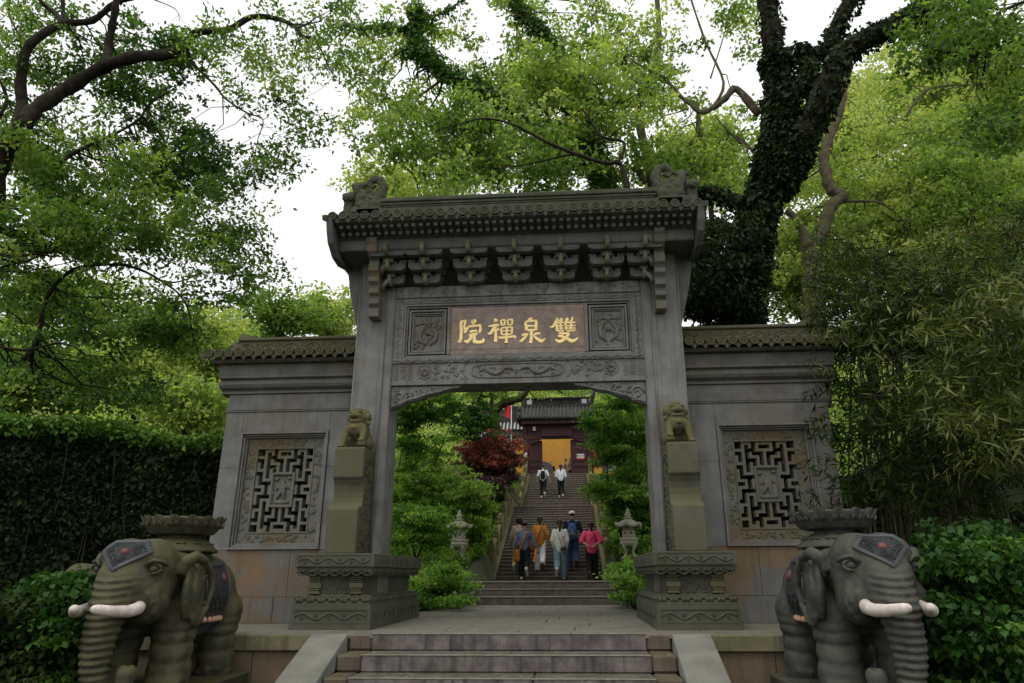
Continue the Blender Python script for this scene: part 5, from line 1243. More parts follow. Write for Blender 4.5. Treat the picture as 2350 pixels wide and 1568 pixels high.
# ================================================================ PEOPLE
def dress(nm, c, **k): return plain(nm, c, rough=.85, spec=.15, var=.14, scale=9, bump=.25, **k)
M['skin'] = plain('skin', (.42, .24, .16), rough=.6, var=.06); M['hair'] = plain('black_hair', (.012, .010, .009), rough=.5, var=.3, scale=60); M['hairbr'] = plain('brown_hair', (.035, .018, .014), rough=.5, var=.3, scale=60)
M['shoe_w'] = plain('white_shoe', (.55, .54, .51), rough=.7); M['shoe_b'] = plain('dark_shoe', (.05, .04, .04), rough=.6); M['shoe_r'] = plain('red_brown_shoe', (.14, .045, .03), rough=.6)
def person(lab, x, y, z, H, pose, cloth, hair, shoes, rz=0.0, extras=None, group=None, female=False, lod=1.0):
    """faces +y before rz. pose: legs ((thigh fwd, knee bend),(..)), arms ((elbow),(wrist)) in units of H relative to the shoulder"""
    P = thing('person', lab, 'person', (x, y, z), rz, group)
    hipz = .52 * H; shz = .815 * H; hw = .052 * H; sw = (.098 if female else .112) * H
    legs = []
    for q, (th, kn) in zip((-1, 1), pose['legs']):
        hip = np.array((q * hw, 0, hipz)); kne = hip + .245 * H * np.array((0, math.sin(th), -math.cos(th))); a2 = th - kn
        ank = kne + .235 * H * np.array((0, math.sin(a2), -math.cos(a2))); toe = ank + .115 * H * np.array((q * .12, math.cos(a2 * .8) , math.sin(a2 * .8) - .12 if kn > .35 else -.18)); legs.append((hip, kne, ank, toe))
    low = min(min(l[2][2], l[3][2]) for l in legs) - .025 * H; dz = -low + pose.get('dz', 0)
    legs = [tuple(p + (0, 0, dz) for p in l) for l in legs]
    hipz += dz; shz += dz; lean = pose.get('lean', .02) * H
    up = np.array((0, lean, 0)); head = np.array((pose.get('hx', 0) * H, lean * 1.3 + pose.get('hy', .01) * H, shz + .115 * H))
    arms = []
    for q, (el, wr) in zip((-1, 1), pose['arms']):
        s = np.array((q * sw, lean, shz - .012 * H)); arms.append((s, s + np.array((q * el[0], el[1], el[2])) * H, s + np.array((q * wr[0], wr[1], wr[2])) * H))
    S = [('c', (0, 0, hipz - .01 * H), (0, lean * .6, shz - .1 * H), .062 * H, .062 * H), ('e', (0, lean, shz - .06 * H), (.095 * H, .055 * H, .07 * H)), ('c', (0, lean, shz - .02 * H), tuple(head - (0, .005 * H, .04 * H)), .033 * H, .030 * H),
         ('e', tuple(head), (.047 * H, .056 * H, .066 * H)), ('e', tuple(head + np.array((0, .030, -.030)) * H), (.034 * H, .028 * H, .03 * H)), ('e', tuple(head + np.array((0, .058, -.006)) * H), (.008 * H, .012 * H, .012 * H), dict(k=.004)),
         ('e', tuple(head + np.array((.047, -.002, -.006)) * H), (.007 * H, .014 * H, .018 * H), dict(k=.004)), ('e', tuple(head + np.array((-.047, -.002, -.006)) * H), (.007 * H, .014 * H, .018 * H), dict(k=.004))]
    for hip, kne, ank, toe in legs: S.append(('p', [hip, kne, ank], [.052 * H, .034 * H, .022 * H])); S.append(('c', tuple(ank), tuple(toe), .02 * H, .014 * H))
    for s, e, w in arms: S.append(('p', [s, e, w], [.030 * H, .024 * H, .017 * H]))
    h = .0145 / lod
    parts = [sculpt(S, h, .018 * H)]
    for s, e, w in arms:
        d = (w - e) / (np.linalg.norm(w - e) + 1e-6); side = np.cross(d, (0, 1, 0)); side /= np.linalg.norm(side) + 1e-6; nrm = np.cross(side, d)
        if 'palm' in pose: side, nrm = nrm, side
        HL = [('c', tuple(w - d * .01), tuple(w + d * .055), .022, .026), ]
        for k, (o_, l_) in enumerate(((-.024, .066), (-.008, .076), (.008, .072), (.023, .056))):
            b0 = w + d * .058 + side * o_; b1 = b0 + d * l_ * .5 + nrm * .006; b2 = b1 + d * l_ * .38 + nrm * .020; HL.append(('p', [b0, b1, b2], [.0088, .0082, .0070], dict(k=.003)))
        HL.append(('p', [w + d * .02 - side * .02, w + d * .045 - side * .042 + nrm * .008, w + d * .072 - side * .046 + nrm * .018], [.012, .0095, .0075], dict(k=.006)))
        parts.append(sculpt(HL, .0062, .008))
    v, f = cat_mesh(parts); put('body', mesh(v, f, 'body', True), M['skin'], P, local=True)
    # trousers
    fl = cloth.get('flare', .0)
    Tt = [('e', (0, -.004, hipz + .01 * H), (.098 * H, .070 * H, .075 * H))]
    for hip, kne, ank, toe in legs: Tt.append(('p', [hip, kne, ank * .93 + kne * .07], [(.062 + fl * .1) * H, (.045 + fl) * H, (.036 + fl) * H], dict(k=.012 * H)))
    v, f = sculpt(Tt, h, .02 * H, lambda q: .004 * np.sin(q[..., 2] * 46 + q[..., 0] * 30) * np.sin(q[..., 0] * 37)); put('trousers', mesh(v, f, 't', True), cloth['bottom'], P, local=True)
    # shirt
    hem = cloth.get('hem', .0); bw = cloth.get('bulk', 0)
    St = [('e', (0, lean * .8, shz - .075 * H), ((.104 + bw * .8) * H, (.064 + bw) * H, .10 * H)), ('c', (0, lean * .3, hipz + (.03 - hem) * H), (0, lean * .6, shz - .12 * H), (.088 + bw) * H, (.090 + bw) * H), ('c', (-sw * .8, lean, shz - .025 * H), (sw * .8, lean, shz - .028 * H), .030 * H, .030 * H), ('c', (0, lean, shz), (0, lean * 1.1, shz + .028 * H), .04 * H, .034 * H)]
    slv = cloth.get('sleeve', 1.0)
    for s, e, w in arms:
        if slv >= 1: St.append(('p', [s, e, e + (w - e) * min(.96, slv)], [.037 * H, .034 * H, .027 * H], dict(k=.012 * H)))
        else: St.append(('c', tuple(s), tuple(s + (e - s) * slv * 1.15), (.038 + bw * .5) * H, (.038 + bw * .8) * H, dict(k=.012 * H)))
    hz = hipz - (.03 + hem) * H
    v, f = sculpt(St, h, .02 * H, lambda q: np.maximum(0, (hz - q[..., 2]) * 3) + .004 * np.sin(q[..., 2] * 52 + q[..., 0] * 21) * np.sin(q[..., 0] * 43 + 1) + np.where(np.abs(q[..., 1]) > .9, 0, .0)); put('shirt', mesh(v, f, 's', True), cloth['top'], P, local=True)
    for l in legs:
        a, t = l[2], l[3]; v, f = sculpt([('c', tuple(a - (0, .02 * H, .0)), tuple(t), .028 * H, .021 * H), ('c', tuple(a - (0, .02 * H, .010 * H)), tuple(a + (t - a) * .5), .026 * H, .026 * H)], .009, .01); put('shoe', mesh(v, f, 'sh', True), shoes, P, local=True)
    hm, style = hair
    HL = [('e', tuple(head + np.array((0, -.010, .018)) * H), (.056 * H, .062 * H, .062 * H))]
    if style == 'short': HL = [('e', tuple(head + np.array((0, -.010, .022)) * H), (.053 * H, .058 * H, .052 * H))]
    if style == 'bob': HL += [('e', tuple(head + np.array((0, -.018, -.012)) * H), (.066 * H, .055 * H, .06 * H))]
    if style == 'pony': HL += [('p', [head + np.array((0, -.065, .0)) * H, head + np.array((0, -.085, -.04)) * H, head + np.array((0, -.085, -.10)) * H, head + np.array((0, -.078, -.165)) * H], [.020 * H, .022 * H, .02 * H, .010 * H], dict(k=.01))]
    if style == 'bun': HL += [('p', [head + np.array((0, -.06, -.02)) * H, head + np.array((0, -.068, -.06)) * H, head + np.array((0, -.062, -.085)) * H], [.024 * H, .020 * H, .012 * H], dict(k=.01))]
    HL.append(('e', tuple(head + np.array((0, .066, -.012)) * H), (.045 * H, .040 * H, .052 * H), dict(cut=True, k=.008)))
    v, f = sculpt(HL, .010, .015, lambda q: .0015 * np.sin(q[..., 0] * 160)); put('hair', mesh(v, f, 'h', True), hm, P, local=True)
    K = dict(P=P, H=H, head=head, shz=shz, hipz=hipz, sw=sw, lean=lean, arms=arms, legs=legs)
    if extras: extras(K)
    return P
def strap(K, a, b, mat, w=.03, off=-.115, name='strap'):
    """band across the back from shoulder point a to hip point b (x in H units, z absolute fractions)"""
    H = K['H']; mb = MB(); pts = []
    for t in np.linspace(0, 1, 9):
        x = a[0] + (b[0] - a[0]) * t; z = a[1] + (b[1] - a[1]) * t; yy = off - .02 * math.sin(t * PI) + .35 * x * x * 4 * .5
        pts.append((x * H, yy * H + K['lean'] * (1 - t), z * H))
    mb.tube(pts, w / 2, 6, flat=.35, fdir=(0, 1, 0)); mb.build(name, mat, K['P'], smooth=True, local=True)
WALK_R = dict(legs=((.05, .12), (-.30, .75)))
D = dress
M['c_beige'] = D('beige_jacket', (.30, .235, .18)); M['c_yel'] = D('olive_yellow_trousers', (.30, .26, .035)); M['c_grey'] = D('grey_blue_shirt', (.115, .135, .205)); M['c_black'] = D('black_cloth', (.012, .012, .014))
M['c_oran'] = D('ochre_shirt', (.44, .20, .04)); M['c_white'] = D('white_trousers', (.62, .63, .66)); M['c_cream'] = D('cream_shirt', (.58, .58, .52)); M['c_denim'] = D('pale_denim', (.14, .21, .25)); M['c_navy'] = D('navy_shirt', (.012, .018, .04)); M['c_jean'] = D('dark_jeans', (.025, .05, .12))
M['c_pink'] = D('pink_tee', (.72, .075, .17)); M['c_tee'] = D('white_tee', (.66, .68, .74)); M['c_bag'] = D('blue_backpack', (.045, .11, .26)); M['c_bagg'] = D('grey_bag_pocket', (.08, .08, .10)); M['c_brown'] = D('brown_bag', (.30, .12, .03)); M['c_tube'] = D('orange_tube', (.72, .24, .06)); M['cam'] = plain('black_camera', (.01, .01, .012), rough=.35)
GP = 'visitors climbing the stairway'
rest = ((.03, -.02, -.165), (.05, .03, -.31))
def arms(a, b): return (a, b)
def bag_box(K, c, s, mat, name, tilt=0):
    H = K['H']; v, f = sculpt([('c', (c[0] * H, c[1] * H, (c[2] - s[1] * .5) * H), ((c[0] + tilt) * H, c[1] * H, (c[2] + s[1] * .5) * H), s[0] * H, s[0] * .8 * H)], .012, .01); put(name, mesh(v, f, name, True), mat, K['P'], local=True)
def fx1(K): pass
xy = lambda u, v, Y: (float(at(u, v, Y=Y)[0]), Y)
ztread = lambda y: LZ + (math.floor((y - STAIR0) / T1 + 1e-6) + 1) * R1 if y > STAIR0 else LZ
# beige jacket
x, y = xy(1190, 1300, 12.50); person('person with dark bob, beige jacket and yellow trousers, leftmost on the stairs', x, y, ztread(y) , 1.60, dict(legs=((-.22, .62), (.06, .10)), arms=(((.03, -.02, -.165), (.06, .02, -.31)), rest), hx=.01), dict(top=M['c_beige'], bottom=M['c_yel'], bulk=.012, hem=.05), (M['hair'], 'bob'), M['shoe_w'], rz=-.1, group=GP, female=True)
def ex2(K):
    H = K['H']; strap(K, (.075, .835), (-.10, .46), M['c_brown'], .05, -.10); V_, F_ = sculpt([('e', (-.125 * H, -.085 * H, .42 * H), (.055 * H, .035 * H, .10 * H)), ('e', (-.125 * H, -.085 * H, .35 * H), (.06 * H, .035 * H, .05 * H))], .012, .03); put('shoulder_bag', mesh(V_, F_, 'b', True), M['c_brown'], K['P'], local=True)
    w = K['arms'][1][2]; mb = MB(); mb.tube([w + np.array((.01, .02, .02)), w + np.array((-.03, -.03, -.34))], .038, 12); K['tube'] = mb
x, y = xy(1203, 1320, 11.78); p2 = person('man in grey blue long sleeves and black trousers with a tan shoulder bag', x, y, LZ, 1.63, dict(legs=((.04, .08), (-.34, .80)), arms=(((.04, -.01, -.165), (.05, .03, -.31)), ((.06, -.01, -.16), (.12, .01, -.30))), hy=.02), dict(top=M['c_grey'], bottom=M['c_black'], bulk=.004, flare=.006), (M['hair'], 'short'), M['shoe_w'], group=GP, extras=ex2)
b = MB(); c = Vector((x + .335, y - .05, LZ + .76)); b.tube([c + Vector((.02, 0, .10)), c + Vector((-.05, -.03, -.26))], .037, 14); tb_ = b.build('poster_tube', M['c_tube'], None, auto=True); tag(tb_, 'orange cardboard tube held by the man in grey blue', 'tube')
def ex3(K):
    H = K['H']; strap(K, (.06, .83), (-.10, .50), M['c_brown'], .035, -.105); V_, F_ = sculpt([('e', (-.115 * H, -.10 * H, .46 * H), (.055 * H, .035 * H, .085 * H)), ('e', (-.13 * H, -.10 * H, .40 * H), (.05 * H, .035 * H, .05 * H))], .012, .03); put('shoulder_bag', mesh(V_, F_, 'b', True), M['c_brown'], K['P'], local=True)
    mb = MB(); mb.tube([(-.055 * H, -.145 * H, .54 * H), (.0 * H, -.14 * H, .64 * H)], .017, 8); mb.build('red_bottle', M['red'], K['P'], local=True)
x, y = xy(1239, 1300, 12.42); person('woman in loose ochre shirt and white trousers with a brown shoulder bag', x, y, ztread(y), 1.60, dict(legs=((.03, .06), (-.25, .70)), arms=(((.03, -.02, -.16), (.04, .0, -.30)), ((.055, -.03, -.15), (.085, .03, -.28)))), dict(top=M['c_oran'], bottom=M['c_white'], bulk=.016, hem=.05, flare=.014, sleeve=1.3), (M['hairbr'], 'bun'), M['shoe_r'], group=GP, female=True, extras=ex3)
def ex4(K):
    H = K['H']; mb = MB(); mb.box(.01 * H, -.155 * H, .475 * H, .10 * H, -.10 * H, .535 * H, .008); mb.build('camera', M['cam'], K['P'], local=True)
    mb = MB(); mb.lathe([(.026 * H, 0), (.026 * H, .04 * H)], 12); 
    mb.v = [(v[0] + .05 * H, -.155 * H - v[2], v[1] + .50 * H) for v in mb.v]; mb.build('camera_lens', M['cam'], K['P'], local=True); strap(K, (-.06, .82), (.05, .52), M['cam'], .012, -.105)
x, y = xy(1286, 1320, 11.80); person('woman in cream shirt and pale jeans with long ponytail and camera', x, y, LZ, 1.68, dict(legs=((-.32, .78), (.04, .06)), arms=(((.035, -.03, -.16), (.0, .03, -.29)), ((.035, -.03, -.16), (.0, .03, -.29)))), dict(top=M['c_cream'], bottom=M['c_denim'], bulk=.010, hem=.055, flare=.014), (M['hairbr'], 'pony'), M['shoe_w'], group=GP, female=True, extras=ex4)
def ex5(K):
    H = K['H']; V_, F_ = sculpt([('e', (0, -.125 * H, .66 * H), (.082 * H, .045 * H, .14 * H)), ('e', (0, -.13 * H, .58 * H), (.085 * H, .05 * H, .07 * H))], .012, .03); o = put('backpack', mesh(V_, F_, 'b', True), M['c_bag'], K['P'], local=True)
    V_, F_ = sculpt([('e', (0, -.165 * H, .59 * H), (.068 * H, .025 * H, .045 * H))], .010, .01); put('pocket', mesh(V_, F_, 'b', True), M['c_bagg'], o, local=True)
    for q in (-1, 1): strap(K, (q * .075, .825), (q * .035, .75), M['c_bag'], .035, -.10)
    mb = MB(); mb.tube([(0, -.175 * H, .70 * H), (.004 * H, -.178 * H, .62 * H)], .011, 6); mb.build('orange_tassel', M['c_tube'], o, local=True); mb = MB(); mb.lathe([(0, -.02), (.022, 0), (0, .02)], 8, (-.015 * H, -.172 * H, .745 * H)); mb.build('red_charm', M['red'], o, local=True)
    V_, F_ = sculpt([('e', tuple(K['head'] + np.array((0, -.004, .036)) * H), (.058 * H, .064 * H, .044 * H)), ('e', tuple(K['head'] + np.array((0, .075, .02)) * H), (.045 * H, .04 * H, .008 * H))], .009, .01); put('cap', mesh(V_, F_, 'b', True), M['c_cream'], K['P'], local=True)
x, y = xy(1315, 1300, 12.48); person('tall man in navy shirt, white cap and jeans with a blue backpack', x, y, ztread(y), 1.74, dict(legs=((.02, .05), (-.30, .75)), arms=(((.035, .0, -.16), (.05, .06, -.29)), ((.045, -.02, -.16), (.05, .05, -.29)))), dict(top=M['c_navy'], bottom=M['c_jean'], sleeve=.75), (M['hair'], 'short'), M['shoe_b'], group=GP, extras=ex5)
def ex6(K):
    H = K['H']; strap(K, (.085, .80), (-.06, .62), M['cam'], .018, -.125)
    cu = bpy.data.curves.new('shirt_lettering', 'FONT'); cu.body = 'THEATRICS'; cu.size = .052; cu.extrude = .002; cu.align_x = 'CENTER'
    o = bpy.data.objects.new('t', cu); COL.objects.link(o); bpy.context.view_layer.update(); me = bpy.data.meshes.new_from_object(o); bpy.data.objects.remove(o)
    me.transform(Matrix.Translation((0, -.083 * H * 1.24, .755 * H)) @ Matrix.Rotation(PI / 2 + .12, 4, 'X')); put('shirt_lettering', me, M['red'], K['P'], local=True)
x, y = xy(1359, 1320, 11.82); person('person in bright pink T-shirt and black trousers with hands clasped behind', x, y, LZ, 1.60, dict(legs=((-.22, .60), (.04, .05)), arms=(((.065, -.05, -.145), (-.062, -.135, -.235)), ((.065, -.05, -.145), (-.062, -.135, -.225))), palm=1), dict(top=M['c_pink'], bottom=M['c_black'], bulk=.018, hem=.045, flare=.012, sleeve=.85), (M['hairbr'], 'bun'), M['shoe_r'], group=GP, extras=ex6)
z2 = lambda y: Z_A + (math.floor((y - Y_B) / T2 + 1e-6) + 1) * R2
def ex7(K):
    H = K['H']; V_, F_ = sculpt([('e', (0, -.115 * H, .68 * H), (.075 * H, .045 * H, .13 * H)), ('e', (0, -.12 * H, .60 * H), (.075 * H, .045 * H, .06 * H))], .014, .03); put('backpack', mesh(V_, F_, 'b', True), M['c_black'], K['P'], local=True)
    for q in (-1, 1): strap(K, (q * .07, .825), (q * .045, .77), M['c_black'], .03, -.095)
x, y = xy(1246, 1120, 25.5); person('man in white T-shirt with black backpack, farther up the stairway', x, y, z2(y), 1.62, dict(legs=((.03, .05), (-.22, .6)), arms=(((.045, .0, -.16), (.07, .05, -.29)), ((.05, -.02, -.16), (.10, -.02, -.29)))), dict(top=M['c_tee'], bottom=M['c_black'], sleeve=.75), (M['hair'], 'short'), M['shoe_w'], group=GP, extras=ex7, lod=.8)
x, y = xy(1287, 1120, 25.5); person('woman in white T-shirt with black ponytail, farther up the stairway', x, y, z2(y), 1.62, dict(legs=((.04, .05), (-.12, .3)), arms=(((.04, -.01, -.16), (.03, .02, -.30)), ((.04, -.01, -.16), (.01, .04, -.28)))), dict(top=M['c_tee'], bottom=M['c_black'], sleeve=.9, bulk=.008), (M['hair'], 'pony'), M['shoe_w'], group=GP, female=True, lod=.8)
GD = 'people standing inside the temple doorway'
x, y = xy(1264, 1080, 35.6); person('person in dark clothes inside the left of the temple doorway', x, y, ZF, 1.68, dict(legs=((0, 0), (0, 0)), arms=(((.03, .04, -.14), (-.03, .12, -.16)), ((.03, .04, -.14), (-.03, .12, -.17)))), dict(top=M['c_black'], bottom=M['c_black']), (M['hair'], 'short'), M['shoe_b'], rz=PI - .1, group=GD, lod=.7)
x, y = xy(1300, 1080, 34.2); person('person in grey top raising one hand in the temple doorway', x, y, ZF, 1.64, dict(legs=((0, 0), (0, 0)), arms=(((.05, .08, -.13), (.04, .20, -.03)), rest)), dict(top=M['c_beige'], bottom=M['c_beige'], sleeve=.8), (M['hair'], 'short'), M['shoe_b'], rz=PI / 2 - .3, group=GD, lod=.7)
x, y = xy(1310, 1080, 34.3); person('person in brown top and jeans at the right of the temple doorway', x, y, ZF, 1.70, dict(legs=((0, 0), (0, 0)), arms=(((.03, .03, -.15), (-.02, .10, -.22)), rest)), dict(top=M['c_oran'] if False else D('brown_top', (.14, .085, .05)), bottom=M['c_jean'], sleeve=.8), (M['hair'], 'short'), M['shoe_b'], rz=PI / 2 + .5, group=GD, lod=.7)
# ================================================================ VEGETATION
def leaf_mesh(C, L, W, tone, droop=.3, name='leaves', flat=0.0, axis=None):
    """one folded four-cornered blade per row of C"""
    n = len(C); a = RNG.normal(size=(n, 3)); a[:, 2] = a[:, 2] * (1 - flat) * .8 - droop
    if axis is not None: a = a * .45 + axis
    a /= np.linalg.norm(a, axis=1, keepdims=True) + 1e-9
    u = RNG.normal(size=(n, 3)) * (1 - flat) + np.array((0, 0, 1.0)) * (1 + flat); b = np.cross(a, u); b /= np.linalg.norm(b, axis=1, keepdims=True) + 1e-9
    nn = np.cross(b, a); L = np.asarray(L).reshape(-1, 1) * RNG.uniform(.65, 1.25, (n, 1)); W = np.asarray(W).reshape(-1, 1) * RNG.uniform(.75, 1.2, (n, 1))
    V = np.empty((n, 4, 3), np.float32); m = C + a * L * .45
    V[:, 0] = C; V[:, 1] = m + b * W * .5 + nn * W * .12; V[:, 2] = C + a * L - nn * L * .10; V[:, 3] = m - b * W * .5 + nn * W * .12
    F = np.arange(n * 4, dtype=np.int32).reshape(n, 4); me = mesh(V.reshape(-1, 3), F, name)
    at_ = me.attributes.new('tone', 'FLOAT', 'FACE'); at_.data.foreach_set('value', np.clip(tone, 0, 1).astype(np.float32)); return me
def inpoly(P, poly):
    x, y = P[:, 0], P[:, 1]; r = np.zeros(len(P), bool); n = len(poly)
    for i in range(n):
        (x0, y0), (x1, y1) = poly[i], poly[(i + 1) % n]
        if y0 == y1: continue
        r ^= ((y0 > y) != (y1 > y)) & (x < (x1 - x0) * (y - y0) / (y1 - y0) + x0)
    return r
def clumps(poly, n, y0, y1, gaps=()):
    """n clump centres spread over the part of the place seen inside poly, at depths y0..y1"""
    p = np.array(poly, float); lo, hi = p.min(0), p.max(0); out = []
    while len(out) < n:
        q = RNG.uniform(lo, hi, (n * 2, 2)); k = inpoly(q, poly)
        for g in gaps: k &= ~inpoly(q, g)
        for u, v in q[k]: out.append(at(u, v, Y=RNG.uniform(y0, y1)))
    return np.array(out[:n])
def sprays(cen, nsub, nleaf, R, r, tone=(.2, .8), flatz=.45):
    """leaf positions: each clump holds nsub twigs, each twig nleaf leaves"""
    n = len(cen); sub = cen[:, None] + RNG.normal(size=(n, nsub, 3)) * np.array((R, R, R * .42)) * .62; sub = sub.reshape(-1, 3)
    tc = RNG.uniform(tone[0], tone[1], n).repeat(nsub) + RNG.normal(size=n * nsub) * .15
    lf = sub[:, None] + RNG.normal(size=(len(sub), nleaf, 3)) * np.array((r, r, r * flatz)) * .85; t = tc.repeat(nleaf) + RNG.normal(size=len(sub) * nleaf) * .14
    return lf.reshape(-1, 3), t, sub
SCL = .72
def limbs(mb, paths, wob=.0):
    """paths: list of (points [(u,v,Y)], r0, r1); returns the sampled skeleton"""
    sk = []
    for pts, r0, r1 in paths:
        P = [at(u, v, Y=Y) for u, v, Y in pts]; Q = []
        for i in range(len(P) - 1):
            p0, p1, p2, p3 = P[max(i - 1, 0)], P[i], P[i + 1], P[min(i + 2, len(P) - 1)]
            for k in range(4):
                t = k / 4; Q.append(.5 * ((2 * p1) + (-p0 + p2) * t + (2 * p0 - 5 * p1 + 4 * p2 - p3) * t * t + (-p0 + 3 * p1 - 3 * p2 + p3) * t ** 3))
        Q.append(P[-1]); m = len(Q); r0 *= SCL; r1 *= SCL; R_ = [(r0 + (r1 - r0) * (i / (m - 1)) ** .8) * (1 + .10 * math.sin(i * 1.9 + r0 * 50) + .06 * math.sin(i * 4.3)) for i in range(m)]
        mb.tube(Q, R_, 10 if r0 > .08 else 6); sk += [(q, r) for q, r in zip(Q, R_)]
    return sk
def twigs(mb, sk, targets, r=.012, most=1.0):
    S = np.array([q for q, _ in sk]); rr2 = np.array([x for _, x in sk])
    for t in targets:
        d = np.linalg.norm(S - t, axis=1) + (S[:, 2] > t[2] + .3) * .5; i = int(np.argmin(d)); a = S[i]; dist = d[i]
        if dist > 4.5 * most: continue
        m = (a + t) / 2 + RNG.normal(size=3) * dist * .10 + np.array((0, 0, -.06 * dist)); m1 = a * .6 + m * .4 + RNG.normal(size=3) * dist * .05
        k = min(rr2[i] * .6, r * (1 + dist * .55)); mb.tube([a, m1, m, t], [k, k * .75, k * .55, .004], 5, caps=False)
def tree(name, label, cat, base, paths, leaves, mat_b, mat_l, group=None, tw=.012, sub_tw=0):
    """leaves: list of (centres, nsub, nleaf, R, r, leaf len, leaf width, tone range, droop)"""
    T = thing(name, label, cat, tuple(base), group=group); mb = MB(); sk = limbs(mb, paths) if paths else [(np.array(base, float), .1)]
    allp = []; allt = []; LL = []; WW = []
    for cen, ns, nl, R, r, ll, lw, tone, dr in leaves:
        nl = max(10, int(nl * .66)); ns = max(4, int(ns * 1.15)); ns = max(4, int(ns * .9)); ll *= 1.4; lw *= 1.45
        p, t, sub = sprays(cen, ns, nl, R, r * 1.05, tone); allp.append(p); allt.append(t); LL.append(np.full(len(p), ll)); WW.append(np.full(len(p), lw))
        if tw: twigs(mb, sk, cen, tw)
        if sub_tw:
            sk2 = [(c, .02) for c in cen]; pick = sub[RNG.random(len(sub)) < sub_tw]; twigs(mb, sk2, pick, .005)
    if mb.v: put('trunk', mb.mesh('trunk', True), mat_b, T)
    P = np.concatenate(allp); o = put('crown', leaf_mesh(P, np.concatenate(LL), np.concatenate(WW), np.concatenate(allt), .45, 'crown'), mat_l, T); return T, o, sk
def coat(sk, n, out, L, W, mat, T, name, tone=(.2, .6), zmin=-9):
    """climbing leaves hugging the limbs"""
    S = np.array([q for q, _ in sk]); R_ = np.array([x for _, x in sk]); w = R_ / R_.sum(); i = RNG.choice(len(S) - 1, n, p=w[:-1] / w[:-1].sum())
    j = np.minimum(i + 1, len(S) - 1); ok = np.linalg.norm(S[i] - S[j], axis=1) < 2; j = np.where(ok, j, i); t = RNG.random((n, 1)); c = S[i] * (1 - t) + S[j] * t
    d = RNG.normal(size=(n, 3)); d[:, 1] -= .4; d /= np.linalg.norm(d, axis=1, keepdims=True); lump = np.array([noise.noise(Vector(q) * 1.3) for q in c]) * .7 + .8
    rad = R_[i] * RNG.uniform(.9, 1.1, n) + out * np.clip(lump, .1, 2) * RNG.random(n) ** .6
    p = c + d * rad[:, None]; fz = RNG.uniform(.5, 1.5, n); put(name, leaf_mesh(p, L * fz, W * fz, RNG.uniform(tone[0], tone[1], n), .7, name, axis=d * .35 + np.array((0, 0, -.5))), mat, T)

# --- left camphor tree, reaching over the court
cr = lambda L_, Y: [(x * .529, y * .529, Y + .15 * math.sin(i * 1.3)) for i, (x, y) in enumerate(L_)]
PA = [(cr([(-90, 1150), (-40, 900), (-5, 720), (60, 590), (115, 520), (160, 470), (300, 380), (450, 290), (600, 245), (720, 240), (800, 200), (840, 150), (900, 135), (990, 130), (1090, 75), (1190, 80), (1270, 110), (1310, 155), (1370, 180), (1430, 300)], 2.2), .30, .02),
      (cr([(60, 590), (95, 470), (90, 370), (110, 230), (170, 160), (270, 105), (400, 90), (500, 15), (620, -20)], 2.4), .19, .07),
      (cr([(460, 290), (468, 210), (485, 120), (500, 40), (510, -60)], 2.1), .13, .09), (cr([(270, 100), (240, 60), (200, 30), (150, -20)], 2.5), .11, .05), (cr([(285, 100), (275, 50), (270, -30)], 2.6), .09, .05),
      (cr([(812, 210), (825, 260), (870, 310), (930, 370), (980, 430), (1070, 490), (1140, 520), (1120, 600), (1100, 690)], 1.9), .055, .008),
      (cr([(60, 860), (150, 850), (230, 740), (330, 660), (500, 580), (600, 520), (650, 450), (760, 380), (830, 300)], 2.9), .085, .01),
      (cr([(0, 500), (30, 430), (0, 350)], 2.6), .06, .04), (cr([(45, 0), (40, 70), (100, 180), (120, 220)], 2.6), .03, .02), (cr([(880, 10), (900, 60), (880, 130)], 2.2), .02, .012),
      (cr([(670, 0), (760, 40), (780, 90)], 2.2), .02, .008), (cr([(1430, 280), (1440, 330), (1400, 380), (1330, 420)], 2.2), .012, .005)]
PL = lambda *a: [(x * .529, y * .529) for x, y in a]
def cl(poly, n, y0, y1, gaps=()): return clumps(poly, n, y0, y1, gaps)
gapA = [PL((150, 440), (140, 330), (250, 120), (420, 110), (480, 20), (600, 30), (470, 250), (300, 340)), PL((520, 30), (640, 10), (760, 60), (760, 150), (640, 90), (540, 120))]
LA = [(cl(PL((0, 0), (320, 0), (260, 120), (150, 300), (230, 240), (220, 380), (120, 480), (0, 560)), 20, 2.4, 5), 9, 34, .55, .13, .085, .042, (.25, .7), .5),
      (cl(PL((310, 230), (560, 110), (760, 170), (800, 270), (790, 420), (620, 470), (420, 400), (300, 480), (130, 560)), 26, 2.6, 4.5), 10, 38, .5, .12, .085, .045, (.08, .42), .5),
      (cl(PL((570, 470), (790, 440), (860, 560), (980, 640), (975, 880), (820, 860), (660, 760), (540, 600)), 26, 2.8, 4.5), 10, 40, .5, .12, .085, .045, (.05, .35), .5),
      (cl(PL((0, 480), (200, 560), (540, 560), (640, 760), (780, 850), (830, 950), (700, 1060), (540, 1220), (300, 1180), (0, 1150)), 66, 1.8, 4.5), 11, 42, .55, .14, .09, .045, (.3, .85), .5),
      (cl(PL((690, 1120), (850, 1010), (1130, 960), (1190, 1060), (1160, 1290), (960, 1370), (830, 1260)), 26, 2.2, 3.6), 8, 26, .38, .12, .08, .04, (.25, .65), .5),
      (cl(PL((880, 10), (1568, 0), (1568, 330), (1430, 420), (1190, 420), (1000, 440), (860, 300), (810, 170)), 28, 1.6, 3.4), 8, 26, .45, .13, .08, .038, (.3, .75), .6),
      (cl(PL((980, 420), (1380, 430), (1390, 650), (1290, 700), (1290, 760), (1200, 860), (1060, 870), (1000, 700)), 17, 1.6, 2.6), 7, 22, .36, .12, .075, .036, (.2, .5), .7),
      (cl(PL((860, 780), (980, 780), (970, 900), (900, 900)), 4, 2.2, 3), 7, 26, .3, .1, .08, .04, (.2, .4), .6)]
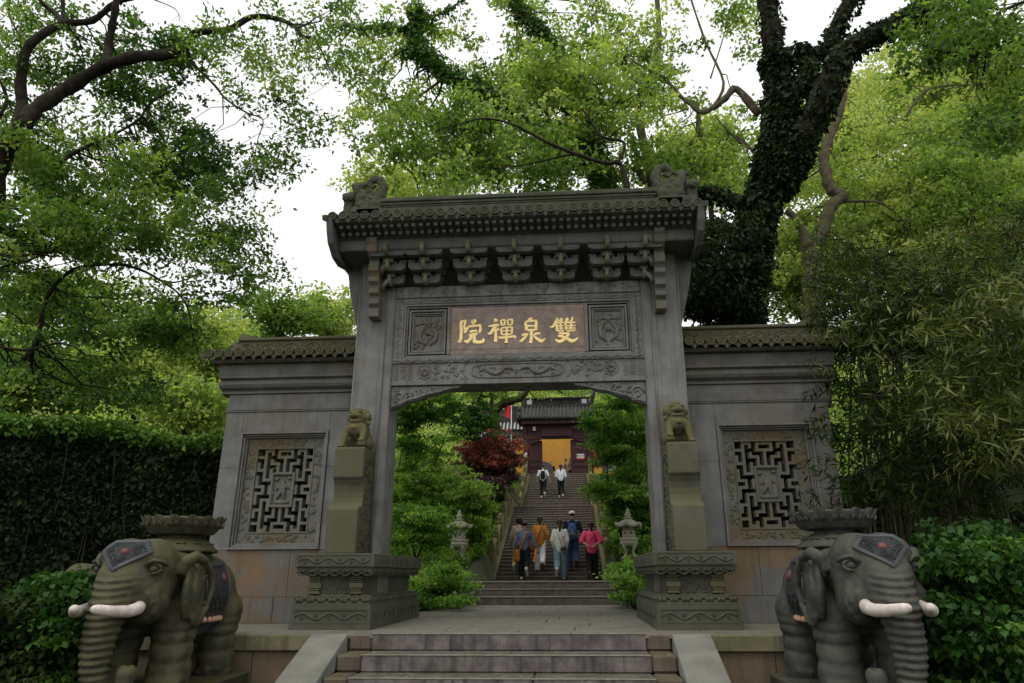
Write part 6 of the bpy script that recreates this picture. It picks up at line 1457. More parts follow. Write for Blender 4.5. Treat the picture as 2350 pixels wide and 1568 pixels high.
treeL, _, skL = tree('camphor_tree', 'big camphor tree with long dark curving limbs spreading over the left of the court', 'tree', (-9.5, 2.4, -.9), PA, LA, M['bark'], M['leaf_l'], tw=.012, sub_tw=.12)
# --- lower left tree (olive, thin arching limbs)
PB = [(cr([(-60, 1240), (0, 1165), (120, 1130), (200, 1100), (260, 1070)], 3.5), .06, .02), (cr([(-60, 1150), (0, 1172), (150, 1190), (240, 1250), (320, 1285), (420, 1290), (560, 1300)], 3.5), .06, .01), (cr([(-60, 1490), (0, 1505), (100, 1520), (180, 1505), (260, 1488), (330, 1510), (370, 1540), (520, 1550)], 3), .05, .01),
      (cr([(540, 1150), (620, 1175), (700, 1220), (770, 1270), (815, 1340), (830, 1420), (850, 1500), (880, 1600), (900, 1700)], 3), .045, .010), (cr([(700, 1220), (760, 1225), (830, 1205), (870, 1185), (960, 1180), (1010, 1140)], 3), .03, .006), (cr([(100, 1560), (160, 1480), (200, 1300), (300, 1180), (420, 1150), (540, 1150)], 3.2), .07, .04), (cr([(830, 1420), (760, 1480), (700, 1540), (640, 1600)], 3), .014, .005)]
LB = [(cl(PL((0, 1120), (540, 1180), (830, 1250), (860, 1500), (760, 1560), (900, 1640), (600, 1700), (300, 1640), (0, 1660)), 32, 3, 5.5), 9, 40, .55, .13, .08, .045, (.15, .6), .4),
      (cl(PL((560, 1320), (860, 1340), (880, 1520), (700, 1560), (560, 1480)), 13, 2.8, 4), 8, 34, .45, .12, .08, .045, (.3, .7), .4),
      (cl(PL((0, 1560), (700, 1620), (640, 1760), (0, 1740)), 8, 4.5, 7), 8, 40, .6, .15, .085, .05, (.1, .4), .4)]
tree('arching_tree', 'olive green tree with thin arching limbs above the ivy hedge', 'tree', (-8.6, 3.4, -.9), PB, LB, M['bark'], M['leaf_l'], tw=.01, sub_tw=.1)

# --- trees behind the gate, centre
c2 = lambda L_, Y: [(711 + x * .3784, y * .3784, Y) for x, y in L_]
PC = [(c2([(1850, 1500), (1820, 1300), (1790, 1150), (1750, 1000), (1690, 880), (1640, 760), (1600, 650), (1530, 560), (1500, 440), (1510, 350), (1410, 200), (1290, 90), (1210, -30), (1150, -120)], 5.2), .36, .17),
      (c2([(1700, 900), (1600, 850), (1420, 760), (1230, 680), (1100, 570), (900, 480), (800, 430), (720, 350), (660, 280), (640, 190), (655, 100), (640, 60)], 4.6), .20, .15),
      (c2([(640, 190), (560, 190), (450, 165), (340, 180), (200, 160), (90, 180)], 4.6), .09, .02), (c2([(760, 390), (650, 340), (560, 310)], 4.6), .10, .05),
      (c2([(1510, 400), (1600, 400), (1750, 395), (1850, 360), (1930, 345)], 5.4), .05, .03), (c2([(700, 100), (800, 85), (880, 30), (960, -20)], 4.8), .04, .02)]
PC2 = [(c2([(1945, 1300), (1930, 1160), (1905, 1060), (1870, 985), (1790, 990), (1600, 930), (1430, 860), (1320, 800), (1200, 745), (1060, 720), (950, 740), (880, 760)], 1.9), .085, .012), (c2([(1600, 935), (1480, 960), (1300, 1000), (1150, 1020), (1060, 1015), (950, 1060)], 2.0), .03, .006), (c2([(1870, 985), (1900, 920), (1895, 860), (1770, 830), (1720, 760), (1650, 660)], 2.2), .05, .03),
       (c2([(560, 1000), (640, 1080), (660, 1200)], 8), .04, .03), (c2([(540, 960), (570, 1020), (700, 1080), (760, 1160)], 8), .02, .01), (c2([(1100, 1090), (1200, 1000), (1140, 1030)], 2.2), .012, .006)]
gapC = [[(1085, 20), (1125, 10), (1140, 90), (1110, 165), (1080, 130)], [(905, 290), (940, 265), (985, 270), (960, 300)], [(1035, 300), (1075, 285), (1090, 320), (1060, 330)], [(740, 240), (800, 300), (700, 420)], [(1395, 330), (1425, 330), (1425, 365), (1400, 360)], [(1030, 200), (1080, 170), (1110, 190), (1060, 215)]]
LC = [(cl([(760, 60), (820, 0), (1060, 0), (1060, 160), (1110, 170), (1150, 60), (1180, 0), (1500, 0), (1500, 300), (1420, 440), (1100, 450), (960, 400), (870, 385), (880, 330), (800, 290), (760, 220)], 92, 4.4, 7.5, gapC), 10, 40, .62, .15, .10, .052, (.25, .85), .5),
      (cl([(1090, 180), (1250, 120), (1500, 110), (1560, 250), (1430, 350), (1200, 330), (1100, 300)], 24, 3.4, 4.6, gapC), 9, 34, .5, .14, .10, .052, (.45, .95), .5),
      (cl([(900, 250), (1100, 240), (1300, 300), (1290, 400), (1050, 390), (900, 360)], 16, 3.0, 4.2, gapC), 9, 34, .45, .13, .10, .052, (.2, .6), .5)]
TC, _, skC = tree('camphor_tree', 'old camphor tree right behind the gateway roof, ivy furred limbs leaning left', 'tree', (1.9, 5.2, .3), PC, LC, M['barkmoss'], M['leaf_c'], tw=.014, sub_tw=.08)
coat(skC, 16000, .16, .085, .075, M['leaf_b'], TC, 'climbing_ivy', (.2, .9))
T2_, _, _ = tree('camphor_tree', 'slender camphor tree with thin dark branches just above the gateway ridge', 'tree', (2.3, 2.0, .1), PC2, [(cl([(880, 270), (1180, 270), (1420, 360), (1440, 440), (1240, 440), (880, 420)], 26, 2.0, 3.4), 8, 28, .4, .12, .09, .048, (.2, .6), .5), (cl([(860, 400), (1060, 410), (1060, 470), (900, 480)], 12, 6, 9), 8, 30, .4, .13, .09, .048, (.5, .9), .5)], M['bark'], M['leaf_c'], tw=.009, sub_tw=.1)
# brown-barked tree behind right dragon
PD = [([(1510, 600, 6.2), (1505, 480, 6.2), (1490, 380, 6.2), (1470, 300, 6.2), (1465, 230, 6.3), (1500, 160, 6.4), (1512, 90, 6.5), (1505, -30, 6.5)], .22, .09), ([(1620, 640, 7), (1612, 430, 7), (1608, 330, 7), (1600, 240, 7)], .11, .07), ([(1480, 420, 6.0), (1462, 380, 6.0), (1455, 330, 6), (1440, 300, 6)], .10, .06),
      ([(1740, 262, 4), (1690, 205, 4), (1665, 225, 4), (1640, 245, 4), (1608, 258, 4), (1585, 240, 4), (1562, 222, 4), (1525, 180, 4), (1491, 163, 4), (1441, 132, 4), (1415, 100, 4)], .13, .02), ([(1636, 245, 4), (1660, 190, 4.2), (1620, 100, 4.4), (1592, 20, 4.6), (1580, -20, 4.6)], .05, .03), ([(1630, 180, 4.4), (1658, 90, 4.6), (1680, 10, 4.8)], .03, .015), ([(1700, 330, 4), (1660, 290, 4), (1640, 265, 4)], .04, .02), ([(1780, 420, 4), (1720, 340, 4), (1700, 320, 4), (1680, 310, 4)], .05, .03), ([(1580, 250, 4), (1540, 262, 4), (1490, 270, 4)], .03, .01)]
gapD = [[(1590, 20), (1720, 20), (1720, 130), (1690, 300), (1640, 210), (1600, 130)], [(1530, 20), (1580, 60), (1560, 120), (1520, 90)]]
LD = [(cl([(1440, 0), (1780, 0), (1740, 250), (1700, 430), (1560, 480), (1450, 440), (1420, 250)], 30, 4.2, 8, gapD), 9, 34, .5, .14, .10, .052, (.3, .8), .5), (cl([(1500, 260), (1740, 300), (1700, 440), (1560, 470), (1480, 400)], 15, 7, 10), 9, 38, .6, .16, .10, .055, (.5, .95), .5), (cl([(1600, 0), (1720, 0), (1700, 90), (1620, 60)], 6, 4, 6), 8, 28, .4, .13, .09, .05, (.4, .8), .5)]
tree('brown_barked_tree', 'brown barked tree rising behind the right ridge dragon', 'tree', (3.0, 6.2, .4), PD, LD, M['barkpale'], M['leaf_c'], tw=.012, sub_tw=.08)

# --- the huge ivy-clad trunk on the right
PE = [([(1700, 1150, 3.6), (1700, 900, 3.5), (1700, 740, 3.4), (1712, 620, 3.3), (1730, 520, 3.2), (1762, 420, 3.1), (1785, 330, 3.0), (1790, 240, 3.0), (1775, 120, 3.0), (1765, 30, 3.0), (1750, -60, 3.0)], .38, .18),
      ([(1772, 420, 3.1), (1820, 345, 2.9), (1862, 280, 2.7), (1895, 210, 2.5), (1925, 140, 2.4), (1970, 100, 2.3), (2040, 65, 2.2), (2110, 20, 2.1), (2170, -40, 2.0)], .30, .17), ([(1875, 215, 3.0), (1850, 150, 3.0), (1900, 110, 2.9), (1925, 50, 2.8), (1970, -30, 2.7)], .16, .15), ([(1810, 230, 2.9), (1850, 180, 2.9), (1850, 130, 3.0), (1825, 120, 3.0)], .20, .14),
      ([(1700, 470, 3.2), (1650, 450, 3.1), (1600, 440, 3.1), (1560, 455, 3.1)], .16, .10), ([(1700, 540, 3.2), (1650, 520, 3.1), (1610, 520, 3.1)], .15, .10)]
TE = thing('ivy_clad_tree', 'massive forked tree trunk wrapped in dark ivy behind the right wing wall', 'tree', (3.6, 3.5, .0)); SCL = 1.0; mb = MB(); skE = limbs(mb, PE); SCL = .8; put('trunk', mb.mesh('trunk', True), M['bark'], TE)
skE1 = [q for q in skE if q[1] > .24 and not (q[0][0] > 5.2 and q[0][2] > 5.6)]
coat(skE1, 42000, .11, .11, .08, M['leaf_d'], TE, 'climbing_ivy', (.05, .75)); coat([q for q in skE if q[0][2] > 5.5 and q[1] < .31], 1500, .05, .09, .07, M['leaf_b'], TE, 'young_ivy', (.0, .5)); coat([q for q in skE if q[0][2] > 4.5 and q[1] < .31], 7000, .06, .10, .075, M['leaf_d'], TE, 'limb_ivy', (.0, .6))
p, t, _ = sprays(cl([(1575, 560), (1680, 500), (1660, 750), (1590, 750)], 30, 2.2, 3.6), 9, 40, .5, .14, (.0, .5)); put('ivy_skirt', leaf_mesh(p, .10, .06, t, .8, 'i'), M['leaf_d'], TE)
# --- pale trunk tree
c3 = lambda L_, Y: [(1541 + x * .4914, y * .4914, Y) for x, y in L_]
PF = [(c3([(690, 1900), (665, 1520), (660, 1350), (655, 1200), (640, 1140)], 8.5), .42, .28), (c3([(640, 1150), (612, 1080), (570, 1010), (530, 985)], 8.5), .20, .10), (c3([(650, 1170), (690, 1100), (720, 1020), (745, 960), (800, 912), (760, 900), (735, 870), (718, 800), (710, 720), (735, 640), (770, 560), (795, 470), (800, 420), (830, 300)], 8.5), .26, .14),
      (c3([(740, 960), (830, 940), (960, 945), (1010, 970), (1080, 1030)], 8.7), .07, .02), (c3([(1100, 1060), (1130, 950), (1105, 830), (1130, 740), (1145, 650), (1130, 610)], 10), .10, .05), (c3([(1105, 830), (1040, 780), (980, 730)], 10), .05, .02), (c3([(1090, 560), (1120, 500), (1180, 430), (1250, 405), (1420, 395)], 9), .07, .04), (c3([(1650, 1000), (1490, 950), (1400, 990)], 9), .14, .08), (c3([(1180, 600), (1260, 640), (1340, 690), (1500, 680), (1600, 700)], 9), .06, .03), (c3([(1290, 760), (1320, 790), (1410, 800)], 9), .03, .02)]
gapF = [[(1795, 530), (1835, 540), (1835, 580), (1800, 575)], [(1920, 165), (1960, 170), (1960, 200), (1925, 200)], [(2020, 560), (2060, 555), (2080, 620), (2040, 640)]]
LF = [(cl([(1900, 190), (2000, 110), (2180, 60), (2349, 60), (2349, 600), (2100, 640), (1900, 600), (1960, 460)], 115, 8.8, 13, gapF), 10, 44, .75, .19, .11, .06, (.35, 1.0), .4), (cl([(1780, 330), (1960, 380), (1960, 620), (1800, 640), (1760, 560)], 40, 9, 13, gapF), 9, 40, .7, .18, .11, .06, (.3, .9), .4), (cl([(2080, 300), (2349, 260), (2349, 620), (2120, 600)], 34, 7.5, 10), 10, 42, .65, .17, .10, .055, (.1, .6), .4)]
TF, _, skF = tree('pale_trunked_tree', 'mossy pale forked tree with yellow green crown right of the ivy clad trunk', 'tree', (7.4, 8.5, .4), PF, LF, M['barkpale'], M['leaf_y'], tw=.014, sub_tw=.06)
PG = [([(2480, 60, 2), (2400, 85, 2), (2349, 106, 2), (2298, 122, 2), (2229, 130, 2), (2180, 125, 2), (2126, 108, 2)], .10, .02), ([(2400, -10, 2), (2349, 5, 2), (2290, 22, 2), (2200, 0, 2)], .05, .02)]
tree('overhanging_tree', 'tree outside the frame whose dark branches hang into the upper right corner', 'tree', (9.0, 1.5, -.9), [([(2700, 900, 2), (2640, 500, 2), (2560, 250, 2), (2480, 60, 2), (2400, -10, 2)], .3, .1)] + PG, [(cl([(2100, 0), (2349, 0), (2349, 330), (2250, 330), (2240, 160), (2090, 150)], 46, 1.2, 3.5), 9, 34, .45, .13, .085, .045, (.25, .75), .5)], M['bark'], M['leaf_l'], tw=.012, sub_tw=.1)

# --- background trees: each its own trunk and crown
bgs = [  # u, v of crown centre, Y, half width (view px), half height, tone, material, label
 (60, 860, 13, 190, 110, (.2, .7), 'leaf_c', 'blue green tree at the far left above the ivy hedge'), (330, 850, 15, 150, 90, (.4, 1.0), 'leaf_y', 'bright yellow green tree behind the middle of the ivy hedge'), (470, 800, 13, 90, 120, (.4, .95), 'leaf_y', 'yellow green tree beside the left wing wall roof'), (180, 720, 19, 200, 90, (.3, .8), 'leaf_c', 'tall green tree far behind the ivy hedge'),
 (650, 730, 19, 90, 65, (.2, .6), 'leaf_c', 'greyish green tree on the hill above the left wing wall'), (760, 735, 22, 75, 70, (.5, 1.0), 'leaf_y', 'bright rounded tree between left wing wall roof and left pillar'), (540, 780, 24, 80, 45, (.3, .8), 'leaf_y', 'low far tree at the left end of the wing wall ridge'), (440, 930, 10, 90, 70, (.4, .9), 'leaf_c', 'small bright tree peeping over the right end of the hedge'),
 (880, 430, 16, 75, 50, (.5, 1.0), 'leaf_y', 'light green treetop behind the left ridge dragon'), (1010, 400, 44, 110, 60, (.4, .9), 'leaf_y', 'light green treetop behind the middle of the gateway ridge'), (1620, 380, 16, 120, 120, (.4, 1.0), 'leaf_y', 'light crown between the gateway and the ivy clad trunk'),
 (1830, 640, 14, 110, 110, (.2, .8), 'leaf_c', 'green tree seen between the ivy clad and pale trunks'), (2050, 480, 19, 180, 160, (.4, 1.0), 'leaf_y', 'broad yellow green tree beyond the pale trunk'), (2260, 420, 21, 160, 200, (.2, .8), 'leaf_c', 'tall dark green tree at the far right'), (1900, 300, 22, 140, 140, (.5, 1.0), 'leaf_y', 'high bright crown seen right of the ivy clad fork'), (2250, 650, 15, 150, 110, (.2, .7), 'leaf_c', 'green tree above the bamboo at far right'), (2150, 200, 24, 200, 130, (.4, .9), 'leaf_y', 'highest far crown at the upper right')]
for u, v, Y, hw, hh, tone, mt, lab in bgs:
    c = at(u, v, Y=Y); px = FPX / (Y - CAM[1]); rx = hw / px; rz_ = hh / px * .95
    n = int(12 + hw * hh / 330); th = RNG.uniform(0, 2 * PI, n); q = RNG.normal(size=(n, 3)); q /= np.linalg.norm(q, axis=1, keepdims=True); q *= RNG.random((n, 1)) ** .4
    cen = c + q * np.array((rx, min(rx, 3), rz_)); g = ter(c[0], Y)
    bx_ = c[0] if abs(c[0]) > 4.5 or Y > 42 else math.copysign(6.0, c[0] + .01); g = ter(bx_, Y); T = thing('background_tree', lab, 'tree', (bx_, Y, g), group='trees on the slope behind the gateway'); mb = MB()
    tr = [np.array((bx_, Y, g)), np.array((bx_ * .95 + c[0] * .05, Y, g * .5 + c[2] * .5)), c]; mb.tube(tr, [.22, .17, .08], 8); sk = [(a * (1 - t) + b_ * t, .15) for a, b_ in zip(tr[:-1], tr[1:]) for t in np.linspace(0, 1, 6)]
    twigs(mb, sk, cen, .02); put('trunk', mb.mesh('t', True), M['bark'], T)
    s = .62 + Y * .012; p, t, _ = sprays(cen, 10, 20, s, .22, tone); put('crown', leaf_mesh(p, .15 + Y * .003, .085 + Y * .0018, t, .4, 'crown'), M[mt], T)
# hill woodland behind everything, reads as one mass
V1 = []; 
cen = clumps([(-60, 930), (520, 900), (560, 780), (900, 760), (1500, 760), (1520, 900), (2400, 900), (2400, 600), (-60, 600)], 0, 30, 60) if False else None
pts = []
for i in range(520):
    x = RNG.uniform(-60, 60); y = RNG.uniform(46, 78); z = ter(x, y); pts.append((x, y, z + RNG.uniform(.5, 5.5)))
for i in range(420):
    s_ = -1 if RNG.random() < .5 else 1; y = RNG.uniform(9, 46); x = s_ * RNG.uniform(8.5 if y < 30 else 7.5, 42); pts.append((x, y, ter(x, y) + RNG.uniform(.2, 2.6)))
p, t, _ = sprays(np.array(pts), 20, 24, 2.0, .5, (.1, 1.0)); w_ = put('hillside_wood', leaf_mesh(p, .09 + .0042 * p[:, 1], .055 + .0027 * p[:, 1], t, .3, 'wood'), M['leaf_y'], None, kind='stuff'); w_['label'] = 'far wooded hillside of mixed bright green trees behind the temple'

# --- big limb and leaning trunk near the temple (seen through the opening)
c5 = lambda L_, Y: [(1037.3 + x * .1766, 889.2 + y * .1766, Y) for x, y in L_]
PH = [(c5([(640, 1500), (620, 1000), (600, 700), (570, 560), (550, 420), (540, 300), (520, 250)], 21), .36, .26), (c5([(540, 300), (640, 225), (760, 180), (880, 140), (960, 60), (1000, -40)], 21), .28, .14), (c5([(540, 280), (400, 250), (280, 290), (200, 310), (60, 260)], 21), .22, .10), (c5([(1300, -10), (1370, 30), (1440, 80)], 20), .07, .05), (c5([(340, 250), (350, 120), (370, 20), (330, -40)], 21), .14, .09), (c5([(500, 240), (520, 120), (500, -30)], 21), .12, .08), (c5([(370, 110), (450, 120), (510, 110)], 21), .08, .06)]
tree('leaning_tree', 'mossy leaning tree with a long level limb over the stairway, left of the gatehouse', 'tree', tuple(at(1143, 1015, Y=21)), PH, [(cl([(1060, 890), (1110, 885), (1110, 905), (1080, 915)], 6, 20, 23), 8, 30, .55, .16, .12, .07, (.2, .7), .4), (cl([(1140, 880), (1160, 900), (1130, 900)], 3, 20, 22), 8, 26, .4, .15, .12, .07, (.3, .7), .4), (cl([(1190, 870), (1330, 870), (1300, 898), (1200, 898)], 6, 21, 24), 7, 22, .5, .16, .12, .07, (.3, .8), .4)], M['barkmoss'], M['leaf_c'], tw=.02)

# --- shrubs either side of the stairway
def shrub(name, lab, cat, poly, n, y0, y1, mat, ll, lw, tone, R=.45, r=.12, ns=9, nl=34, grp=None, bark='bark', stems=3, dr=.35, basey=None):
    cen = clumps(poly, n, y0, y1); c = cen.mean(0); g = ter(c[0], c[1]); T = thing(name, lab, cat, (c[0], c[1], g), group=grp); mb = MB(); sk = []
    for k in range(stems):
        a = np.array((c[0] + RNG.normal() * .15, c[1] + RNG.normal() * .15, g - .1)); t_ = cen[RNG.integers(len(cen))]; m = (a + t_) / 2 + RNG.normal(size=3) * .2; Q = [a, (a + m) / 2, m, (m + t_) / 2, t_]; mb.tube(Q, [.032, .028, .022, .016, .008], 6); sk += [(q, .02) for q in Q]
    twigs(mb, sk, cen, .01); put('stem', mb.mesh('s', True), M[bark], T)
    p, t, _ = sprays(cen, ns, nl, R, r, tone, .3); put('foliage', leaf_mesh(p, ll, lw, t, dr, 'f', flat=.35), M[mat], T); return T
shrub('tall_shrub', 'tall leafy shrub just inside the gateway on the left, below the bracket', 'shrub', [(905, 890), (1020, 895), (1050, 960), (1040, 1030), (980, 1060), (910, 1060)], 30, 9, 12, 'leaf_g', .12, .06, (.0, .55), R=.38)
shrub('layered_maple', 'bright green layered maple left of the stairway', 'tree', [(905, 1050), (1040, 1050), (1060, 1100), (1020, 1150), (905, 1180)], 40, 9.6, 12.5, 'leaf_g', .12, .055, (.3, 1.0), R=.5, stems=2)
shrub('small_maple', 'small dark stemmed maple in front of the left lantern', 'tree', [(915, 1170), (995, 1160), (1000, 1230), (930, 1260)], 18, 6.5, 8, 'leaf_g', .09, .045, (.15, .7), R=.35)
shrub('ivy_covered_bush', 'bluish glossy bush below the long mossy limb', 'bush', [(1055, 935), (1115, 940), (1115, 990), (1070, 1000)], 16, 16, 19, 'leaf_b', .12, .08, (.0, .7), R=.55)
shrub('red_maple', 'red leaved maple left of the temple gatehouse', 'tree', [(1090, 1020), (1145, 990), (1165, 1020), (1150, 1070), (1070, 1070)], 30, 16.5, 21, 'leaf_r', .15, .07, (.0, .8), R=.6, r=.15)
shrub('purple_maple', 'dusky purple maple between the red maple and the balustrade', 'tree', [(1080, 1060), (1150, 1035), (1170, 1060), (1165, 1100), (1100, 1110), (1050, 1080)], 24, 18, 21, 'leaf_p', .14, .065, (.1, .8), R=.4)
shrub('light_sapling', 'pale green sapling sprays left of the balustrade', 'sapling', [(1060, 1120), (1120, 1100), (1135, 1112), (1100, 1135), (1050, 1150)], 8, 10, 12, 'leaf_g', .11, .055, (.8, 1.0), R=.25, stems=1)
shrub('broadleaf_bush', 'low bright bush at the foot of the left lantern', 'bush', [(930, 1300), (1040, 1305), (1080, 1335), (1050, 1380), (960, 1385), (930, 1330)], 28, 3.6, 5.6, 'leaf_g', .075, .055, (.2, .8), R=.2)
shrub('hanging_tree', 'green tree hanging over the right side of the stairway', 'tree', [(1365, 960), (1400, 915), (1490, 910), (1495, 1090), (1410, 1100), (1375, 1040)], 42, 9.5, 13, 'leaf_g', .15, .055, (.1, .8), R=.36, stems=2, dr=.6)
shrub('hanging_shrub', 'leafy spray dipping toward the right balustrade', 'shrub', [(1370, 1100), (1480, 1090), (1495, 1150), (1420, 1150), (1375, 1140)], 18, 9.6, 11, 'leaf_g', .12, .05, (.1, .8), R=.32, dr=.6)
shrub('red_tinged_maple', 'maple with red tinged leaves right of the gatehouse', 'tree', [(1350, 1020), (1440, 1000), (1450, 1060), (1370, 1075)], 12, 15, 18, 'leaf_r', .10, .05, (.0, .6), R=.4)
shrub('broadleaf_bush', 'low green bush beside the right pedestal', 'bush', [(1415, 1300), (1480, 1285), (1480, 1385), (1440, 1380), (1425, 1340)], 14, 3.4, 5.4, 'leaf_g', .075, .055, (.2, .8), R=.17)
shrub('leafy_shrub', 'mid green shrub between the left lantern and the small maple', 'shrub', [(930, 1150), (1030, 1140), (1025, 1280), (940, 1290)], 34, 10, 12.5, 'leaf_g', .12, .06, (.1, .8), R=.4, stems=2)
shrub('leafy_shrub', 'soft green shrub between the left lantern and the balustrade', 'shrub', [(1070, 1150), (1115, 1160), (1105, 1270), (1075, 1280)], 16, 10.5, 13, 'leaf_g', .12, .06, (.3, .9), R=.28, stems=1)
shrub('leafy_shrub', 'green shrub behind the right lantern', 'shrub', [(1410, 1130), (1490, 1120), (1490, 1270), (1420, 1260)], 30, 10, 12.5, 'leaf_g', .12, .06, (.1, .8), R=.36, stems=2)
shrub('wall_shrub', 'dark shrub behind the left wing wall, glimpsed through its fretwork', 'shrub', [(560, 1000), (760, 1000), (740, 1260), (540, 1260)], 46, 1.5, 2.2, 'leaf_d', .10, .06, (.2, 1.0), R=.35)
shrub('wall_shrub', 'dark shrub behind the right wing wall, glimpsed through its fretwork', 'shrub', [(1670, 980), (1860, 980), (1880, 1260), (1690, 1260)], 46, 1.5, 2.2, 'leaf_b', .10, .06, (.0, .5), R=.35)
shrub('dark_shrub', 'dark shrub behind the red maple', 'shrub', [(1090, 1100), (1155, 1095), (1150, 1120), (1100, 1135)], 10, 15, 17, 'leaf_p', .10, .06, (.0, .4), R=.4)
# ground cover on both slopes: one mass each
gp = []; gt = []
for i in range(2600):
    s = -1 if RNG.random() < .5 else 1; y = 2.6 + RNG.random() ** 1.2 * 27; x = s * (2.0 + RNG.random() ** 1.4 * (3 + y * .22)); 
    if y > 6.9 and False: pass
    gp.append((x, y, ter(x, y) + RNG.uniform(.02, .34))); 
gp = np.array(gp); p, t, _ = sprays(gp, 5, 22, .28, .11, (.2, .95)); k = (np.abs(p[:, 0]) > 1.9)
w_ = put('ground_cover', leaf_mesh(p[k], .075, .05, t[k], .1, 'g', flat=.4), M['leaf_g'], None, kind='stuff'); w_['label'] = 'thick low green ground cover on the slopes beside the stairway'

# --- ivy hedge on the left, bushes, bamboo
hp = []; ht = []
hb = MB(); HP = [(-4.4, 1.25, 2.40), (-5.2, .9, 2.50), (-6.3, .2, 2.58), (-7.6, -.8, 2.56), (-9.5, -2.4, 2.5)]
H = thing('ivy_hedge', 'tall dark ivy covered wall to the left of the gateway', 'hedge', (-6.3, .2, -.96)); sk = []
for a, b_ in zip(HP[:-1], HP[1:]):
    A = np.array((a[0], a[1])); B_ = np.array((b_[0], b_[1])); d = B_ - A; nrm = np.array((-d[1], d[0])); nrm /= np.linalg.norm(nrm); nrm *= -1 if nrm[1] > 0 else 1
    hb.add([(A[0], A[1], -1.1), (B_[0], B_[1], -1.1), (B_[0], B_[1], b_[2] - .1), (A[0], A[1], a[2] - .1), (A[0] - nrm[0] * .6, A[1] - nrm[1] * .6, -1.1), (B_[0] - nrm[0] * .6, B_[1] - nrm[1] * .6, -1.1), (B_[0] - nrm[0] * .6, B_[1] - nrm[1] * .6, b_[2] - .1), (A[0] - nrm[0] * .6, A[1] - nrm[1] * .6, a[2] - .1)], [(0, 1, 2, 3), (3, 2, 6, 7), (5, 4, 7, 6), (4, 0, 3, 7), (1, 5, 6, 2)])
    n = int(16000 * np.linalg.norm(d) / 2); t = RNG.random((n, 1)); z = -1 + RNG.random((n, 1)) * (a[2] + .95); q = A + d * t; lump = np.array([noise.noise(Vector((q[i, 0] * 1.6, q[i, 1] * 1.6, z[i, 0] * 1.6))) for i in range(n)])[:, None]
    off = .05 + .18 * (lump + .5) + RNG.random((n, 1)) * .10 + .25 * np.clip((z - 2.3), 0, 1)
    P3 = np.concatenate([q + nrm * off, z], 1); hp.append(P3); ht.append(.16 + .35 * lump[:, 0] + RNG.normal(size=n) * .10 + (RNG.random(n) < .06) * RNG.uniform(.3, .7, n))
    n2 = int(5200 * np.linalg.norm(d) / 2); t = RNG.random((n2, 1)); q = A + d * t - nrm * RNG.uniform(-.3, .6, (n2, 1)); P3 = np.concatenate([q, a[2] + RNG.uniform(-.15, .10, (n2, 1)) + .14 * np.array([noise.noise(Vector((v_[0] * 1.1, v_[1] * 1.1, 0))) for v_ in q])[:, None] + .08 * np.sin(q[:, :1] * 5)], 1); hp.append(P3); ht.append(RNG.uniform(.5, 1.0, n2))
put('wall_core', hb.mesh(), M['soil'], H)
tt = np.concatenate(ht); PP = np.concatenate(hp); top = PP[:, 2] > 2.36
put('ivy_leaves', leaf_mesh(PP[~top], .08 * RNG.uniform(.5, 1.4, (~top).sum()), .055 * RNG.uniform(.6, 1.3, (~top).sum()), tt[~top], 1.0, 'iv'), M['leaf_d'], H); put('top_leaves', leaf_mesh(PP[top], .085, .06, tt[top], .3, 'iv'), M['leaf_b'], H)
mb = MB()
for i in range(40):
    a = HP[RNG.integers(4)]; x = RNG.uniform(-9, -4.6); yy = np.interp(-x, [4.4, 5.2, 6.3, 7.6, 9.5], [1.25, .9, .2, -.8, -2.4]) - .25; z = RNG.uniform(.3, 2.6); mb.tube([(x, yy, z), (x + RNG.normal() * .1, yy - .08, z - .5), (x + RNG.normal() * .15, yy - .05, z - 1.0)], .006, 4, caps=False)
put('vine_stems', mb.mesh(), M['bark'], H, kind='stuff')
def bush(name, lab, poly, n, y0, y1, mat, ll, lw, tone, R, ns=10, nl=34, dr=.8):
    T = shrub(name, lab, 'bush', poly, n, y0, y1, mat, ll, lw, tone, R=R, r=.09, ns=ns, nl=nl, dr=dr); return T
bush('vine_bush', 'heart leaved vine bush at the lower left behind the green elephant', [(60, 1400), (150, 1320), (225, 1300), (225, 1568), (20, 1568), (20, 1500)], 48, -3.0, -2.2, 'leaf_b', .065, .05, (.0, .5), .19)
bush('vine_bush', 'dark low vines at the lower left corner', [(-60, 1380), (60, 1400), (80, 1620), (-60, 1620)], 34, -3.2, -2.2, 'leaf_d', .06, .05, (.3, 1.0), .25)
bush('vine_bush', 'dense heart leaved bush at the lower right beside the grey elephant', [(2160, 1250), (2210, 1205), (2300, 1215), (2380, 1260), (2380, 1620), (2190, 1600), (2160, 1500), (2145, 1350)], 88, -3.0, -2.0, 'leaf_b', .07, .052, (-.1, .5), .2)
tr_ = thing('mossy_rock', 'rounded dark rock half buried in vines behind the green elephant', 'rock', tuple(at(190, 1310, Y=-1.9))); V_, F_ = sculpt([('e', tuple(at(190, 1330, Y=-1.9)), (.22, .2, .16)), ('e', tuple(at(150, 1370, Y=-1.9)), (.22, .2, .2))], .03, .08, lambda P: .02 * np.sin(P[..., 0] * 17) * np.sin(P[..., 2] * 23)); put('stone', mesh(V_, F_, 'r', True), M['ele_l'], tr_)
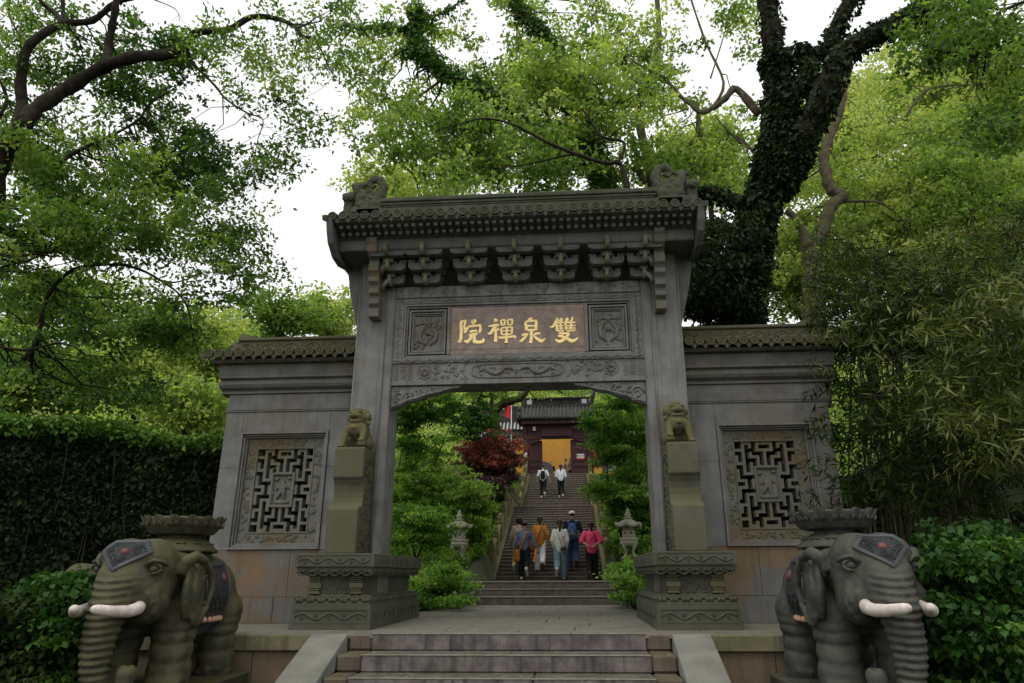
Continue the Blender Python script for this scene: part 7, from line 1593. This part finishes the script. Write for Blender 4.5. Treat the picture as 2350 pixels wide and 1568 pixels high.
# fern by the left kerb
FN = thing('broad_leaf_plant', 'small dark broad leaved plant beside the left stair kerb', 'plant', (-2.2, -2.35, -.965)); mb = MB()
for k in range(14):
    a = RNG.uniform(0, 2 * PI); l = RNG.uniform(.28, .45); d = np.array((math.cos(a), math.sin(a))); V0 = []
    for i in range(6):
        t = i / 5; w = .045 * math.sin(PI * min(1, t * .9 + .08)); r_ = l * t * .8; z = l * (1.1 * t - .75 * t * t); s = np.array((-d[1], d[0])) * w; V0 += [(-2.25 + d[0] * r_ + s[0], -2.35 + d[1] * r_ + s[1], -.96 + z + .01), (-2.25 + d[0] * r_, -2.35 + d[1] * r_, -.97 + z), (-2.25 + d[0] * r_ - s[0], -2.35 + d[1] * r_ - s[1], -.96 + z + .01)]
    q = MB(); q.add(V0, [(i * 3 + j, i * 3 + j + 1, i * 3 + j + 4, i * 3 + j + 3) for i in range(5) for j in range(2)]); q.build('leaf', M['leaf_b'], FN, smooth=True)
# bamboo
def bamboo(lab, base, n, poly, y0, y1, ncl, tone, L_=.15):
    T = thing('bamboo_clump', lab, 'bamboo', base, group='bamboo on the right'); cen = clumps(poly, ncl, y0, y1); mb = MB(); sk = []
    for k in range(n):
        a = np.array(base) + np.array((RNG.normal() * .5, RNG.normal() * .3, 0)); t_ = cen[RNG.integers(len(cen))]; m = np.array((a[0] * .7 + t_[0] * .3, a[1] * .6 + t_[1] * .4, t_[2] * .8 + a[2] * .2 + .6)); Q = [a, a * .6 + m * .4 + (0, 0, .5), m, (m + t_) / 2 + (0, 0, .25), t_]; mb.tube(Q, [.018, .016, .013, .008, .003], 5); sk += [(q, .012) for q in Q]
    twigs(mb, sk, cen, .005); put('culms', mb.mesh('c', True), M['barkpale'], T)
    p, t, _ = sprays(cen, 8, 17, .42, .11, tone); put('leaves', leaf_mesh(p, L_, .024, t, .55, 'bl', flat=.1), M['leaf_bam'], T); return T
bamboo('tall bamboo leaning over the right end of the right wing wall', (5.4, .9, -.9), 26, [(1900, 690), (2000, 620), (2200, 600), (2349, 640), (2349, 900), (2200, 960), (1920, 900), (1885, 780)], -.2, 1.6, 105, (-.1, .7), .17)
bamboo('shaded bamboo sprays beside the right wing wall and elephant', (5.6, .2, -.9), 16, [(1930, 900), (2349, 880), (2349, 1150), (2250, 1180), (1990, 1180), (1945, 1120)], -.6, 1.0, 48, (.0, .5), .17)
bamboo('bright bamboo sprays nearest the viewer at the right edge', (6.4, -1.2, -.96), 12, [(2120, 720), (2349, 640), (2349, 1080), (2250, 1050), (2100, 900)], -2.0, -.8, 36, (.3, 1.0), .17)
bamboo('upper bamboo tips above the right wing wall roof', (5.6, 2.2, -.5), 14, [(1880, 560), (2349, 500), (2349, 700), (1950, 740), (1850, 700)], 1.6, 3.2, 80, (.3, .9), .16)
# dark undergrowth backing: earth bank behind bamboo
V0 = [];
for i in range(20):
    for j in range(14):
        t = i / 19; s = j / 13; x = 4.9 + t * 8; y = 2.8 - t * 3.4 + s * 2.5; z = -1 + 3.4 * s + .3 * noise.noise(Vector((x, y, s * 3))); V0.append((x, y, z))
bk = MB(); bk.add(V0, [(i * 14 + j, (i + 1) * 14 + j, (i + 1) * 14 + j + 1, i * 14 + j + 1) for i in range(19) for j in range(13)]); structure('earth_bank', bk.mesh('b', True), M['soil'])
q = np.array(V0)[RNG.integers(0, len(V0), 420)]; p, t, _ = sprays(q, 6, 26, .35, .13, (.0, .7)); w_ = put('undergrowth', leaf_mesh(p, .09, .06, t, .6, 'u'), M['leaf_d'], None, kind='stuff'); w_['label'] = 'dark undergrowth on the bank behind the bamboo'

lt = []
for i in range(150):
    if i < 90: x, y, z = RNG.uniform(-5, 5), RNG.uniform(-1.1, 2.0), .006
    else:
        k_ = RNG.integers(0, 3); x, y, z = RNG.uniform(-1.6, 1.6), -1.2 - k_ * .366 + RNG.uniform(.0, .3) - .366, -.1607 * (k_ + 1) + .006
    if abs(x) > 1.5 and y > -.7 and abs(x) < 2.6: continue
    lt.append((x, y, z))
w_ = put('fallen_leaves', leaf_mesh(np.array(lt), .05, .026, RNG.uniform(.2, 1, len(lt)), 0, 'fl', flat=.97), M['litter'], None, kind='stuff'); w_['label'] = 'few small fallen leaves scattered over the platform and steps'
